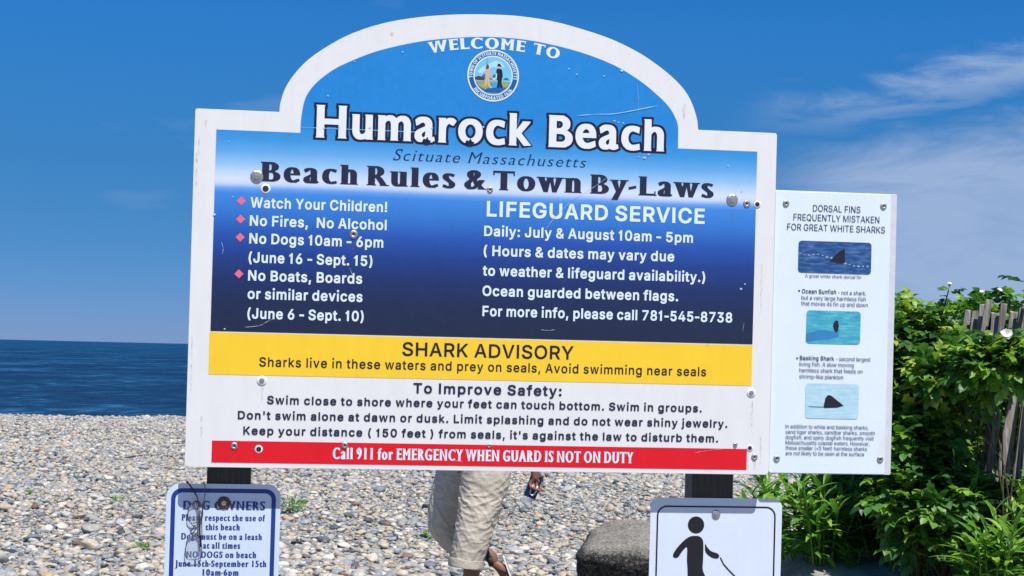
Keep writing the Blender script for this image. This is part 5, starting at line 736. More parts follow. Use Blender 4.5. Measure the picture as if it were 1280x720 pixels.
for s, a_, b_, y in (('but a very large harmless fish', 1001.7, 1082, 374.4), ('that moves its fin up and down', 1001.4, 1084.6, 381.6), ('living fish. A slow moving', 999, 1067, 457.5), ('harmless shark that feeds on', 999, 1078, 465.2), ('shrimp-like plankton', 999, 1053.7, 473.0)): D('lettering', 'sans', s, a_, b_, y, 5.2, mat=M_dk2)
D('lettering', 'medium', 'Basking Shark', 999.6, 1042.5, 449.8, 5.2, mat=M_dk2); D('lettering', 'sans', '- second largest', 1045, 1088, 451, 5.2, mat=M_dk2)
for s, b_, y in (('In addition to white and basking sharks,', 1085.4, 535.2), ('sand tiger sharks, sandbar sharks, smooth', 1093.3, 542), ('dogfish, and spiny dogfish frequently visit', 1092, 548.7), ('Massachusetts coastal waters. However,', 1086.7, 555.4), ('these smaller (<5 feet) harmless sharks', 1083.5, 562), ('are not likely to be seen at the surface', 1080, 568.7)): D('lettering', 'sans', s, 981.8, b_, y, 5.0, mat=M_dk2)
for cx, cy in ((998.8, 363.3), (996.4, 447.7)): flat('bullet', [circle(*uv(cx, cy, DS), .0028, 10)], DS - .0012, M_dk2, ds, orgd)
def sstep0(a_, b_, x_):
    t_ = min(1, max(0, (x_ - a_) / (b_ - a_))); return t_ * t_ * (3 - 2 * t_)
def sea_print(name, c1, c2, c3, sc1):
    m, t, b = bsdf(name, c1, .35, .4)
    n = noise_node(t, sc1, 5, .6, mscale=(1, 1, 5)); n2 = noise_node(t, sc1 * .4, 3, .5, mscale=(1, 1, 3))
    c = ramp(t, n.outputs['Fac'], [(.32, c2), (.5, c1), (.68, c3)])
    LK(t, mixrgb(t, n2.outputs['Fac'], c, c1), b.inputs['Base Color']); return m
M_fin = paint('fin print', rgb(30, 32, 46, A), .1)
def photo(x0, y0, x1, y1, mat, rpx=4):
    a = uv(x0, y0, DS); c = uv(x1, y1, DS)
    return flat('sea_picture', [rrect(a[0], c[1], c[0], a[1], rpx * .0024, 4)], DS - .0010, mat, ds, orgd), a, c
def inpic(P, a, c, pts, mat, name, lift=.0016):
    return flat(name, [[(a[0] + (c[0] - a[0]) * x, a[1] + (c[1] - a[1]) * y) for x, y in pts]], DS - lift, mat, P, orgd)
P, a, c = photo(998.3, 300.6, 1088.5, 343.3, sea_print('print of dark blue sea', rgb(44, 84, 140, A), rgb(18, 36, 78, A), rgb(104, 142, 190, A), 34))
M_foam = paint('foam print', rgb(150, 176, 206, A), .2); rq = random.Random(8)
for k in range(16):
    x_ = .02 + k * .062; y_ = .42 + .30 * sstep0(.2, .8, x_) + rq.uniform(-.03, .03); w_ = rq.uniform(.015, .035); h_ = rq.uniform(.010, .028) * (1.6 if x_ > .3 else 1)
    inpic(P, a, c, [(x_ - w_, y_), (x_, y_ - h_), (x_ + w_, y_ + .01), (x_, y_ + h_)], M_foam, 'foam_print', .0013)
inpic(P, a, c, [(.43, .60), (.50, .44), (.57, .28), (.63, .22), (.635, .4), (.64, .66), (.55, .68)], M_fin, 'fin_print')
P, a, c = photo(1008.2, 387.7, 1074.9, 430.8, sea_print('print of green sea', rgb(72, 168, 190, A), rgb(38, 120, 170, A), rgb(120, 206, 206, A), 26))
inpic(P, a, c, [(0, .72), (.2, .6), (.35, .58), (.5, .62), (.6, .58), (.6, .78), (.4, .86), (.2, .9), (0, .95)], paint('blue swell print', rgb(54, 134, 186, A), .2), 'swell_print', .0013)
inpic(P, a, c, [(.50, .38), (.54, .28), (.58, .30), (.60, .45), (.585, .60), (.55, .66), (.51, .56), (.49, .46)], M_fin, 'fin_print')
P, a, c = photo(1007.2, 479.0, 1072.6, 524.0, sea_print('print of pale sea', rgb(176, 212, 226, A), rgb(150, 194, 214, A), rgb(204, 228, 236, A), 26))
inpic(P, a, c, [(.34, .66), (.37, .42), (.42, .32), (.48, .34), (.60, .48), (.72, .62), (.60, .68), (.36, .70)], M_fin, 'fin_print')
inpic(P, a, c, [(.06, .655), (.34, .665), (.34, .68), (.06, .67)], M_dk2, 'ripple_print')
for q in ((982.4, 254.3), (1104.3, 257.8), (970.8, 573.2), (1100, 574.2)): bolt(q[0], q[1], 4.4, ds, orgd, DS, 'screw')
for q in ([(969, 560), (974, 562)], [(1098, 586), (1108, 588)], [(1105, 532), (1111, 532.5)]): pass

# ---- small sign on the left post
DD = .057
q0 = uv(208.2, 604.6, DD); qr = uv(350.3, 640, DD); ql = uv(206.9, 660, DD)
du0, du1, dv1 = ql[0], qr[0], uv(280, 604.9, DD)[1]; dv0 = dv1 - (du1 - du0) * 1.5
orgo = ((du0 + du1) / 2, DD, dv0)
og = sroot('dog_owners_sign', orgo, 'small white dog owners sign with a dark blue border line, on the left post', 'sign')
M_wsgn = paint('reflective white sheet', rgb(206, 220, 238, A), .03); M_bl = paint('royal blue print', rgb(28, 58, 138, A), .06)
slab('sheet', rrect(du0, dv0, du1, dv1, .036), DD - .002, DD, M_wsgn, og, orgo)
flat('border_line', [rrect(du0 + .0125, dv0 + .0125, du1 - .0125, dv1 - .0125, .028), rrect(du0 + .024, dv0 + .024, du1 - .024, dv1 - .024, .018)], DD - .0026, M_bl, og, orgo)
O_ = lambda *a, **k: lay_text(*a, parent=og, org=orgo, dep=DD - .002, mat=M_bl, lift=.0007, **k)
O_('lettering', 'fatwide', 'DOG OWNERS', 228.5, 331.3, 636.6, 10.8, space=.6)
for s, a_, b_, y in (('Please respect the use of', 227, 331.3, 650.4), ('this beach', 256.7, 299.8, 662.3), ('Dogs must be on a leash', 226.2, 327.4, 674.0), ('at all times', 253.8, 300.2, 685.4), ('NO DOGS on beach', 232.6, 320.2, 696.8), ('June 15th-September 15th', 218.8, 332.9, 707.9), ('10am-6pm', 252.6, 298.3, 719.2)):
    O_('lettering', 'fatwide', s, a_, b_, y, 7.7, space=.55)
bolt(279.8, 628.6, 8, og, orgo, DD - .002, 'washer', mat=M_rust)
bolt(270.5, 608 + 290, 6, og, orgo, DD - .002, 'washer', mat=M_rust)

# ---- leash pictogram sign on the right post
qa = uv(813.0, 640, DD); qb = uv(977.2, 640, DD); lv1 = uv(895, 622.6, DD)[1]
lu0, lu1 = qa[0], qb[0]; lv0 = lv1 - (lu1 - lu0) * 1.4
orgl = ((lu0 + lu1) / 2, DD, lv0)
lg = sroot('leash_sign', orgl, 'small white sign with a black walking figure holding a leash, on the right post', 'sign')
M_wsg2 = paint('white enamel sheet', rgb(214, 224, 238, A), .03)
slab('sheet', rrect(lu0, lv0, lu1, lv1, .024), DD - .002, DD, M_wsg2, lg, orgl)
flat('border_line', [rrect(lu0 + .018, lv0 + .018, lu1 - .018, lv1 - .022, .028), rrect(lu0 + .0225, lv0 + .0225, lu1 - .0225, lv1 - .0265, .0235)], DD - .0026, M_black, lg, orgl)
def lpic(pts, name='figure_print', k=0):
    P = smoothpoly(pts, 4, True); return flat(name, [uvs(P, DD - .002)], DD - .0027 - k, M_black, lg, orgl)
lpic([(870 + 10.2 * math.cos(a), 656.1 + 10.6 * math.sin(a)) for a in np.linspace(0, 6.283, 13)[:-1]])
lpic([(868, 669.8), (874, 670.4), (878.4, 675), (879.2, 684), (878.8, 700), (878.4, 712), (882, 722), (886, 740), (893, 762), (889, 766), (882, 760), (874, 735), (868, 728), (864, 745), (852, 766), (846, 765), (850, 752), (858, 735), (859.4, 715), (858.6, 700), (858.6, 684), (852, 690), (847.5, 696.5), (842.5, 697), (841.4, 692.6), (847, 684), (855, 675.6), (862, 670.8)])
lpic([(881.6, 679.6), (884, 684), (889, 689), (896, 691.4), (899, 694.6), (896.6, 698), (890, 697), (883.8, 692.4), (881.4, 688)], k=.0001)
flat('leash_print', [uvs([(899.5, 697), (904, 706), (911, 714), (919, 722), (930, 742), (931, 741.6), (920, 720.6), (912, 712.6), (905, 704.6), (901, 696.5)], DD - .002)], DD - .0029, M_black, lg, orgl)
lpic([(922, 744), (930, 738), (936, 741), (948, 745), (955, 742), (957, 746), (952, 752), (953, 768), (949, 769), (946, 757), (935, 757), (933, 769), (929, 769), (928, 752)], 'dog_print')
bolt(895, 643.2, 5.6, lg, orgl, DD - .002, 'washer')

# ---- reading glasses hooked over the left sign
gx = uv(243, 640, DD - .012); orgg = (gx[0], DD - .01, uv(243, 702, DD - .012)[1])
gl = sroot('reading_glasses', orgg, 'thin dark framed reading glasses hooked over the top edge of the dog owners sign', 'glasses')
M_gf = simple('dark glasses frame', (.03, .03, .04, 1), .3, .5, .2); M_gw = simple('grey glasses wire', (.12, .12, .14, 1), .3, .6, .8)
mgl, tg, bg_ = bsdf('clear lens', (.6, .62, .66, 1), .08, .8); tb_ = N('ShaderNodeBsdfTransparent', tg); tb_.inputs[0].default_value = (.95, .96, .97, 1)
mxg = N('ShaderNodeMixShader', tg); mxg.inputs[0].default_value = .07; LK(tg, tb_.outputs[0], mxg.inputs[1]); LK(tg, bg_.outputs[0], mxg.inputs[2]); LK(tg, mxg.outputs[0], tg.nodes['Material Output'].inputs[0])
def g3(px_, py_, d): u, v = uv(px_, py_, d); return (u - orgg[0], d - orgg[1], v - orgg[2])
def gtube(name, pts, r, mat, parent=gl, n=6): mb = MB(); mb.tube([g3(*p) for p in pts], r, n); return mb.build(name, mat, parent, True)
ga, gb = DD - .010, DD - .014
lens1 = [(236.5, 632), (235, 642), (235.2, 650), (240, 653.5), (248, 652.5), (253, 646), (253.2, 636), (250, 630), (243, 628.6)]
lens2 = [(236, 670), (232.8, 680), (231.8, 692), (234, 698.5), (242, 699.6), (250, 697.5), (252.2, 688), (251, 676), (246, 667.5), (240, 666.4)]
for Lp in (lens1, lens2):
    P = smoothpoly([p + (ga,) if len(p) == 2 else p for p in Lp], 3, True)
    rim = gtube('lens_rim', P + [P[0]], .0013, M_gw)
    mb = MB(); vs = [g3(*p) for p in P]; cen = np.mean(vs, 0); mb.add([tuple(cen)] + vs, [(0, i + 1, (i + 1) % len(vs) + 1) for i in range(len(vs))])
    vs2 = [(v[0], v[1] + .0015, v[2]) for v in mb.v]; n0 = len(vs2)
    mb.add(vs2, [(0, (i + 1) % len(vs) + 1, i + 1) for i in range(len(vs))]); mb.build('lens', mgl, rim, False)
gtube('bridge', [(238, 652.5, ga), (241, 657, ga - .003), (246, 660, ga - .004), (243, 664, ga - .003), (240, 667, ga)], .0014, M_gf)
gtube('nose_pad', [(249, 655, ga - .004), (243.5, 657, ga - .007), (239, 664, ga - .006)], .0018, M_gw)
gtube('hinge_bar', [(248.6, 634, gb), (249.4, 655, gb), (250.5, 684, gb)], .0024, M_gf)
gtube('temple', [(250.3, 683, gb), (252.5, 670, gb), (252, 650, gb), (253.8, 632, gb), (256.5, 616, gb - .002), (256, 607, gb), (254.6, 602.2, gb + .014), (254.6, 604, DD + .004), (254.6, 612, DD + .006)], .0014, M_gw)
gtube('temple', [(249, 640, gb), (248.4, 630, gb), (246, 620, gb - .002), (240.5, 611, gb - .002), (236, 604.5, gb + .008), (233.8, 601.5, DD + .002), (233.6, 606, DD + .006)], .0021, M_gf)

# ============================================================ the beach
def sstep(a, b, x): t = np.clip((x - a) / (b - a), 0, 1); return t * t * (3 - 2 * t)
def H(x, y):                                   # height of the beach
    x = np.asarray(x, float); y = np.asarray(y, float)
    h = .035 * np.sin(x * .9 + y * .35) + .03 * np.sin(y * .8 - x * .4 + 1) + .02 * np.sin(x * 2.3 + 1.7 * y)
    h = h + .42 * sstep(1.0, 1.75, x) * (1 - sstep(9.6, 13, y)) * sstep(2, 7, y)      # low dune under the hedge
    crest = 31.5 + .5 * np.sin(x * .31)
    k = sstep(22, 28, y)                       # the crest of the berm runs almost level
    h = h * (1 - k) + k * np.clip(.055 + .016 * (x + 6.3), -.02, .2) + k * .012 * np.sin(x * 1.7)
    h = h - 4.2 * sstep(crest, crest + 11, y) - .06 * np.clip(y - crest - 11, 0, 200)
    return h
def is_sand(x, y): return (sstep(1.25, 1.5, x + .08 * np.sin(y * 9)) * (1 - sstep(9.3, 9.8, y + .1 * np.sin(x * 7)))) > .5

m, t, b = bsdf('gravelly beach ground', (.3, .28, .25, 1), .9, .2)
g_ = noise_node(t, 3, 5, .6); vor = N('ShaderNodeTexVoronoi', t); vor.inputs['Scale'].default_value = 28; tcg = N('ShaderNodeTexCoord', t); LK(t, tcg.outputs['Object'], vor.inputs['Vector'])
cg = ramp(t, MATH(t, 'MULTIPLY', vor.outputs['Color'], 1.0), [(0, rgb(110, 112, 116)), (.3, rgb(168, 166, 162)), (.55, rgb(192, 184, 170)), (.8, rgb(140, 145, 152)), (1, rgb(204, 198, 186))])
edge = ramp(t, vor.outputs['Distance'], [(.25, (1, 1, 1, 1)), (.65, (.35, .35, .35, 1))])
LK(t, mixrgb(t, .8, cg, edge, 'MULTIPLY'), b.inputs['Base Color'])
inv = MATH(t, 'SUBTRACT', 1.0, vor.outputs['Distance']); bump(t, b, inv, .7, .03)
M_ground = m
m, t, b = bsdf('grey gritty sand', (.3, .28, .25, 1), .95, .15)
n1 = noise_node(t, 220, 4, .7); n2 = noise_node(t, 6, 5, .6); n3 = noise_node(t, 45, 4, .7)
cs = ramp(t, n1.outputs['Fac'], [(.3, rgb(106, 102, 96)), (.5, rgb(166, 162, 154)), (.7, rgb(206, 200, 190))])
cs = mixrgb(t, .45, cs, ramp(t, n2.outputs['Fac'], [(.35, rgb(128, 124, 118)), (.65, rgb(200, 196, 188))]))
LK(t, cs, b.inputs['Base Color']); bump(t, b, MATH(t, 'ADD', n1.outputs['Fac'], n3.outputs['Fac']), .8, .012)
M_sand = m

def grid_y():
    ys = list(np.arange(0, 13, .12)) + list(np.arange(13, 48, .5)) + [60, 90, 150, 400]
    return [-60, -20, -6, -2] + ys
gx_ = sorted(set([-400, -120, -50] + list(np.round(np.arange(-24, -4, 1.0), 3)) + list(np.round(np.arange(-4, 5, .12), 3)) + list(np.round(np.arange(5, 26, 1.0), 3)) + [50, 120, 400]))
gy_ = grid_y()
X, Y = np.meshgrid(gx_, gy_); Z = H(X, Y)
vs = np.stack([X.ravel(), Y.ravel(), Z.ravel()], 1); nx_ = len(gx_)
fs = [(j * nx_ + i, j * nx_ + i + 1, (j + 1) * nx_ + i + 1, (j + 1) * nx_ + i) for j in range(len(gy_) - 1) for i in range(nx_ - 1)]
me = bpy.data.meshes.new('beach'); me.from_pydata(vs.tolist(), [], fs); me.materials.append(M_ground); me.materials.append(M_sand)
for p_ in me.polygons:
    c0 = p_.center
    if is_sand(c0.x, c0.y): p_.material_index = 1
beach = link('beach', me, None, None, True); prop(beach, kind='structure')

# ---- sea
m, t, b = bsdf('deep blue sea', rgb(22, 74, 128), .35, .12)
geo = N('ShaderNodeNewGeometry', t)
def wnoise(scale, ms, det=4):
    mm = N('ShaderNodeMapping', t); mm.inputs['Scale'].default_value = ms; LK(t, geo.outputs['Position'], mm.inputs[0])
    n = N('ShaderNodeTexNoise', t); n.inputs['Scale'].default_value = scale; n.inputs['Detail'].default_value = det; n.inputs['Roughness'].default_value = .6; LK(t, mm.outputs[0], n.inputs['Vector']); return n.outputs['Fac']
w1, w2, w3 = wnoise(.30, (1.5, 1, 1), 12), wnoise(.035, (1.6, 1, 1), 12), wnoise(.006, (.5, 1, 1), 6)
mixw = MATH(t, 'ADD', MATH(t, 'MULTIPLY', w1, .45), MATH(t, 'ADD', MATH(t, 'MULTIPLY', w2, .40), MATH(t, 'MULTIPLY', w3, .15)))
LK(t, ramp(t, mixw, [(.40, rgb(4, 24, 46)), (.47, rgb(8, 42, 76)), (.53, rgb(16, 62, 100)), (.59, rgb(52, 106, 144))]), b.inputs['Base Color'])  # light and dark of the waves painted into the base colour
bn = N('ShaderNodeBump', t); bn.inputs['Strength'].default_value = 1.0; bn.inputs['Distance'].default_value = 2.5; LK(t, MATH(t, 'ADD', w1, MATH(t, 'MULTIPLY', w2, 4)), bn.inputs['Height']); LK(t, bn.outputs[0], b.inputs['Normal'])
M_sea = m
ysr = [34, 40, 50, 65, 90, 130, 200, 320, 520, 900, 1600, 3000, 6000, 12000, 24000, 40000]
mb = MB(); xs_ = [-1, -.4, 0, .4, 1]
for y in ysr:
    for k in xs_: mb.v.append((k * max(400, y * 1.6), y, -3.0))
mb.f = [(j * 5 + i, j * 5 + i + 1, (j + 1) * 5 + i + 1, (j + 1) * 5 + i) for j in range(len(ysr) - 1) for i in range(4)]
sea = mb.build('sea', M_sea); prop(sea, kind='structure')

# ---- stones of the beach
PAL = [(0, rgb(214, 203, 184)), (.13, rgb(190, 192, 192)), (.27, rgb(160, 166, 172)), (.38, rgb(204, 192, 170)), (.49, rgb(180, 178, 174)), (.60, rgb(224, 220, 212)), (.70, rgb(138, 145, 154)), (.76, rgb(196, 182, 170)), (.83, rgb(168, 174, 172)), (.905, rgb(100, 106, 116)), (.94, rgb(212, 190, 158)), (.968, rgb(146, 118, 106)), (.985, rgb(74, 78, 88))]
PAL = [(p, tuple(v * .67 for v in c[:3]) + (1,)) for p, c in PAL]
def stone_mat(name, src):
    m, t, b = bsdf(name, (.3, .3, .3, 1), .62, .35)
    if src == 'object': r_ = N('ShaderNodeObjectInfo', t).outputs['Random']
    else: r_ = N('ShaderNodeAttribute', t, attribute_name='rnd').outputs['Fac']
    c = ramp(t, r_, PAL, 'CONSTANT')
    jit = MATH(t, 'FRACT', MATH(t, 'MULTIPLY', r_, 57.3)); c = mixrgb(t, 1.0, c, ramp(t, jit, [(0, (.85, .85, .86, 1)), (1, (1.12, 1.11, 1.08, 1))]), 'MULTIPLY')
    geo = N('ShaderNodeNewGeometry', t)
    n = N('ShaderNodeTexNoise', t); n.inputs['Scale'].default_value = 38; n.inputs['Detail'].default_value = 5; n.inputs['Roughness'].default_value = .7; LK(t, geo.outputs['Position'], n.inputs['Vector'])
    c = mixrgb(t, 1.0, c, ramp(t, n.outputs['Fac'], [(.3, (.74, .74, .76, 1)), (.5, (1, 1, 1, 1)), (.72, (1.18, 1.16, 1.12, 1))]), 'MULTIPLY')
    n2 = N('ShaderNodeTexNoise', t); n2.inputs['Scale'].default_value = 240; n2.inputs['Detail'].default_value = 3; LK(t, geo.outputs['Position'], n2.inputs['Vector'])
    c = mixrgb(t, 1.0, c, ramp(t, n2.outputs['Fac'], [(.35, (.86, .86, .86, 1)), (.65, (1.1, 1.1, 1.1, 1))]), 'MULTIPLY')
    LK(t, c, b.inputs['Base Color']); bump(t, b, MATH(t, 'ADD', n2.outputs['Fac'], n.outputs['Fac']), .25, .004); return m
M_stone_o, M_stone_a = stone_mat('beach stone', 'object'), stone_mat('beach stones small', 'attr')
import bmesh
def ico(sub, seed, rough=.22):
    bm = bmesh.new(); bmesh.ops.create_icosphere(bm, subdivisions=sub, radius=1)
    o = Vector((seed * 7.1, seed * 3.3, seed * 1.7)); r0 = random.Random(seed)
    cuts = [(Vector((r0.uniform(-1, 1), r0.uniform(-1, 1), r0.uniform(-1, 1))).normalized(), r0.uniform(.72, .95)) for _ in range(5)]
    for v in bm.verts:
        p = v.co.copy(); d = 1 + rough * mnoise.noise(p * .9 + o) * 1.6
        p *= d
        for n_, k in cuts:                     # worn facets
            q = p.dot(n_)
            if q > k: p -= n_ * (q - k) * .8
        v.co = p
    vs = np.array([v.co[:] for v in bm.verts]); fs = np.array([[v.index for v in f.verts] for f in bm.faces]); bm.free(); return vs, fs
SH_hi = [ico(3, i) for i in range(8)]; SH_mid = [ico(2, 20 + i) for i in range(10)]; SH_lo = [ico(1, 40 + i, .12) for i in range(10)]
tanw = .42
pts = []
def scatter(y0, y1, sp, smin, smax, seed, lift):
    r = np.random.default_rng(seed); out = []
    xr = y1 * tanw + .6
    gx, gy = np.meshgrid(np.arange(-xr, xr, sp), np.arange(y0, y1, sp))
    x = gx.ravel() + r.uniform(-.5, .5, gx.size) * sp; y = gy.ravel() + r.uniform(-.5, .5, gx.size) * sp
    k = (abs(x) < y * tanw + .5) & ~is_sand(x, y); x, y = x[k], y[k]
    s = smin + (smax - smin) * r.power(.45, len(x)) ** 1.9
    big = r.random(len(x)) < .02; s[big] *= 1.45
    return np.stack([x, y, H(x, y) + s * lift, s], 1)
L1 = scatter(5.2, 17, .050, .014, .046, 1, .18)
L2 = scatter(17, 33.5, .066, .024, .056, 2, .16)
L3 = scatter(5.2, 15, .13, .028, .056, 3, .42)
L4 = scatter(15, 33, .18, .034, .066, 4, .40)
AL = np.concatenate([L1, L2, L3, L4]); nS = len(AL)
rs = np.random.default_rng(5)
asp = rs.uniform(.62, 1.0, nS); flatn = rs.uniform(.32, .62, nS); yaw = rs.uniform(0, 6.283, nS); tx = rs.normal(0, .22, nS); ty = rs.normal(0, .22, nS); rnd = rs.random(nS)
cy, sy_, cx, sx_, cz, sz_ = np.cos(ty), np.sin(ty), np.cos(tx), np.sin(tx), np.cos(yaw), np.sin(yaw)
RM = np.empty((nS, 3, 3))                       # Rz * Rx * Ry * scale
Rz = np.zeros((nS, 3, 3)); Rz[:, 0, 0] = cz; Rz[:, 0, 1] = -sz_; Rz[:, 1, 0] = sz_; Rz[:, 1, 1] = cz; Rz[:, 2, 2] = 1
Rx = np.zeros((nS, 3, 3)); Rx[:, 0, 0] = 1; Rx[:, 1, 1] = cx; Rx[:, 1, 2] = -sx_; Rx[:, 2, 1] = sx_; Rx[:, 2, 2] = cx
Ry = np.zeros((nS, 3, 3)); Ry[:, 1, 1] = 1; Ry[:, 0, 0] = cy; Ry[:, 0, 2] = sy_; Ry[:, 2, 0] = -sy_; Ry[:, 2, 2] = cy
sc_ = np.stack([AL[:, 3], AL[:, 3] * asp, AL[:, 3] * flatn], 1)
RM = Rx @ Ry @ Rz; RM = RM * sc_[:, None, :]
# which 300 show largest: in the frame, not behind a sign, not under the rock or legs
f_, cr_, cu_ = np.array(_F), np.array(CR), np.array(CU); dd = AL[:, :3] - np.array(EYE); zz_ = dd @ f_
ppx = 640 + FPX * (dd @ cr_) / zz_; ppy = 360 - FPX * (dd @ cu_) / zz_
vis = (ppx > 4) & (ppx < 1276) & (ppy > 524) & (ppy < 716)
vis &= ~((ppy < 600) & (ppx > 226)); vis &= ~((ppx > 202) & (ppx < 354) & (ppy > 600)); vis &= ~((ppx > 720) & (ppy > 636)); vis &= ~((ppx > 808) & (ppx < 982) & (ppy > 616)); vis &= ~((ppx > 530) & (ppx < 642) & (ppy > 585))
size = np.where(vis, AL[:, 3] * (1 + .6 * (AL[:, 2] - H(AL[:, 0], AL[:, 1]) > AL[:, 3] * .3)) / zz_, 0); top = np.argsort(-size)[:300]; ind = np.zeros(nS, bool); ind[top] = True
stone_me = []
for vs, fs in SH_hi:
    me = bpy.data.meshes.new('stone'); me.from_pydata(vs.tolist(), [], fs.tolist()); me.materials.append(M_stone_o); me.polygons.foreach_set('use_smooth', [True] * len(fs)); stone_me.append(me)
for i in top:
    o = bpy.data.objects.new('stone', stone_me[int(i) % 8]); COL.objects.link(o); o.parent = beach
    M = Matrix([list(RM[i][0]) + [AL[i, 0]], list(RM[i][1]) + [AL[i, 1]], list(RM[i][2]) + [AL[i, 2]], [0, 0, 0, 1]]); o.matrix_local = M
def mass(name, sel, shapes, mat, parent, kind='stuff'):
    V = []; Fc = []; Rn = []; base = 0; idx = np.nonzero(sel)[0]
    for k, (vs, fs) in enumerate(shapes):
        ii = idx[k::len(shapes)]
        if not len(ii): continue
        P = np.einsum('nij,vj->nvi', RM[ii], vs) + AL[ii, None, :3]
        nv = len(vs); V.append(P.reshape(-1, 3)); Fc.append((fs[None] + (base + np.arange(len(ii)) * nv)[:, None, None]).reshape(-1, 3)); Rn.append(np.repeat(rnd[ii], nv)); base += nv * len(ii)
    V = np.concatenate(V).astype(np.float32); Fc = np.concatenate(Fc).astype(np.int32); Rn = np.concatenate(Rn).astype(np.float32)
    me = bpy.data.meshes.new(name); me.vertices.add(len(V)); me.vertices.foreach_set('co', V.ravel()); me.loops.add(Fc.size); me.loops.foreach_set('vertex_index', Fc.ravel())
    me.polygons.add(len(Fc)); me.polygons.foreach_set('loop_start', np.arange(0, Fc.size, 3, dtype=np.int32)); me.polygons.foreach_set('loop_total', np.full(len(Fc), 3, np.int32)); me.polygons.foreach_set('use_smooth', np.ones(len(Fc), bool))
    me.update(); at_ = me.attributes.new('rnd', 'FLOAT', 'POINT'); at_.data.foreach_set('value', Rn)
    o = link(name, me, mat, parent); prop(o, kind=kind); return o
dist = AL[:, 1]
near = (~ind) & (dist < 12.5) & (AL[:, 3] > .022); rest = (~ind) & ~near
cobb_all = mass('pebbles', near, SH_mid, M_stone_a, beach); mass('pebbles', rest, SH_lo, M_stone_a, beach)
print('stones', nS, int(near.sum()), int(rest.sum()))

# ---- the big rock behind the right post
rk = at(800, 700, 9.2); rx, ry = (at(728, 690, 9.6).x + at(930, 690, 9.6).x) / 2 + .03, 9.93
rocko = empty('granite_rock', (rx, ry, float(H(rx, ry)) - .05), 'big rough grey rock with a pale flat top beside the right post', 'rock')
bm = bmesh.new(); bmesh.ops.create_cube(bm, size=2); bmesh.ops.subdivide_edges(bm, edges=bm.edges[:], cuts=24, use_grid_fill=True)
for v in bm.verts:
    p = v.co.copy(); q = Vector((abs(p.x) ** 4.2, abs(p.y) ** 4.2, abs(p.z) ** 5)); s = (q.x + q.y + q.z) ** (1 / 4.4); p = p / s
    p = p * (1 + .06 * mnoise.noise(p * 1.3 + Vector((5, 2, 9))) + .03 * mnoise.noise(p * 4))
    und = (1 - p.z) * .10 * (1 if p.y < 0 else .3)                # the faces lean in under the top
    x_, y_ = p.x * (1 - und * .9), p.y * (1 - und * 1.5)
    z_ = (p.z + 1) * .5
    top_ = .445 + .065 * y_ + .02 * mnoise.noise(Vector((x_ * 2, y_ * 2, 3)))                      # the top slopes up to the back
    n_ = mnoise.noise(p * 14) * .007 + mnoise.noise(p * 34) * .006
    v.co = Vector((x_ * .53 + n_, y_ * (.50 if y_ < 0 else .58) + n_, z_ * top_ + n_))
me = bpy.data.meshes.new('rock_body'); bm.to_mesh(me); bm.free()
m, t, b = bsdf('granite with painted shade', (.2, .2, .2, 1), .92, .25)
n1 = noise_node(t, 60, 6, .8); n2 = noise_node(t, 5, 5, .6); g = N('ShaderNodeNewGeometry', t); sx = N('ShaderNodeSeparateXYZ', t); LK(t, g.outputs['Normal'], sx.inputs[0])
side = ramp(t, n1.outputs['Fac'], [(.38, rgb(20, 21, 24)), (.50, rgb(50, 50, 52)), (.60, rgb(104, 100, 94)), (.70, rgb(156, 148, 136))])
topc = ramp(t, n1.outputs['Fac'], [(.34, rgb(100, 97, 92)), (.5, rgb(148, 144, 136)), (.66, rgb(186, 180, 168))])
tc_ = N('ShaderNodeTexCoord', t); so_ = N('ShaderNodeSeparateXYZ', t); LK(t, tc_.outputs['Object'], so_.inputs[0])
lit_top = MATH(t, 'SUBTRACT', MATH(t, 'ADD', MATH(t, 'MULTIPLY', sx.outputs['Z'], 2.2), MATH(t, 'ADD', MATH(t, 'MULTIPLY', n2.outputs['Fac'], .9), MATH(t, 'MULTIPLY', n1.outputs['Fac'], .8))), 2.2); lit_top = ramp(t, lit_top, [(.3, (0, 0, 0, 1)), (.9, (1, 1, 1, 1))])  # by facing: top painted paler as if sunlit, sides darker as if shaded
LK(t, mixrgb(t, lit_top, side, topc), b.inputs['Base Color'])
n4 = noise_node(t, 70, 6, .75); bump(t, b, n4.outputs['Fac'], 1.0, .02)
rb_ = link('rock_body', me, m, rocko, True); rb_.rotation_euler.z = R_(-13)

# ============================================================ the walker behind the sign
YP = 8.8
def pw(px_, py_, dy=0.0): return at(px_, py_, YP + dy)
foot_z = float(H(at(583, 700, YP).x, YP))
pbase = Vector((at(592, 700, YP).x, YP, foot_z))
person = empty('person', pbase, 'person walking left behind the sign in rolled beige trousers and dark sandals', 'person')
def rel(v): return Vector(v) - pbase
M_skin = simple('brown skin', (.20, .092, .062, 1), .5, .4, 0, .12, 40, .15, 200)
m, t, b = bsdf('beige linen', rgb(196, 186, 170), .9, .2)
n1 = noise_node(t, 420, 2, .5, mscale=(1, 1, .25)); n2 = noise_node(t, 7, 3, .5, mscale=(1, 1, 2.2)); n3 = noise_node(t, 26, 4, .5, mscale=(.8, .8, 1.6))
c = ramp(t, n1.outputs['Fac'], [(.35, rgb(176, 166, 150)), (.65, rgb(206, 197, 182))]); LK(t, c, b.inputs['Base Color'])
bb_ = N('ShaderNodeBump', t); bb_.inputs['Strength'].default_value = .5; bb_.inputs['Distance'].default_value = .010
LK(t, MATH(t, 'ADD', MATH(t, 'MULTIPLY', n3.outputs['Fac'], .8), n2.outputs['Fac']), bb_.inputs['Height']); LK(t, bb_.outputs[0], b.inputs['Normal'])
M_linen = m
m, t, b = bsdf('shirt', rgb(90, 110, 140), .85, .2); M_shirt = m
M_strap = simple('dark sandal', (.02, .02, .025, 1), .7); M_sole = simple('pale sole', (.55, .53, .48, 1), .8)
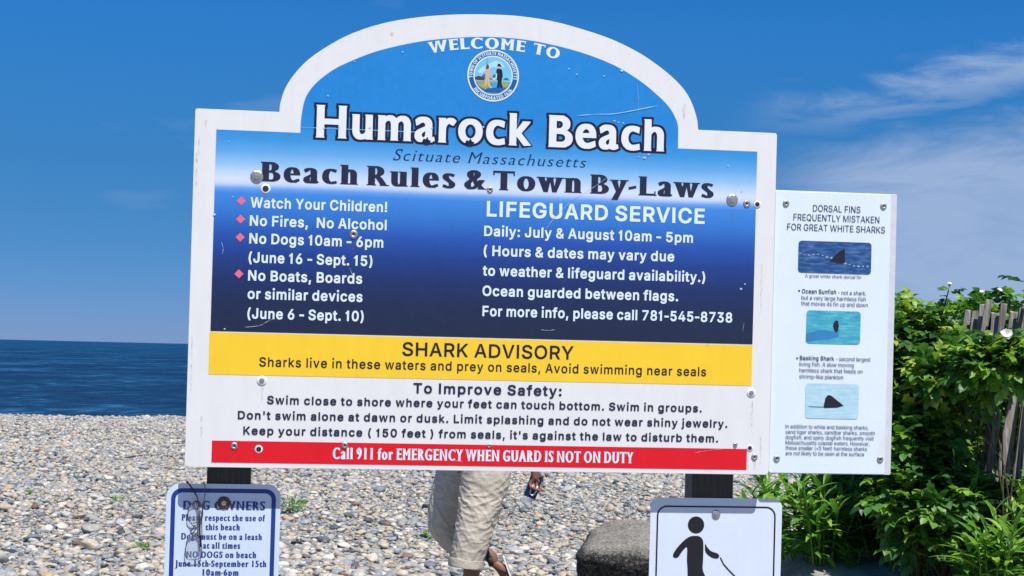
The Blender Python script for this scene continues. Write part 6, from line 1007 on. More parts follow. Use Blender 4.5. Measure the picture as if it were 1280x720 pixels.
M_hair = simple('dark hair', (.015, .012, .01, 1), .6)
# joints: near (left) leg stands, far (right) leg swings through
dN, dF = -.10, .17
J = {}
J['pelvis'] = pw(600, 556, 0); J['hipN'] = pw(602, 572, dN); J['kneeN'] = pw(592, 655, dN - .02); J['ankN'] = pw(584, 757, dN)
J['hipF'] = pw(598, 570, dF - .02); J['kneeF'] = pw(553, 655, dF); J['ankF'] = pw(611, 697, dF + .03)
J['chest'] = pw(598, 480, 0); J['neck'] = pw(594, 446, 0); J['headb'] = pw(590, 428, 0); J['head'] = pw(588, 398, 0)
J['shN'] = pw(596, 462, -.19); J['elN'] = pw(590, 528, -.26); J['wrN'] = pw(545, 548, -.20)
J['shF'] = pw(602, 462, .19); J['elF'] = pw(648, 524, .26); J['wrF'] = pw(668, 585, .20)
J['toeN'] = Vector((J['ankN'].x - .19, J['ankN'].y - .01, foot_z + .045)); J['heelN'] = Vector((J['ankN'].x + .045, J['ankN'].y, foot_z + .05))
J['ballN'] = Vector((J['ankN'].x - .12, J['ankN'].y - .01, foot_z + .055))
fd = Vector((.55, -.05, -.83)).normalized()     # the lifted foot hangs toes down, sole to the right
J['ballF'] = J['ankF'] + Vector((.075, -.01, -.055)); J['toeF'] = J['ankF'] + Vector((.105, -.01, -.125)); J['heelF'] = J['ankF'] + Vector((.055, 0, .005))
chain = [('pelvis', None, .13), ('hipN', 'pelvis', .095), ('kneeN', 'hipN', .06), ('calfN', 'kneeN', .058), ('ankN', 'calfN', .036), ('ballN', 'ankN', .038), ('toeN', 'ballN', .026), ('heelN', 'ankN', .03),
         ('hipF', 'pelvis', .095), ('kneeF', 'hipF', .06), ('calfF', 'kneeF', .056), ('ankF', 'calfF', .036), ('ballF', 'ankF', .036), ('toeF', 'ballF', .026), ('heelF', 'ankF', .028),
         ('waist', 'pelvis', .125), ('chest', 'waist', .15), ('neck', 'chest', .055), ('headb', 'neck', .07), ('headm', 'headb', .093), ('head', 'headm', .075),
         ('shN', 'chest', .06), ('elN', 'shN', .042), ('wrN', 'elN', .027), ('shF', 'chest', .06), ('elF', 'shF', .042), ('wrF', 'elF', .027)]
J['calfN'] = J['kneeN'].lerp(J['ankN'], .35) + Vector((.015, 0, 0)); J['calfF'] = J['kneeF'].lerp(J['ankF'], .35) + Vector((.01, 0, .015))
J['waist'] = J['pelvis'].lerp(J['chest'], .45); J['headm'] = J['headb'].lerp(J['head'], .5)
bm = bmesh.new(); sk = bm.verts.layers.skin.verify(); bv = {}
for nme, par, r in chain:
    v = bm.verts.new(rel(J[nme])); bv[nme] = v; v[sk].radius = (r, r)
    if nme == 'pelvis': v[sk].use_root = True
    if nme in ('pelvis', 'waist', 'chest'): v[sk].radius = (r, r * 1.0)
    if par: bm.edges.new((bv[par], v))
def hand(wr, d, side, curl, key):               # palm and five fingers as chains; d along the palm, side across it
    d = d.normalized(); side = side.normalized(); nrm = d.cross(side).normalized()
    palm = bm.verts.new(rel(wr + d * .045)); palm[sk].radius = (.030, .016); bm.edges.new((bv[key], palm))
    for k, (off, ln) in enumerate(((-.029, .070), (-.010, .078), (.010, .074), (.028, .058))):
        prev = palm; p = wr + d * .085 + side * off; a = 0
        v = bm.verts.new(rel(p)); v[sk].radius = (.0105, .0105); bm.edges.new((prev, v)); prev = v
        for j, f in enumerate((.45, .32, .26)):
            a += curl * (.8 if j == 0 else 1.0) * (1 + .08 * k); p = p + (d * math.cos(a) + nrm * math.sin(a)) * ln * f
            v = bm.verts.new(rel(p)); v[sk].radius = (.0095 - .001 * j,) * 2; bm.edges.new((prev, v)); prev = v
    p = wr + d * .03 - side * .03; prev = palm
    for j in range(3):
        p = p + (d * .7 - side * (.6 if j == 0 else .1) + nrm * .5 * (j + 1) * .6).normalized() * (.030 - .003 * j)
        v = bm.verts.new(rel(p)); v[sk].radius = (.0115 - .0015 * j,) * 2; bm.edges.new((prev, v)); prev = v
hand(J['wrF'], Vector((.04, .05, -1)), Vector((-1, -.35, 0)), -.62, 'wrF')
hand(J['wrN'], Vector((-1, .05, .1)), Vector((0, .1, 1)), .35, 'wrN')
me = bpy.data.meshes.new('body'); bm.to_mesh(me); bm.free()
body = link('body', me, M_skin, person); sm_ = body.modifiers.new('skin', 'SKIN'); sm_.use_smooth_shade = True; sm_.branch_smoothing = .6
ss = body.modifiers.new('sub', 'SUBSURF'); ss.levels = 2; ss.render_levels = 2
# face: nose, eyes, mouth, ears
hc = rel(J['headm'])
mb = MB(); mb.tube([hc + Vector((-.085, 0, .03)), hc + Vector((-.112, 0, -.005)), hc + Vector((-.088, 0, -.018))], [.008, .014, .010], 8); mb.build('nose', M_skin, person, True)
for s in (-1, 1):
    mb = MB(); mb.tube([hc + Vector((-.086, s * .032, .022)), hc + Vector((-.090, s * .032, .022))], [.012, .008], 10); mb.build('eye', simple('eye', (.6, .6, .6, 1), .3), person, True)
    mb = MB(); mb.tube([hc + Vector((.0, s * .082, .03)), hc + Vector((.008, s * .095, .01)), hc + Vector((0, s * .086, -.02))], [.008, .012, .007], 8); mb.build('ear', M_skin, person, True)
mb = MB(); mb.tube([hc + Vector((-.084, -.022, -.042)), hc + Vector((-.091, 0, -.044)), hc + Vector((-.084, .022, -.042))], [.004, .006, .004], 8); mb.build('mouth', simple('lips', (.22, .07, .06, 1), .5), person, True)
mb = MB(); vsx, fsx = ico(3, 5, .05); mb.add([(v[0] * .105 + hc.x + .012, v[1] * .1 + hc.y, max(v[2], -.25) * .105 + hc.z + .042) for v in vsx], fsx.tolist()); mb.build('hair', M_hair, person, True)
# lofted garments
def loft(name, path, mat, folds=0.0, seed=0, nseg=26, per=30, parent=person, foldf=None, thick=.003):
    """path: (centre, radius along x, radius along y); rings are kept level-ish to the path"""
    C_ = smoothpoly([tuple(p[0]) + (p[1], p[2]) for p in path], nseg // (len(path) - 1) + 1)
    vs = []; n = per; L = len(C_); up = Vector((0, 1, 0)); arc = 0
    for i, q in enumerate(C_):
        c0 = Vector(q[:3]); d = (Vector(C_[min(i + 1, L - 1)][:3]) - Vector(C_[max(i - 1, 0)][:3])).normalized()
        ax = up.cross(d).normalized(); ay = d.cross(ax).normalized()
        if i: arc += (c0 - Vector(C_[i - 1][:3])).length
        for k in range(n):
            a = 2 * math.pi * k / n; e = 1
            if folds:
                pn = Vector((math.cos(a) * 1.1 + seed, math.sin(a) * 1.1, arc * 9 + .9 * math.cos(a + seed)))
                w = mnoise.noise(pn); w2 = mnoise.noise(Vector((math.cos(a) * 1.6, math.sin(a) * 1.6 + seed, arc * 30 + 1.6 * math.cos(a + 1 + seed))))
                kf = folds * (foldf(i / (L - 1), a) if foldf else 1); rdg = max(0, 1 - 3.2 * abs(w2)) ** 1.6; w3 = mnoise.noise(Vector((math.cos(a) * 1.2 + 5, math.sin(a) * 1.2 + seed, arc * 16 - 2.2 * math.cos(a + seed)))); rd3 = max(0, 1 - 4 * abs(w3)) ** 1.5; e = 1 + kf * (.8 * w + .8 * rdg + .7 * rd3 - .4)
            vs.append(c0 + ax * math.cos(a) * q[3] * e + ay * math.sin(a) * q[4] * e)
    fs = [(i * n + k, i * n + (k + 1) % n, (i + 1) * n + (k + 1) % n, (i + 1) * n + k) for i in range(L - 1) for k in range(n)]
    mb = MB(); mb.add(vs, fs); o = mb.build(name, mat, parent, True)
    so = o.modifiers.new('solid', 'SOLIDIFY'); so.thickness = thick; so.offset = -1
    ss = o.modifiers.new('sub', 'SUBSURF'); ss.levels = 1; ss.render_levels = 1; return o
def pr(px_, py_, dy, rx_, ry_): return (rel(pw(px_, py_, dy)), rx_ / 227, ry_)
ff = lambda s, a: .35 + .9 * math.exp(-((s - .55) / .25) ** 2) + .35 * math.exp(-((s - .9) / .1) ** 2)
tr = loft('trousers', [pr(603, 530, 0, 34, .135), pr(603, 552, 0, 36, .16), pr(604, 572, 0, 36, .17), pr(604, 590, -.02, 32, .14)], M_linen, .085, 1, 12, 36)
lgN = loft('trouser_leg', [pr(608, 560, dN + .02, 33, .13), pr(607.5, 590, dN, 31, .12), pr(602, 620, dN, 28, .112), pr(595.5, 648, dN - .01, 25.3, .105), pr(589, 678, dN - .01, 22.5, .098), pr(581.8, 707, dN - .005, 20, .09)], M_linen, .055, 3, 90, 80, tr, ff)
lgF = loft('trouser_leg', [pr(594, 560, dF - .05, 33, .13), pr(576, 590, dF - .01, 30, .12), pr(563, 620, dF, 25.5, .11), pr(553.5, 646, dF, 19.5, .10), pr(555, 662, dF + .01, 17, .09), pr(566, 678, dF + .03, 14, .08), pr(580, 689, dF + .05, 12.5, .075)], M_linen, .06, 9, 90, 80, tr, ff)
cuff = loft('trouser_cuff', [pr(583.4, 697.5, dN - .005, 22.8, .102), pr(582.8, 702, dN - .005, 22.6, .102), pr(582.2, 708.2, dN - .005, 22.0, .100)], M_linen, .02, 3, 8, 40, lgN)
loft('shirt', [pr(601, 566, 0, 38, .185), pr(600, 540, 0, 34, .17), pr(598, 510, 0, 34, .175), pr(598, 480, 0, 34, .20), pr(597, 462, 0, 28, .205), pr(595, 450, 0, 15, .09)], M_shirt, .04, 12, 24, 36)
for k in ('N', 'F'):
    a0, a1 = rel(J['sh' + k]), rel(J['el' + k]); loft('sleeve', [(a0, .075, .075), (a0.lerp(a1, .5), .068, .068), (a0.lerp(a1, .8), .066, .066)], M_shirt, .05, 4, 10, 20)
# sandals
def sandal(ank, ball, toe, heel, nsole):
    so_ = Vector(nsole).normalized(); mb = MB(); fw = (toe - heel).normalized(); sd = fw.cross(so_).normalized()
    out = [(-.02, .030), (.03, .034), (.11, .036), (.19, .047), (.25, .046), (.285, .030)]
    Lf = [heel + fw * (a * .9) + sd * w for a, w in out] + [heel + fw * (a * .9) - sd * w for a, w in out[::-1]]
    o0 = so_ * .028; n = len(Lf); vs = [rel(p + o0) for p in Lf] + [rel(p + o0 + so_ * .018) for p in Lf]
    mb.add(vs, [tuple(range(n)), tuple(range(2 * n - 1, n - 1, -1))] + [(i, (i + 1) % n, (i + 1) % n + n, i + n) for i in range(n)])
    s_o = bevel(mb.build('sandal', M_sole, person), .004, 2)
    for f_k, w in ((.62, .047), (.30, .040)):
        c0 = heel + fw * (.27 * f_k); mb = MB()
        rim = [c0 + sd * w * math.cos(a) - so_ * (.052 * math.sin(a) - .02) for a in np.linspace(0, math.pi, 12)]
        mb.tube([rel(p) for p in rim], .013, 6, flat=.35); mb.build('sandal_strap', M_strap, s_o, True)
    mb = MB(); rim = [ank + (-so_) * .0 + (sd * math.cos(a) * .043 + fw * math.sin(a) * .043) for a in np.linspace(0, 2 * math.pi, 18)]
    mb.tube([rel(p) for p in rim], .011, 6, flat=1.6); mb.build('sandal_strap', M_strap, s_o, True)
sandal(J['ankN'], J['ballN'], J['toeN'], J['heelN'], (0, 0, -1))
sandal(J['ankF'], J['ballF'], J['toeF'], J['heelF'], (.93, 0, -.32))
# phone in the far hand
pc = at(667, 607.5, YP + .20); ph = empty('phone', pc, 'dark blue phone with a white loop handle, held in the walking person\'s hand', 'phone')
Rp = (Matrix.Rotation(R_(20), 4, 'Y') @ Matrix.Rotation(R_(-14), 4, 'X'))
M_ph = simple('glossy blue phone case', (.012, .035, .13, 1), .15, .6, 0, .1); M_phr = simple('white phone loop', (.75, .78, .82, 1), .4)
mb = MB(); mb.box(-.036, .036, -.005, .005, -.070, .070); o = bevel(mb.build('phone_case', M_ph, ph, mw=Rp), .0045, 3)
mb = MB(); mb.box(-.031, .031, -.0062, -.0052, -.062, .062); mb.build('phone_screen', simple('dark glass', (.01, .012, .02, 1), .06, .7), ph, mw=Rp)
mb = MB(); mb.tube([(x * .7 + .006, -.012, z - .028) for x, z in smoothpoly([(-.014, .03), (-.02, .0), (-.012, -.022), (.010, -.024), (.022, 0), (.020, .032)], 5)], .0042, 8); mb.build('phone_loop', M_phr, ph, True, mw=Rp)

# ============================================================ fence, hedge and weeds
m, t, b = bsdf('weathered grey wood', (.2, .19, .18, 1), .9, .2)
n1 = noise_node(t, 9, 5, .65, mscale=(9, 9, .7)); oi = N('ShaderNodeObjectInfo', t)
c = ramp(t, n1.outputs['Fac'], [(.3, rgb(88, 84, 82)), (.5, rgb(140, 136, 132)), (.7, rgb(182, 178, 174))])
LK(t, mixrgb(t, 1.0, c, ramp(t, oi.outputs['Random'], [(0, (.72, .71, .71, 1)), (1, (1.1, 1.09, 1.08, 1))]), 'MULTIPLY'), b.inputs['Base Color']); bump(t, b, n1.outputs['Fac'], .6, .006)
M_slat = m; M_wire = simple('rusty wire', (.10, .06, .045, 1), .7, .4, .5)
A0, B0 = at(1334, 368, 8.0), at(1150, 400, 8.9)
fb = Vector((A0.x, A0.y, float(H(A0.x, A0.y))))
fence = empty('slat_fence', fb, 'weathered wooden slat fence leaning inside the rose hedge', 'fence')
nsl = 19; rf = random.Random(11); tops = []
for i in range(nsl):
    f = (i + .5) / nsl; p = A0.lerp(B0, f); g = float(H(p.x, p.y)); ln = Vector((.11 + rf.uniform(-.07, .05), rf.uniform(-.02, .05), 1))
    topz = p.z + rf.uniform(-.05, .05) + (.03 if i % 5 == 2 else 0); w, th = .020 * rf.uniform(.8, 1.1), .006
    mb = MB(); segs = 6; pts_ = []
    for j in range(segs + 1):
        z = g - .05 + (topz - g + .05) * j / segs; q = Vector((p.x, p.y, topz)) - ln * (topz - z); bow = .012 * math.sin(j / segs * 3.1 + i); pts_.append((q.x + bow, q.y + bow * .5, z))
    yawr = rf.uniform(-.25, .25); cxx, sxx = math.cos(yawr), math.sin(yawr)
    for (x, y, z) in pts_:
        for du, dv in ((-w, -th), (w, -th), (w, th), (-w, th)): mb.v.append((x + du * cxx - dv * sxx - fb.x, y + du * sxx + dv * cxx - fb.y, z + (rf.uniform(-.004, .008) if z == pts_[-1][2] else 0) - fb.z))
    mb.f = [(j * 4 + k, j * 4 + (k + 1) % 4, (j + 1) * 4 + (k + 1) % 4, (j + 1) * 4 + k) for j in range(segs) for k in range(4)] + [(3, 2, 1, 0), tuple(segs * 4 + k for k in range(4))]
    o = bevel(mb.build('slat', M_slat, fence), .0015, 1); tops.append((p, g, topz, ln))
for fz in (.12, .38, .64, .86):
    for s in (-1, 1):
        mb = MB(); pts_ = []
        for i, (p, g, tz, ln) in enumerate(tops):
            z = g + (tz - g) * fz; q = Vector((p.x, p.y, tz)) - ln * (tz - z); pts_.append((q.x - fb.x, q.y - fb.y + s * (.010 if i % 2 else -.010) , z - fb.z + s * .003))
        mb.tube(pts_, .0016, 4); mb.build('wire', M_wire, fence, True)

def leaf_mat(name, dark, mid, light, src, trans=.34, rough=.46, rib=True):
    m, t, b = bsdf(name, mid, rough, .5)
    r_ = N('ShaderNodeObjectInfo', t).outputs['Random'] if src == 'object' else N('ShaderNodeAttribute', t, attribute_name='rnd').outputs['Fac']
    c = ramp(t, r_, [(0, dark), (.5, mid), (1, light)])
    geo = N('ShaderNodeNewGeometry', t); n = N('ShaderNodeTexNoise', t); n.inputs['Scale'].default_value = 60; n.inputs['Detail'].default_value = 3; LK(t, geo.outputs['Position'], n.inputs['Vector'])
    c = mixrgb(t, 1.0, c, ramp(t, n.outputs['Fac'], [(.3, (.75, .78, .7, 1)), (.7, (1.2, 1.18, 1.2, 1))]), 'MULTIPLY')
    LK(t, c, b.inputs['Base Color']); bump(t, b, n.outputs['Fac'], .5, .004)
    tr_ = N('ShaderNodeBsdfTranslucent', t); LK(t, mixrgb(t, 1.0, c, (1.5, 1.6, .6, 1), 'MULTIPLY'), tr_.inputs['Color'])
    mx = N('ShaderNodeMixShader', t); mx.inputs[0].default_value = trans; out = t.nodes['Material Output']
    LK(t, b.outputs[0], mx.inputs[1]); LK(t, tr_.outputs[0], mx.inputs[2]); LK(t, mx.outputs[0], out.inputs[0]); return m
G1 = (rgb(30, 62, 36), rgb(70, 118, 50), rgb(120, 158, 60)); G2 = (rgb(108, 146, 44), rgb(142, 168, 54), rgb(172, 180, 70)); G3 = (rgb(62, 110, 46), rgb(100, 150, 60), rgb(144, 176, 78))
LM = {k: (leaf_mat(k + ' leaf', *g, 'object'), leaf_mat(k + ' leaves', *g, 'attr')) for k, g in (('green', G1), ('yellow green', G2), ('lance', G3))}
M_stem = simple('green brown stem', (.07, .06, .03, 1), .8); M_twig = simple('bare twig', (.20, .15, .11, 1), .9)
def blade(L, w, bend, fold, n, M, mb, tip=.15):  # one leaf blade along +Y, folded on its rib, drooping
    vs = []; z = 0; y = 0
    for i in range(n + 1):
        s = i / n; ww = w * (math.sin(math.pi * min(1, s * .93 + .06)) ** .8) * (1 if s < 1 else 0)
        if i: a = bend * s; y += L / n * math.cos(a); z -= L / n * math.sin(a)
        vs += [(-ww, y, z + fold * ww), (0, y, z), (ww, y, z + fold * ww)]
    fs = []
    for i in range(n): k = i * 3; fs += [(k, k + 1, k + 4, k + 3), (k + 1, k + 2, k + 5, k + 4)]
    mb.add([M @ Vector(v) for v in vs], fs)
def rose_leaf(seed):                            # pinnate: seven leaflets on a curved stalk, unit length .11 m
    r0 = random.Random(seed); mb = MB(); L = .110; pos = []
    for i, s in enumerate((.34, .62, .88)):
        y = L * s; z = -.18 * L * s * s
        for sd in (-1, 1):
            M = Matrix.Translation((0, y, z)) @ Matrix.Rotation(sd * -R_(58 + r0.uniform(-10, 10)), 4, 'Z') @ Matrix.Rotation(R_(r0.uniform(-22, 12)), 4, 'X') @ Matrix.Rotation(R_(r0.uniform(-20, 20)), 4, 'Y')
            blade(.054 * (1 - .12 * abs(i - 1)), .0185, .5, .35, 3, M, mb)
    M = Matrix.Translation((0, L, -.18 * L)) @ Matrix.Rotation(R_(-14 + r0.uniform(-10, 10)), 4, 'X'); blade(.060, .020, .5, .35, 3, M, mb)
    mb.add([(-.001, 0, 0), (.001, 0, 0), (.001, L, -.18 * L), (-.001, L, -.18 * L)], [(0, 1, 2, 3)]); return mb
def simple_leaf(seed):                         # a broad single leaf
    r0 = random.Random(seed); mb = MB(); blade(.072, .026, .7, .3, 4, Matrix.Rotation(R_(r0.uniform(-15, 15)), 4, 'Y'), mb); return mb
def lance_leaf(seed):
    r0 = random.Random(seed); mb = MB(); blade(.205 * r0.uniform(.8, 1.15), .0135 * r0.uniform(.8, 1.2), r0.uniform(.5, 1.3), .40, 7, Matrix.Identity(4), mb); return mb
LEAF = {'rose': [rose_leaf(i) for i in range(6)] + [simple_leaf(i) for i in range(2)], 'lance': [lance_leaf(i) for i in range(6)]}
LMESH = {}
def leafmesh(shape, k, mk):
    key = (shape, k, mk)
    if key not in LMESH:
        me = LEAF[shape][k].mesh('leaf'); me.materials.append(LM[mk][0]); me.polygons.foreach_set('use_smooth', [True] * len(me.polygons)); LMESH[key] = me
    return LMESH[key]
def frame(d, roll_, up=Vector((0, 0, 1))):      # +Y along d, +Z roughly up
    y = d.normalized(); x = y.cross(up)
    if x.length < .05: x = Vector((1, 0, 0))
    x.normalize(); z = x.cross(y); M = Matrix((x, y, z)).transposed().to_4x4(); return M @ Matrix.Rotation(roll_, 4, 'Y')
def put_leaves(root, L, nmax=290):              # L: (matrix in world, shape, variant, material key, score); the best nmax become objects
    base = root.matrix_world.translation
    def score(q):
        x, y, z = to_px(q[0].translation)
        if not (-10 < x < 1290 and 300 < y < 730): return 0
        if x < 1116 and y < 596: return 0
        if x < 978 and y > 616: return 0
        return q[4] / z
    L = sorted(L, key=score, reverse=True); a_, r_ = L[:nmax], L[nmax:]
    if not r_ or score(L[0]) == 0: a_, r_ = (L[:nmax], L[nmax:])
    for Mx, sh, k, mk, _ in a_:
        o = bpy.data.objects.new('leaf', leafmesh(sh, k, mk)); COL.objects.link(o); o.parent = root; o.matrix_local = Matrix.Translation(-base) @ Mx
    if not r_: return
    V, Fc, mi, rn = [], [], [], []; base_i = 0; mks = list(LM)
    for Mx, sh, k, mk, _ in r_:
        src = LEAF[sh][k]; A_ = np.array(Mx); v = np.array(src.v) @ A_[:3, :3].T + A_[:3, 3] - np.array(base); V.append(v)
        Fc += [tuple(i + base_i for i in f) for f in src.f]; mi += [mks.index(mk)] * len(src.f); rn += [random.random()] * len(v); base_i += len(v)
    me = bpy.data.meshes.new('foliage'); me.from_pydata(np.concatenate(V).tolist(), [], Fc)
    for k in mks: me.materials.append(LM[k][1])
    me.polygons.foreach_set('material_index', mi); me.polygons.foreach_set('use_smooth', [True] * len(Fc)); me.update()
    at_ = me.attributes.new('rnd', 'FLOAT', 'POINT'); at_.data.foreach_set('value', rn)
    o = link('foliage', me, None, root); prop(o, kind='stuff')
M_petal = simple('white petal', (.82, .80, .78, 1), .6, .3, 0, .05); M_stamen = simple('yellow stamens', (.6, .36, .05, 1), .7)
def flower(root, p, d, r=.032):
    base = root.matrix_world.translation; mb = MB(); F_ = Matrix.Translation(Vector(p) - base) @ frame(Vector(d), 0) @ Matrix.Rotation(R_(-90), 4, 'X')
    mb.tube([(0, 0, -.012), (0, 0, .004)], [.004, .008], 8); fo = mb.build('flower', M_stamen, root, True, mw=F_)
    for k in range(6):
        mb = MB(); blade(r * 1.15, r * .62, -.3, .5, 3, Matrix.Rotation(k * 1.0472 + .2, 4, 'Z') @ Matrix.Rotation(R_(24 + (k % 2) * 12), 4, 'X'), mb); mb.build('petal', M_petal, fo, True)
def rose_bush(c, rad, nros, label, seed, yellow=.12, flowers=0, group='rose bushes of the hedge', ground=None, holes=0.0):
    """shoots rise from the foot and end in rosettes of pinnate leaves all over the crown"""
    r0 = random.Random(seed); g = float(H(c.x, c.y)); root = empty('rose_bush', (c.x, c.y, g), label, 'bush', group); L = []
    stems = MB(); foot = Vector((c.x, c.y, g)); base = foot
    for i in range(nros):
        while True:
            d = Vector((r0.gauss(0, 1), r0.gauss(0, 1), r0.gauss(.15, 1)))
            d.normalize()
            if d.z > -.75: break
        k = (r0.random() ** .35) * (1 + .22 * mnoise.noise(d * 2.2 + Vector((seed, 0, 0)))); p = c + Vector((d.x * rad[0], d.y * rad[1], d.z * rad[2])) * k
        if p.z < float(H(p.x, p.y)) + .04: continue
        ax = (d + Vector((0, 0, .9)) + Vector((r0.uniform(-.3, .3), -.25 + r0.uniform(-.3, .3), 0))).normalized()
        mk = 'yellow green' if (r0.random() < yellow * (2.2 if d.z > .3 else .5) and k > .7) else ('lance' if r0.random() < .22 else 'green')
        if i % (5 if c.z - g < .62 else 16) == 0:
            f0 = foot + Vector((r0.uniform(-.5, .5) * rad[0], r0.uniform(-.5, .5) * rad[1], 0)); mid = f0.lerp(p, .5) + Vector((0, 0, .06)); stems.tube([f0 - base, mid - base, p - base], [.006, .0045, .002], 5)
        nl = r0.choice((5, 6, 7)); ph0 = r0.uniform(0, 6.28); F_ = frame(ax, 0)
        for j in range(nl):
            a = ph0 + j * 2.4; el = R_(r0.uniform(12, 62)); q = F_ @ Vector((math.cos(a) * math.cos(el), math.sin(el), math.sin(a) * math.cos(el)))
            pp = p - ax * (.012 * j) + Vector((0, 0, 0)); s = r0.uniform(.75, 1.2) * (.8 if mk != 'green' else 1)
            var = r0.randrange(8); Mx = Matrix.Translation(pp) @ frame(q, r0.uniform(-.5, .5)) @ Matrix.Scale(s * (1.25 if var >= 6 else 1), 4)
            L.append((Mx, 'rose', var, mk, s * (1 + k)))
    stems.build('stem', M_stem, root, True); put_leaves(root, L)
    return root
RB = []
spec = [((1134, 490, 8.55), (.33, .30, .49), 290, 'rose bush with yellow-green tips, tallest growth just right of the shark fin sign', .26, 0),
        ((1236, 500, 9.45), (.46, .28, .66), 240, 'rose bush rising behind the tops of the slat fence', .08, 0),
        ((1352, 520, 8.45), (.34, .34, .74), 200, 'rose bush at the right edge of the picture with a shoot above the fence tops', .10, 0),
        ((1168, 640, 8.0), (.28, .22, .26), 130, 'low rose bush with bright leaves at the foot of the fence', .07, 0),
        ((1085, 640, 9.35), (.34, .30, .42), 200, 'dark low rose bush under the shark fin sign', .05, 0),
        ((1258, 455, 7.72), (.20, .12, .10), 60, 'small rose bush with a white open flower in front of the fence', .16, 1),
        ((1290, 655, 8.0), (.26, .22, .24), 110, 'low shaded rose bush in the lower right corner', .10, 0),
        ((1195, 470, 8.05), (.20, .14, .14), 80, 'small rose bush with yellow-green shoots before the left fence slats', .22, 0),
        ((1150, 560, 8.1), (.16, .12, .22), 60, 'dark rose bush in front of the lower fence slats, beside the shark fin sign', .04, 0)]
for i, (c3, rad, n, lab, yl, fl) in enumerate(spec):
    RB.append(rose_bush(at(*c3), rad, n, lab, 30 + i, yl))
flower(RB[5], at(1258, 420, 7.58), (-.15, -.8, .5), .034)
flower(RB[1], at(1228, 366, 9.2), (-.3, -.6, .7), .018); flower(RB[1], at(1249, 364, 9.2), (.2, -.6, .7), .018); flower(RB[0], at(1187, 356, 8.6), (0, -.5, .8), .015)
# a shoot standing clear of the hedge at the right edge
def shoot(root, pts_, n, seed, mk='green', sc0=1.0):
    r0 = random.Random(seed); base = root.matrix_world.translation; mb = MB(); P = smoothpoly([tuple(p) for p in pts_], 6); mb.tube([Vector(p) - base for p in P], .0035, 5); mb.build('stem', M_stem, root, True)
    for i in range(n):
        q = Vector(P[int((i + .5) / n * (len(P) - 1))]); a = i * 2.3; d = Vector((math.cos(a), math.sin(a), .5)); Mx = Matrix.Translation(q) @ frame(d, r0.uniform(-.4, .4)) @ Matrix.Scale(sc0 * r0.uniform(.8, 1.1), 4)
        o = bpy.data.objects.new('leaf', leafmesh('rose', r0.randrange(8), mk)); COL.objects.link(o); o.parent = root; o.matrix_local = Matrix.Translation(-base) @ Mx
shoot(RB[2], [at(1290, 430, 8.1), at(1288, 385, 8.05), at(1281, 345, 8.0)], 9, 4)
shoot(RB[0], [at(1170, 420, 8.5), at(1180, 385, 8.45), at(1186, 362, 8.4)], 10, 5, 'green', .8)
shoot(RB[0], [at(1150, 430, 8.5), at(1148, 405, 8.45), at(1147, 380, 8.4)], 7, 6, 'green', .8)
for k, (x0, y0, x1, y1) in enumerate(((1228, 545, 1262, 592), (1243, 490, 1262, 500))):
    base = RB[6].matrix_world.translation; mb = MB(); mb.tube([at(x0, y0, 7.9) - base, at((x0 + x1) / 2 + 3, (y0 + y1) / 2, 7.85) - base, at(x1, y1, 7.9) - base], [.004, .0035, .002], 5); mb.build('bare_twig', M_twig, RB[6], True)

def lance_plant(c, nst, h, spread, label, seed, name='leafy_weed', cat='plant', group=None, nl=14, sc0=1.0, mk='lance', lean=(0, 0)):
    r0 = random.Random(seed); g = float(H(c.x, c.y)); root = empty(name, (c.x, c.y, g), label, cat, group); base = Vector((c.x, c.y, g)); L = []
    for i in range(nst):
        a = r0.uniform(0, 6.283); rr_ = spread * math.sqrt(r0.random()); f0 = Vector((math.cos(a) * rr_ * .5, math.sin(a) * rr_ * .5, 0)); hh = h * r0.uniform(.6, 1.1)
        tipv = Vector((math.cos(a) * rr_ + lean[0], math.sin(a) * rr_ + lean[1], hh)); P = smoothpoly([tuple(f0), tuple(f0.lerp(tipv, .5) + Vector((0, 0, hh * .12))), tuple(tipv)], 6)
        mb = MB(); mb.tube(P, [.0045 * sc0] * (len(P) - 1) + [.002 * sc0], 5); mb.build('stem', LM['lance'][0], root, True)
        for j in range(nl):
            s = .12 + .88 * (j + 1) / nl; q = Vector(P[min(int(s * (len(P) - 1)), len(P) - 1)]); b_ = j * 2.4 + a; el = R_(15 + 50 * s)
            d = Vector((math.cos(b_) * math.cos(el), math.sin(b_) * math.cos(el), math.sin(el)))
            k_ = sc0 * (1.05 - .35 * abs(s - .5) * 2) * r0.uniform(.75, 1.15); L.append((Matrix.Translation(base + q) @ frame(d, r0.uniform(-.3, .3)) @ Matrix.Scale(k_, 4), 'lance', r0.randrange(6), mk, k_))
    put_leaves(root, L); return root
lance_plant(at(1012, 688, 8.75), 26, .40, .34, 'tall clump of long narrow leaves just right of the leash sign', 1, 'leafy_clump', nl=15, sc0=1.25, lean=(-.09, -.02))
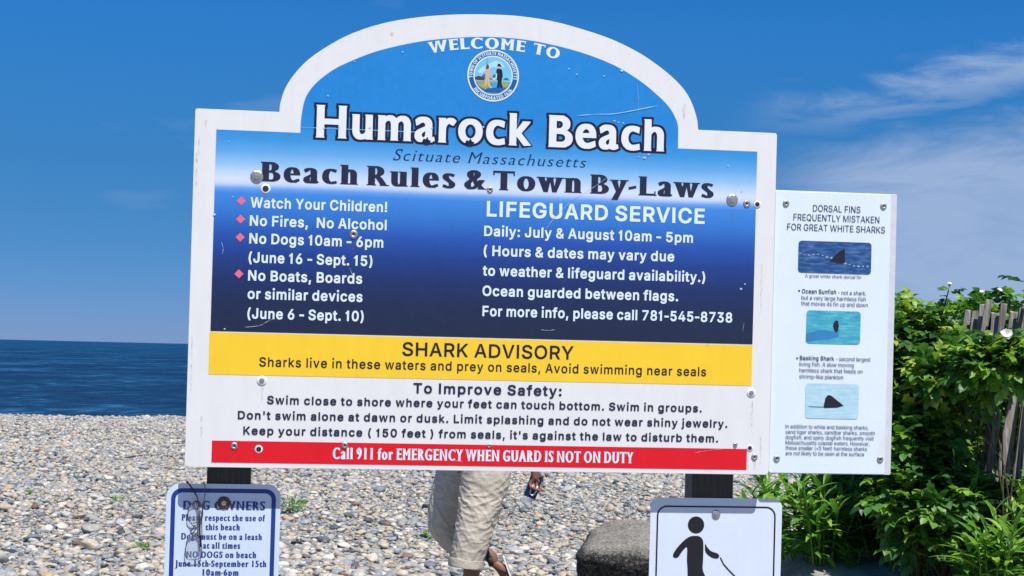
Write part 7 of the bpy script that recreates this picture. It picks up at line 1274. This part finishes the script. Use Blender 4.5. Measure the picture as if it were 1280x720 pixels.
lance_plant(at(1056, 690, 8.9), 16, .36, .22, 'darker clump of narrow leaves between the leash sign and the low rose bush', 2, 'leafy_clump', nl=13, mk='green')
lance_plant(at(1105, 700, 8.7), 12, .30, .28, 'shaded clump of narrow leaves in front of the fence foot', 3, 'leafy_clump', nl=12, mk='green', sc0=.9)
lance_plant(at(1235, 716, 7.55), 11, .34, .22, 'bright spiky clump of narrow leaves near the lower right corner', 4, 'leafy_clump', nl=14, sc0=1.05)
lance_plant(at(1175, 716, 8.25), 11, .24, .26, 'low spreading clump of narrow leaves at the bottom edge', 5, 'leafy_clump', nl=12, sc0=.85)
lance_plant(at(1290, 690, 7.6), 8, .42, .18, 'narrow leaved clump cut by the right edge', 6, 'leafy_clump', nl=13, sc0=.9)
for i, (px_, py_, yy) in enumerate(((1203, 640, 7.85), (1228, 650, 7.9), (1150, 655, 7.95))):
    lance_plant(at(px_, py_, yy), 3, (.62, .5, .45)[i], .09, ('thin upright weed with small leaves, tallest before the fence', 'thin upright weed close right of the tallest one before the fence', 'thin upright weed left of the fence middle, with small leaves')[i], 20 + i, 'upright_weed', nl=20, sc0=.34)
def ground_at(px_, py_):
    d = ray(px_, py_); t_ = 5.0
    for _ in range(400):
        p = EYE + d * t_
        if p.z <= float(H(p.x, p.y)): break
        t_ += .06
    return p
for i, (px_, py_, h_, s_, n_, lab) in enumerate(((367, 642, .13, .14, 12, 'largest green sprout on the pebbles, beside the right edge of the dog owners sign'), (150, 630, .055, .07, 6, 'small green sprout on the open pebbles at the far left'), (536, 675, .06, .06, 6, 'small green sprout on the pebbles just left of the walking legs'),
        (176, 690, .04, .06, 5, 'tiny green sprout low on the left pebbles, left of the dog owners sign'), (36, 618, .035, .05, 5, 'tiny pale sprout near the left edge of the pebbles'), (1066, 712, .10, .07, 8, 'little sprout alone on the grey sand below the shark fin sign'))):
    p = ground_at(px_, py_); lance_plant(p, n_, h_, s_, lab, 60 + i, 'green_sprout', nl=9, sc0=.42 if i == 0 else .3)
# dry twigs and a reddish flower deep in the hedge are small parts of the bushes
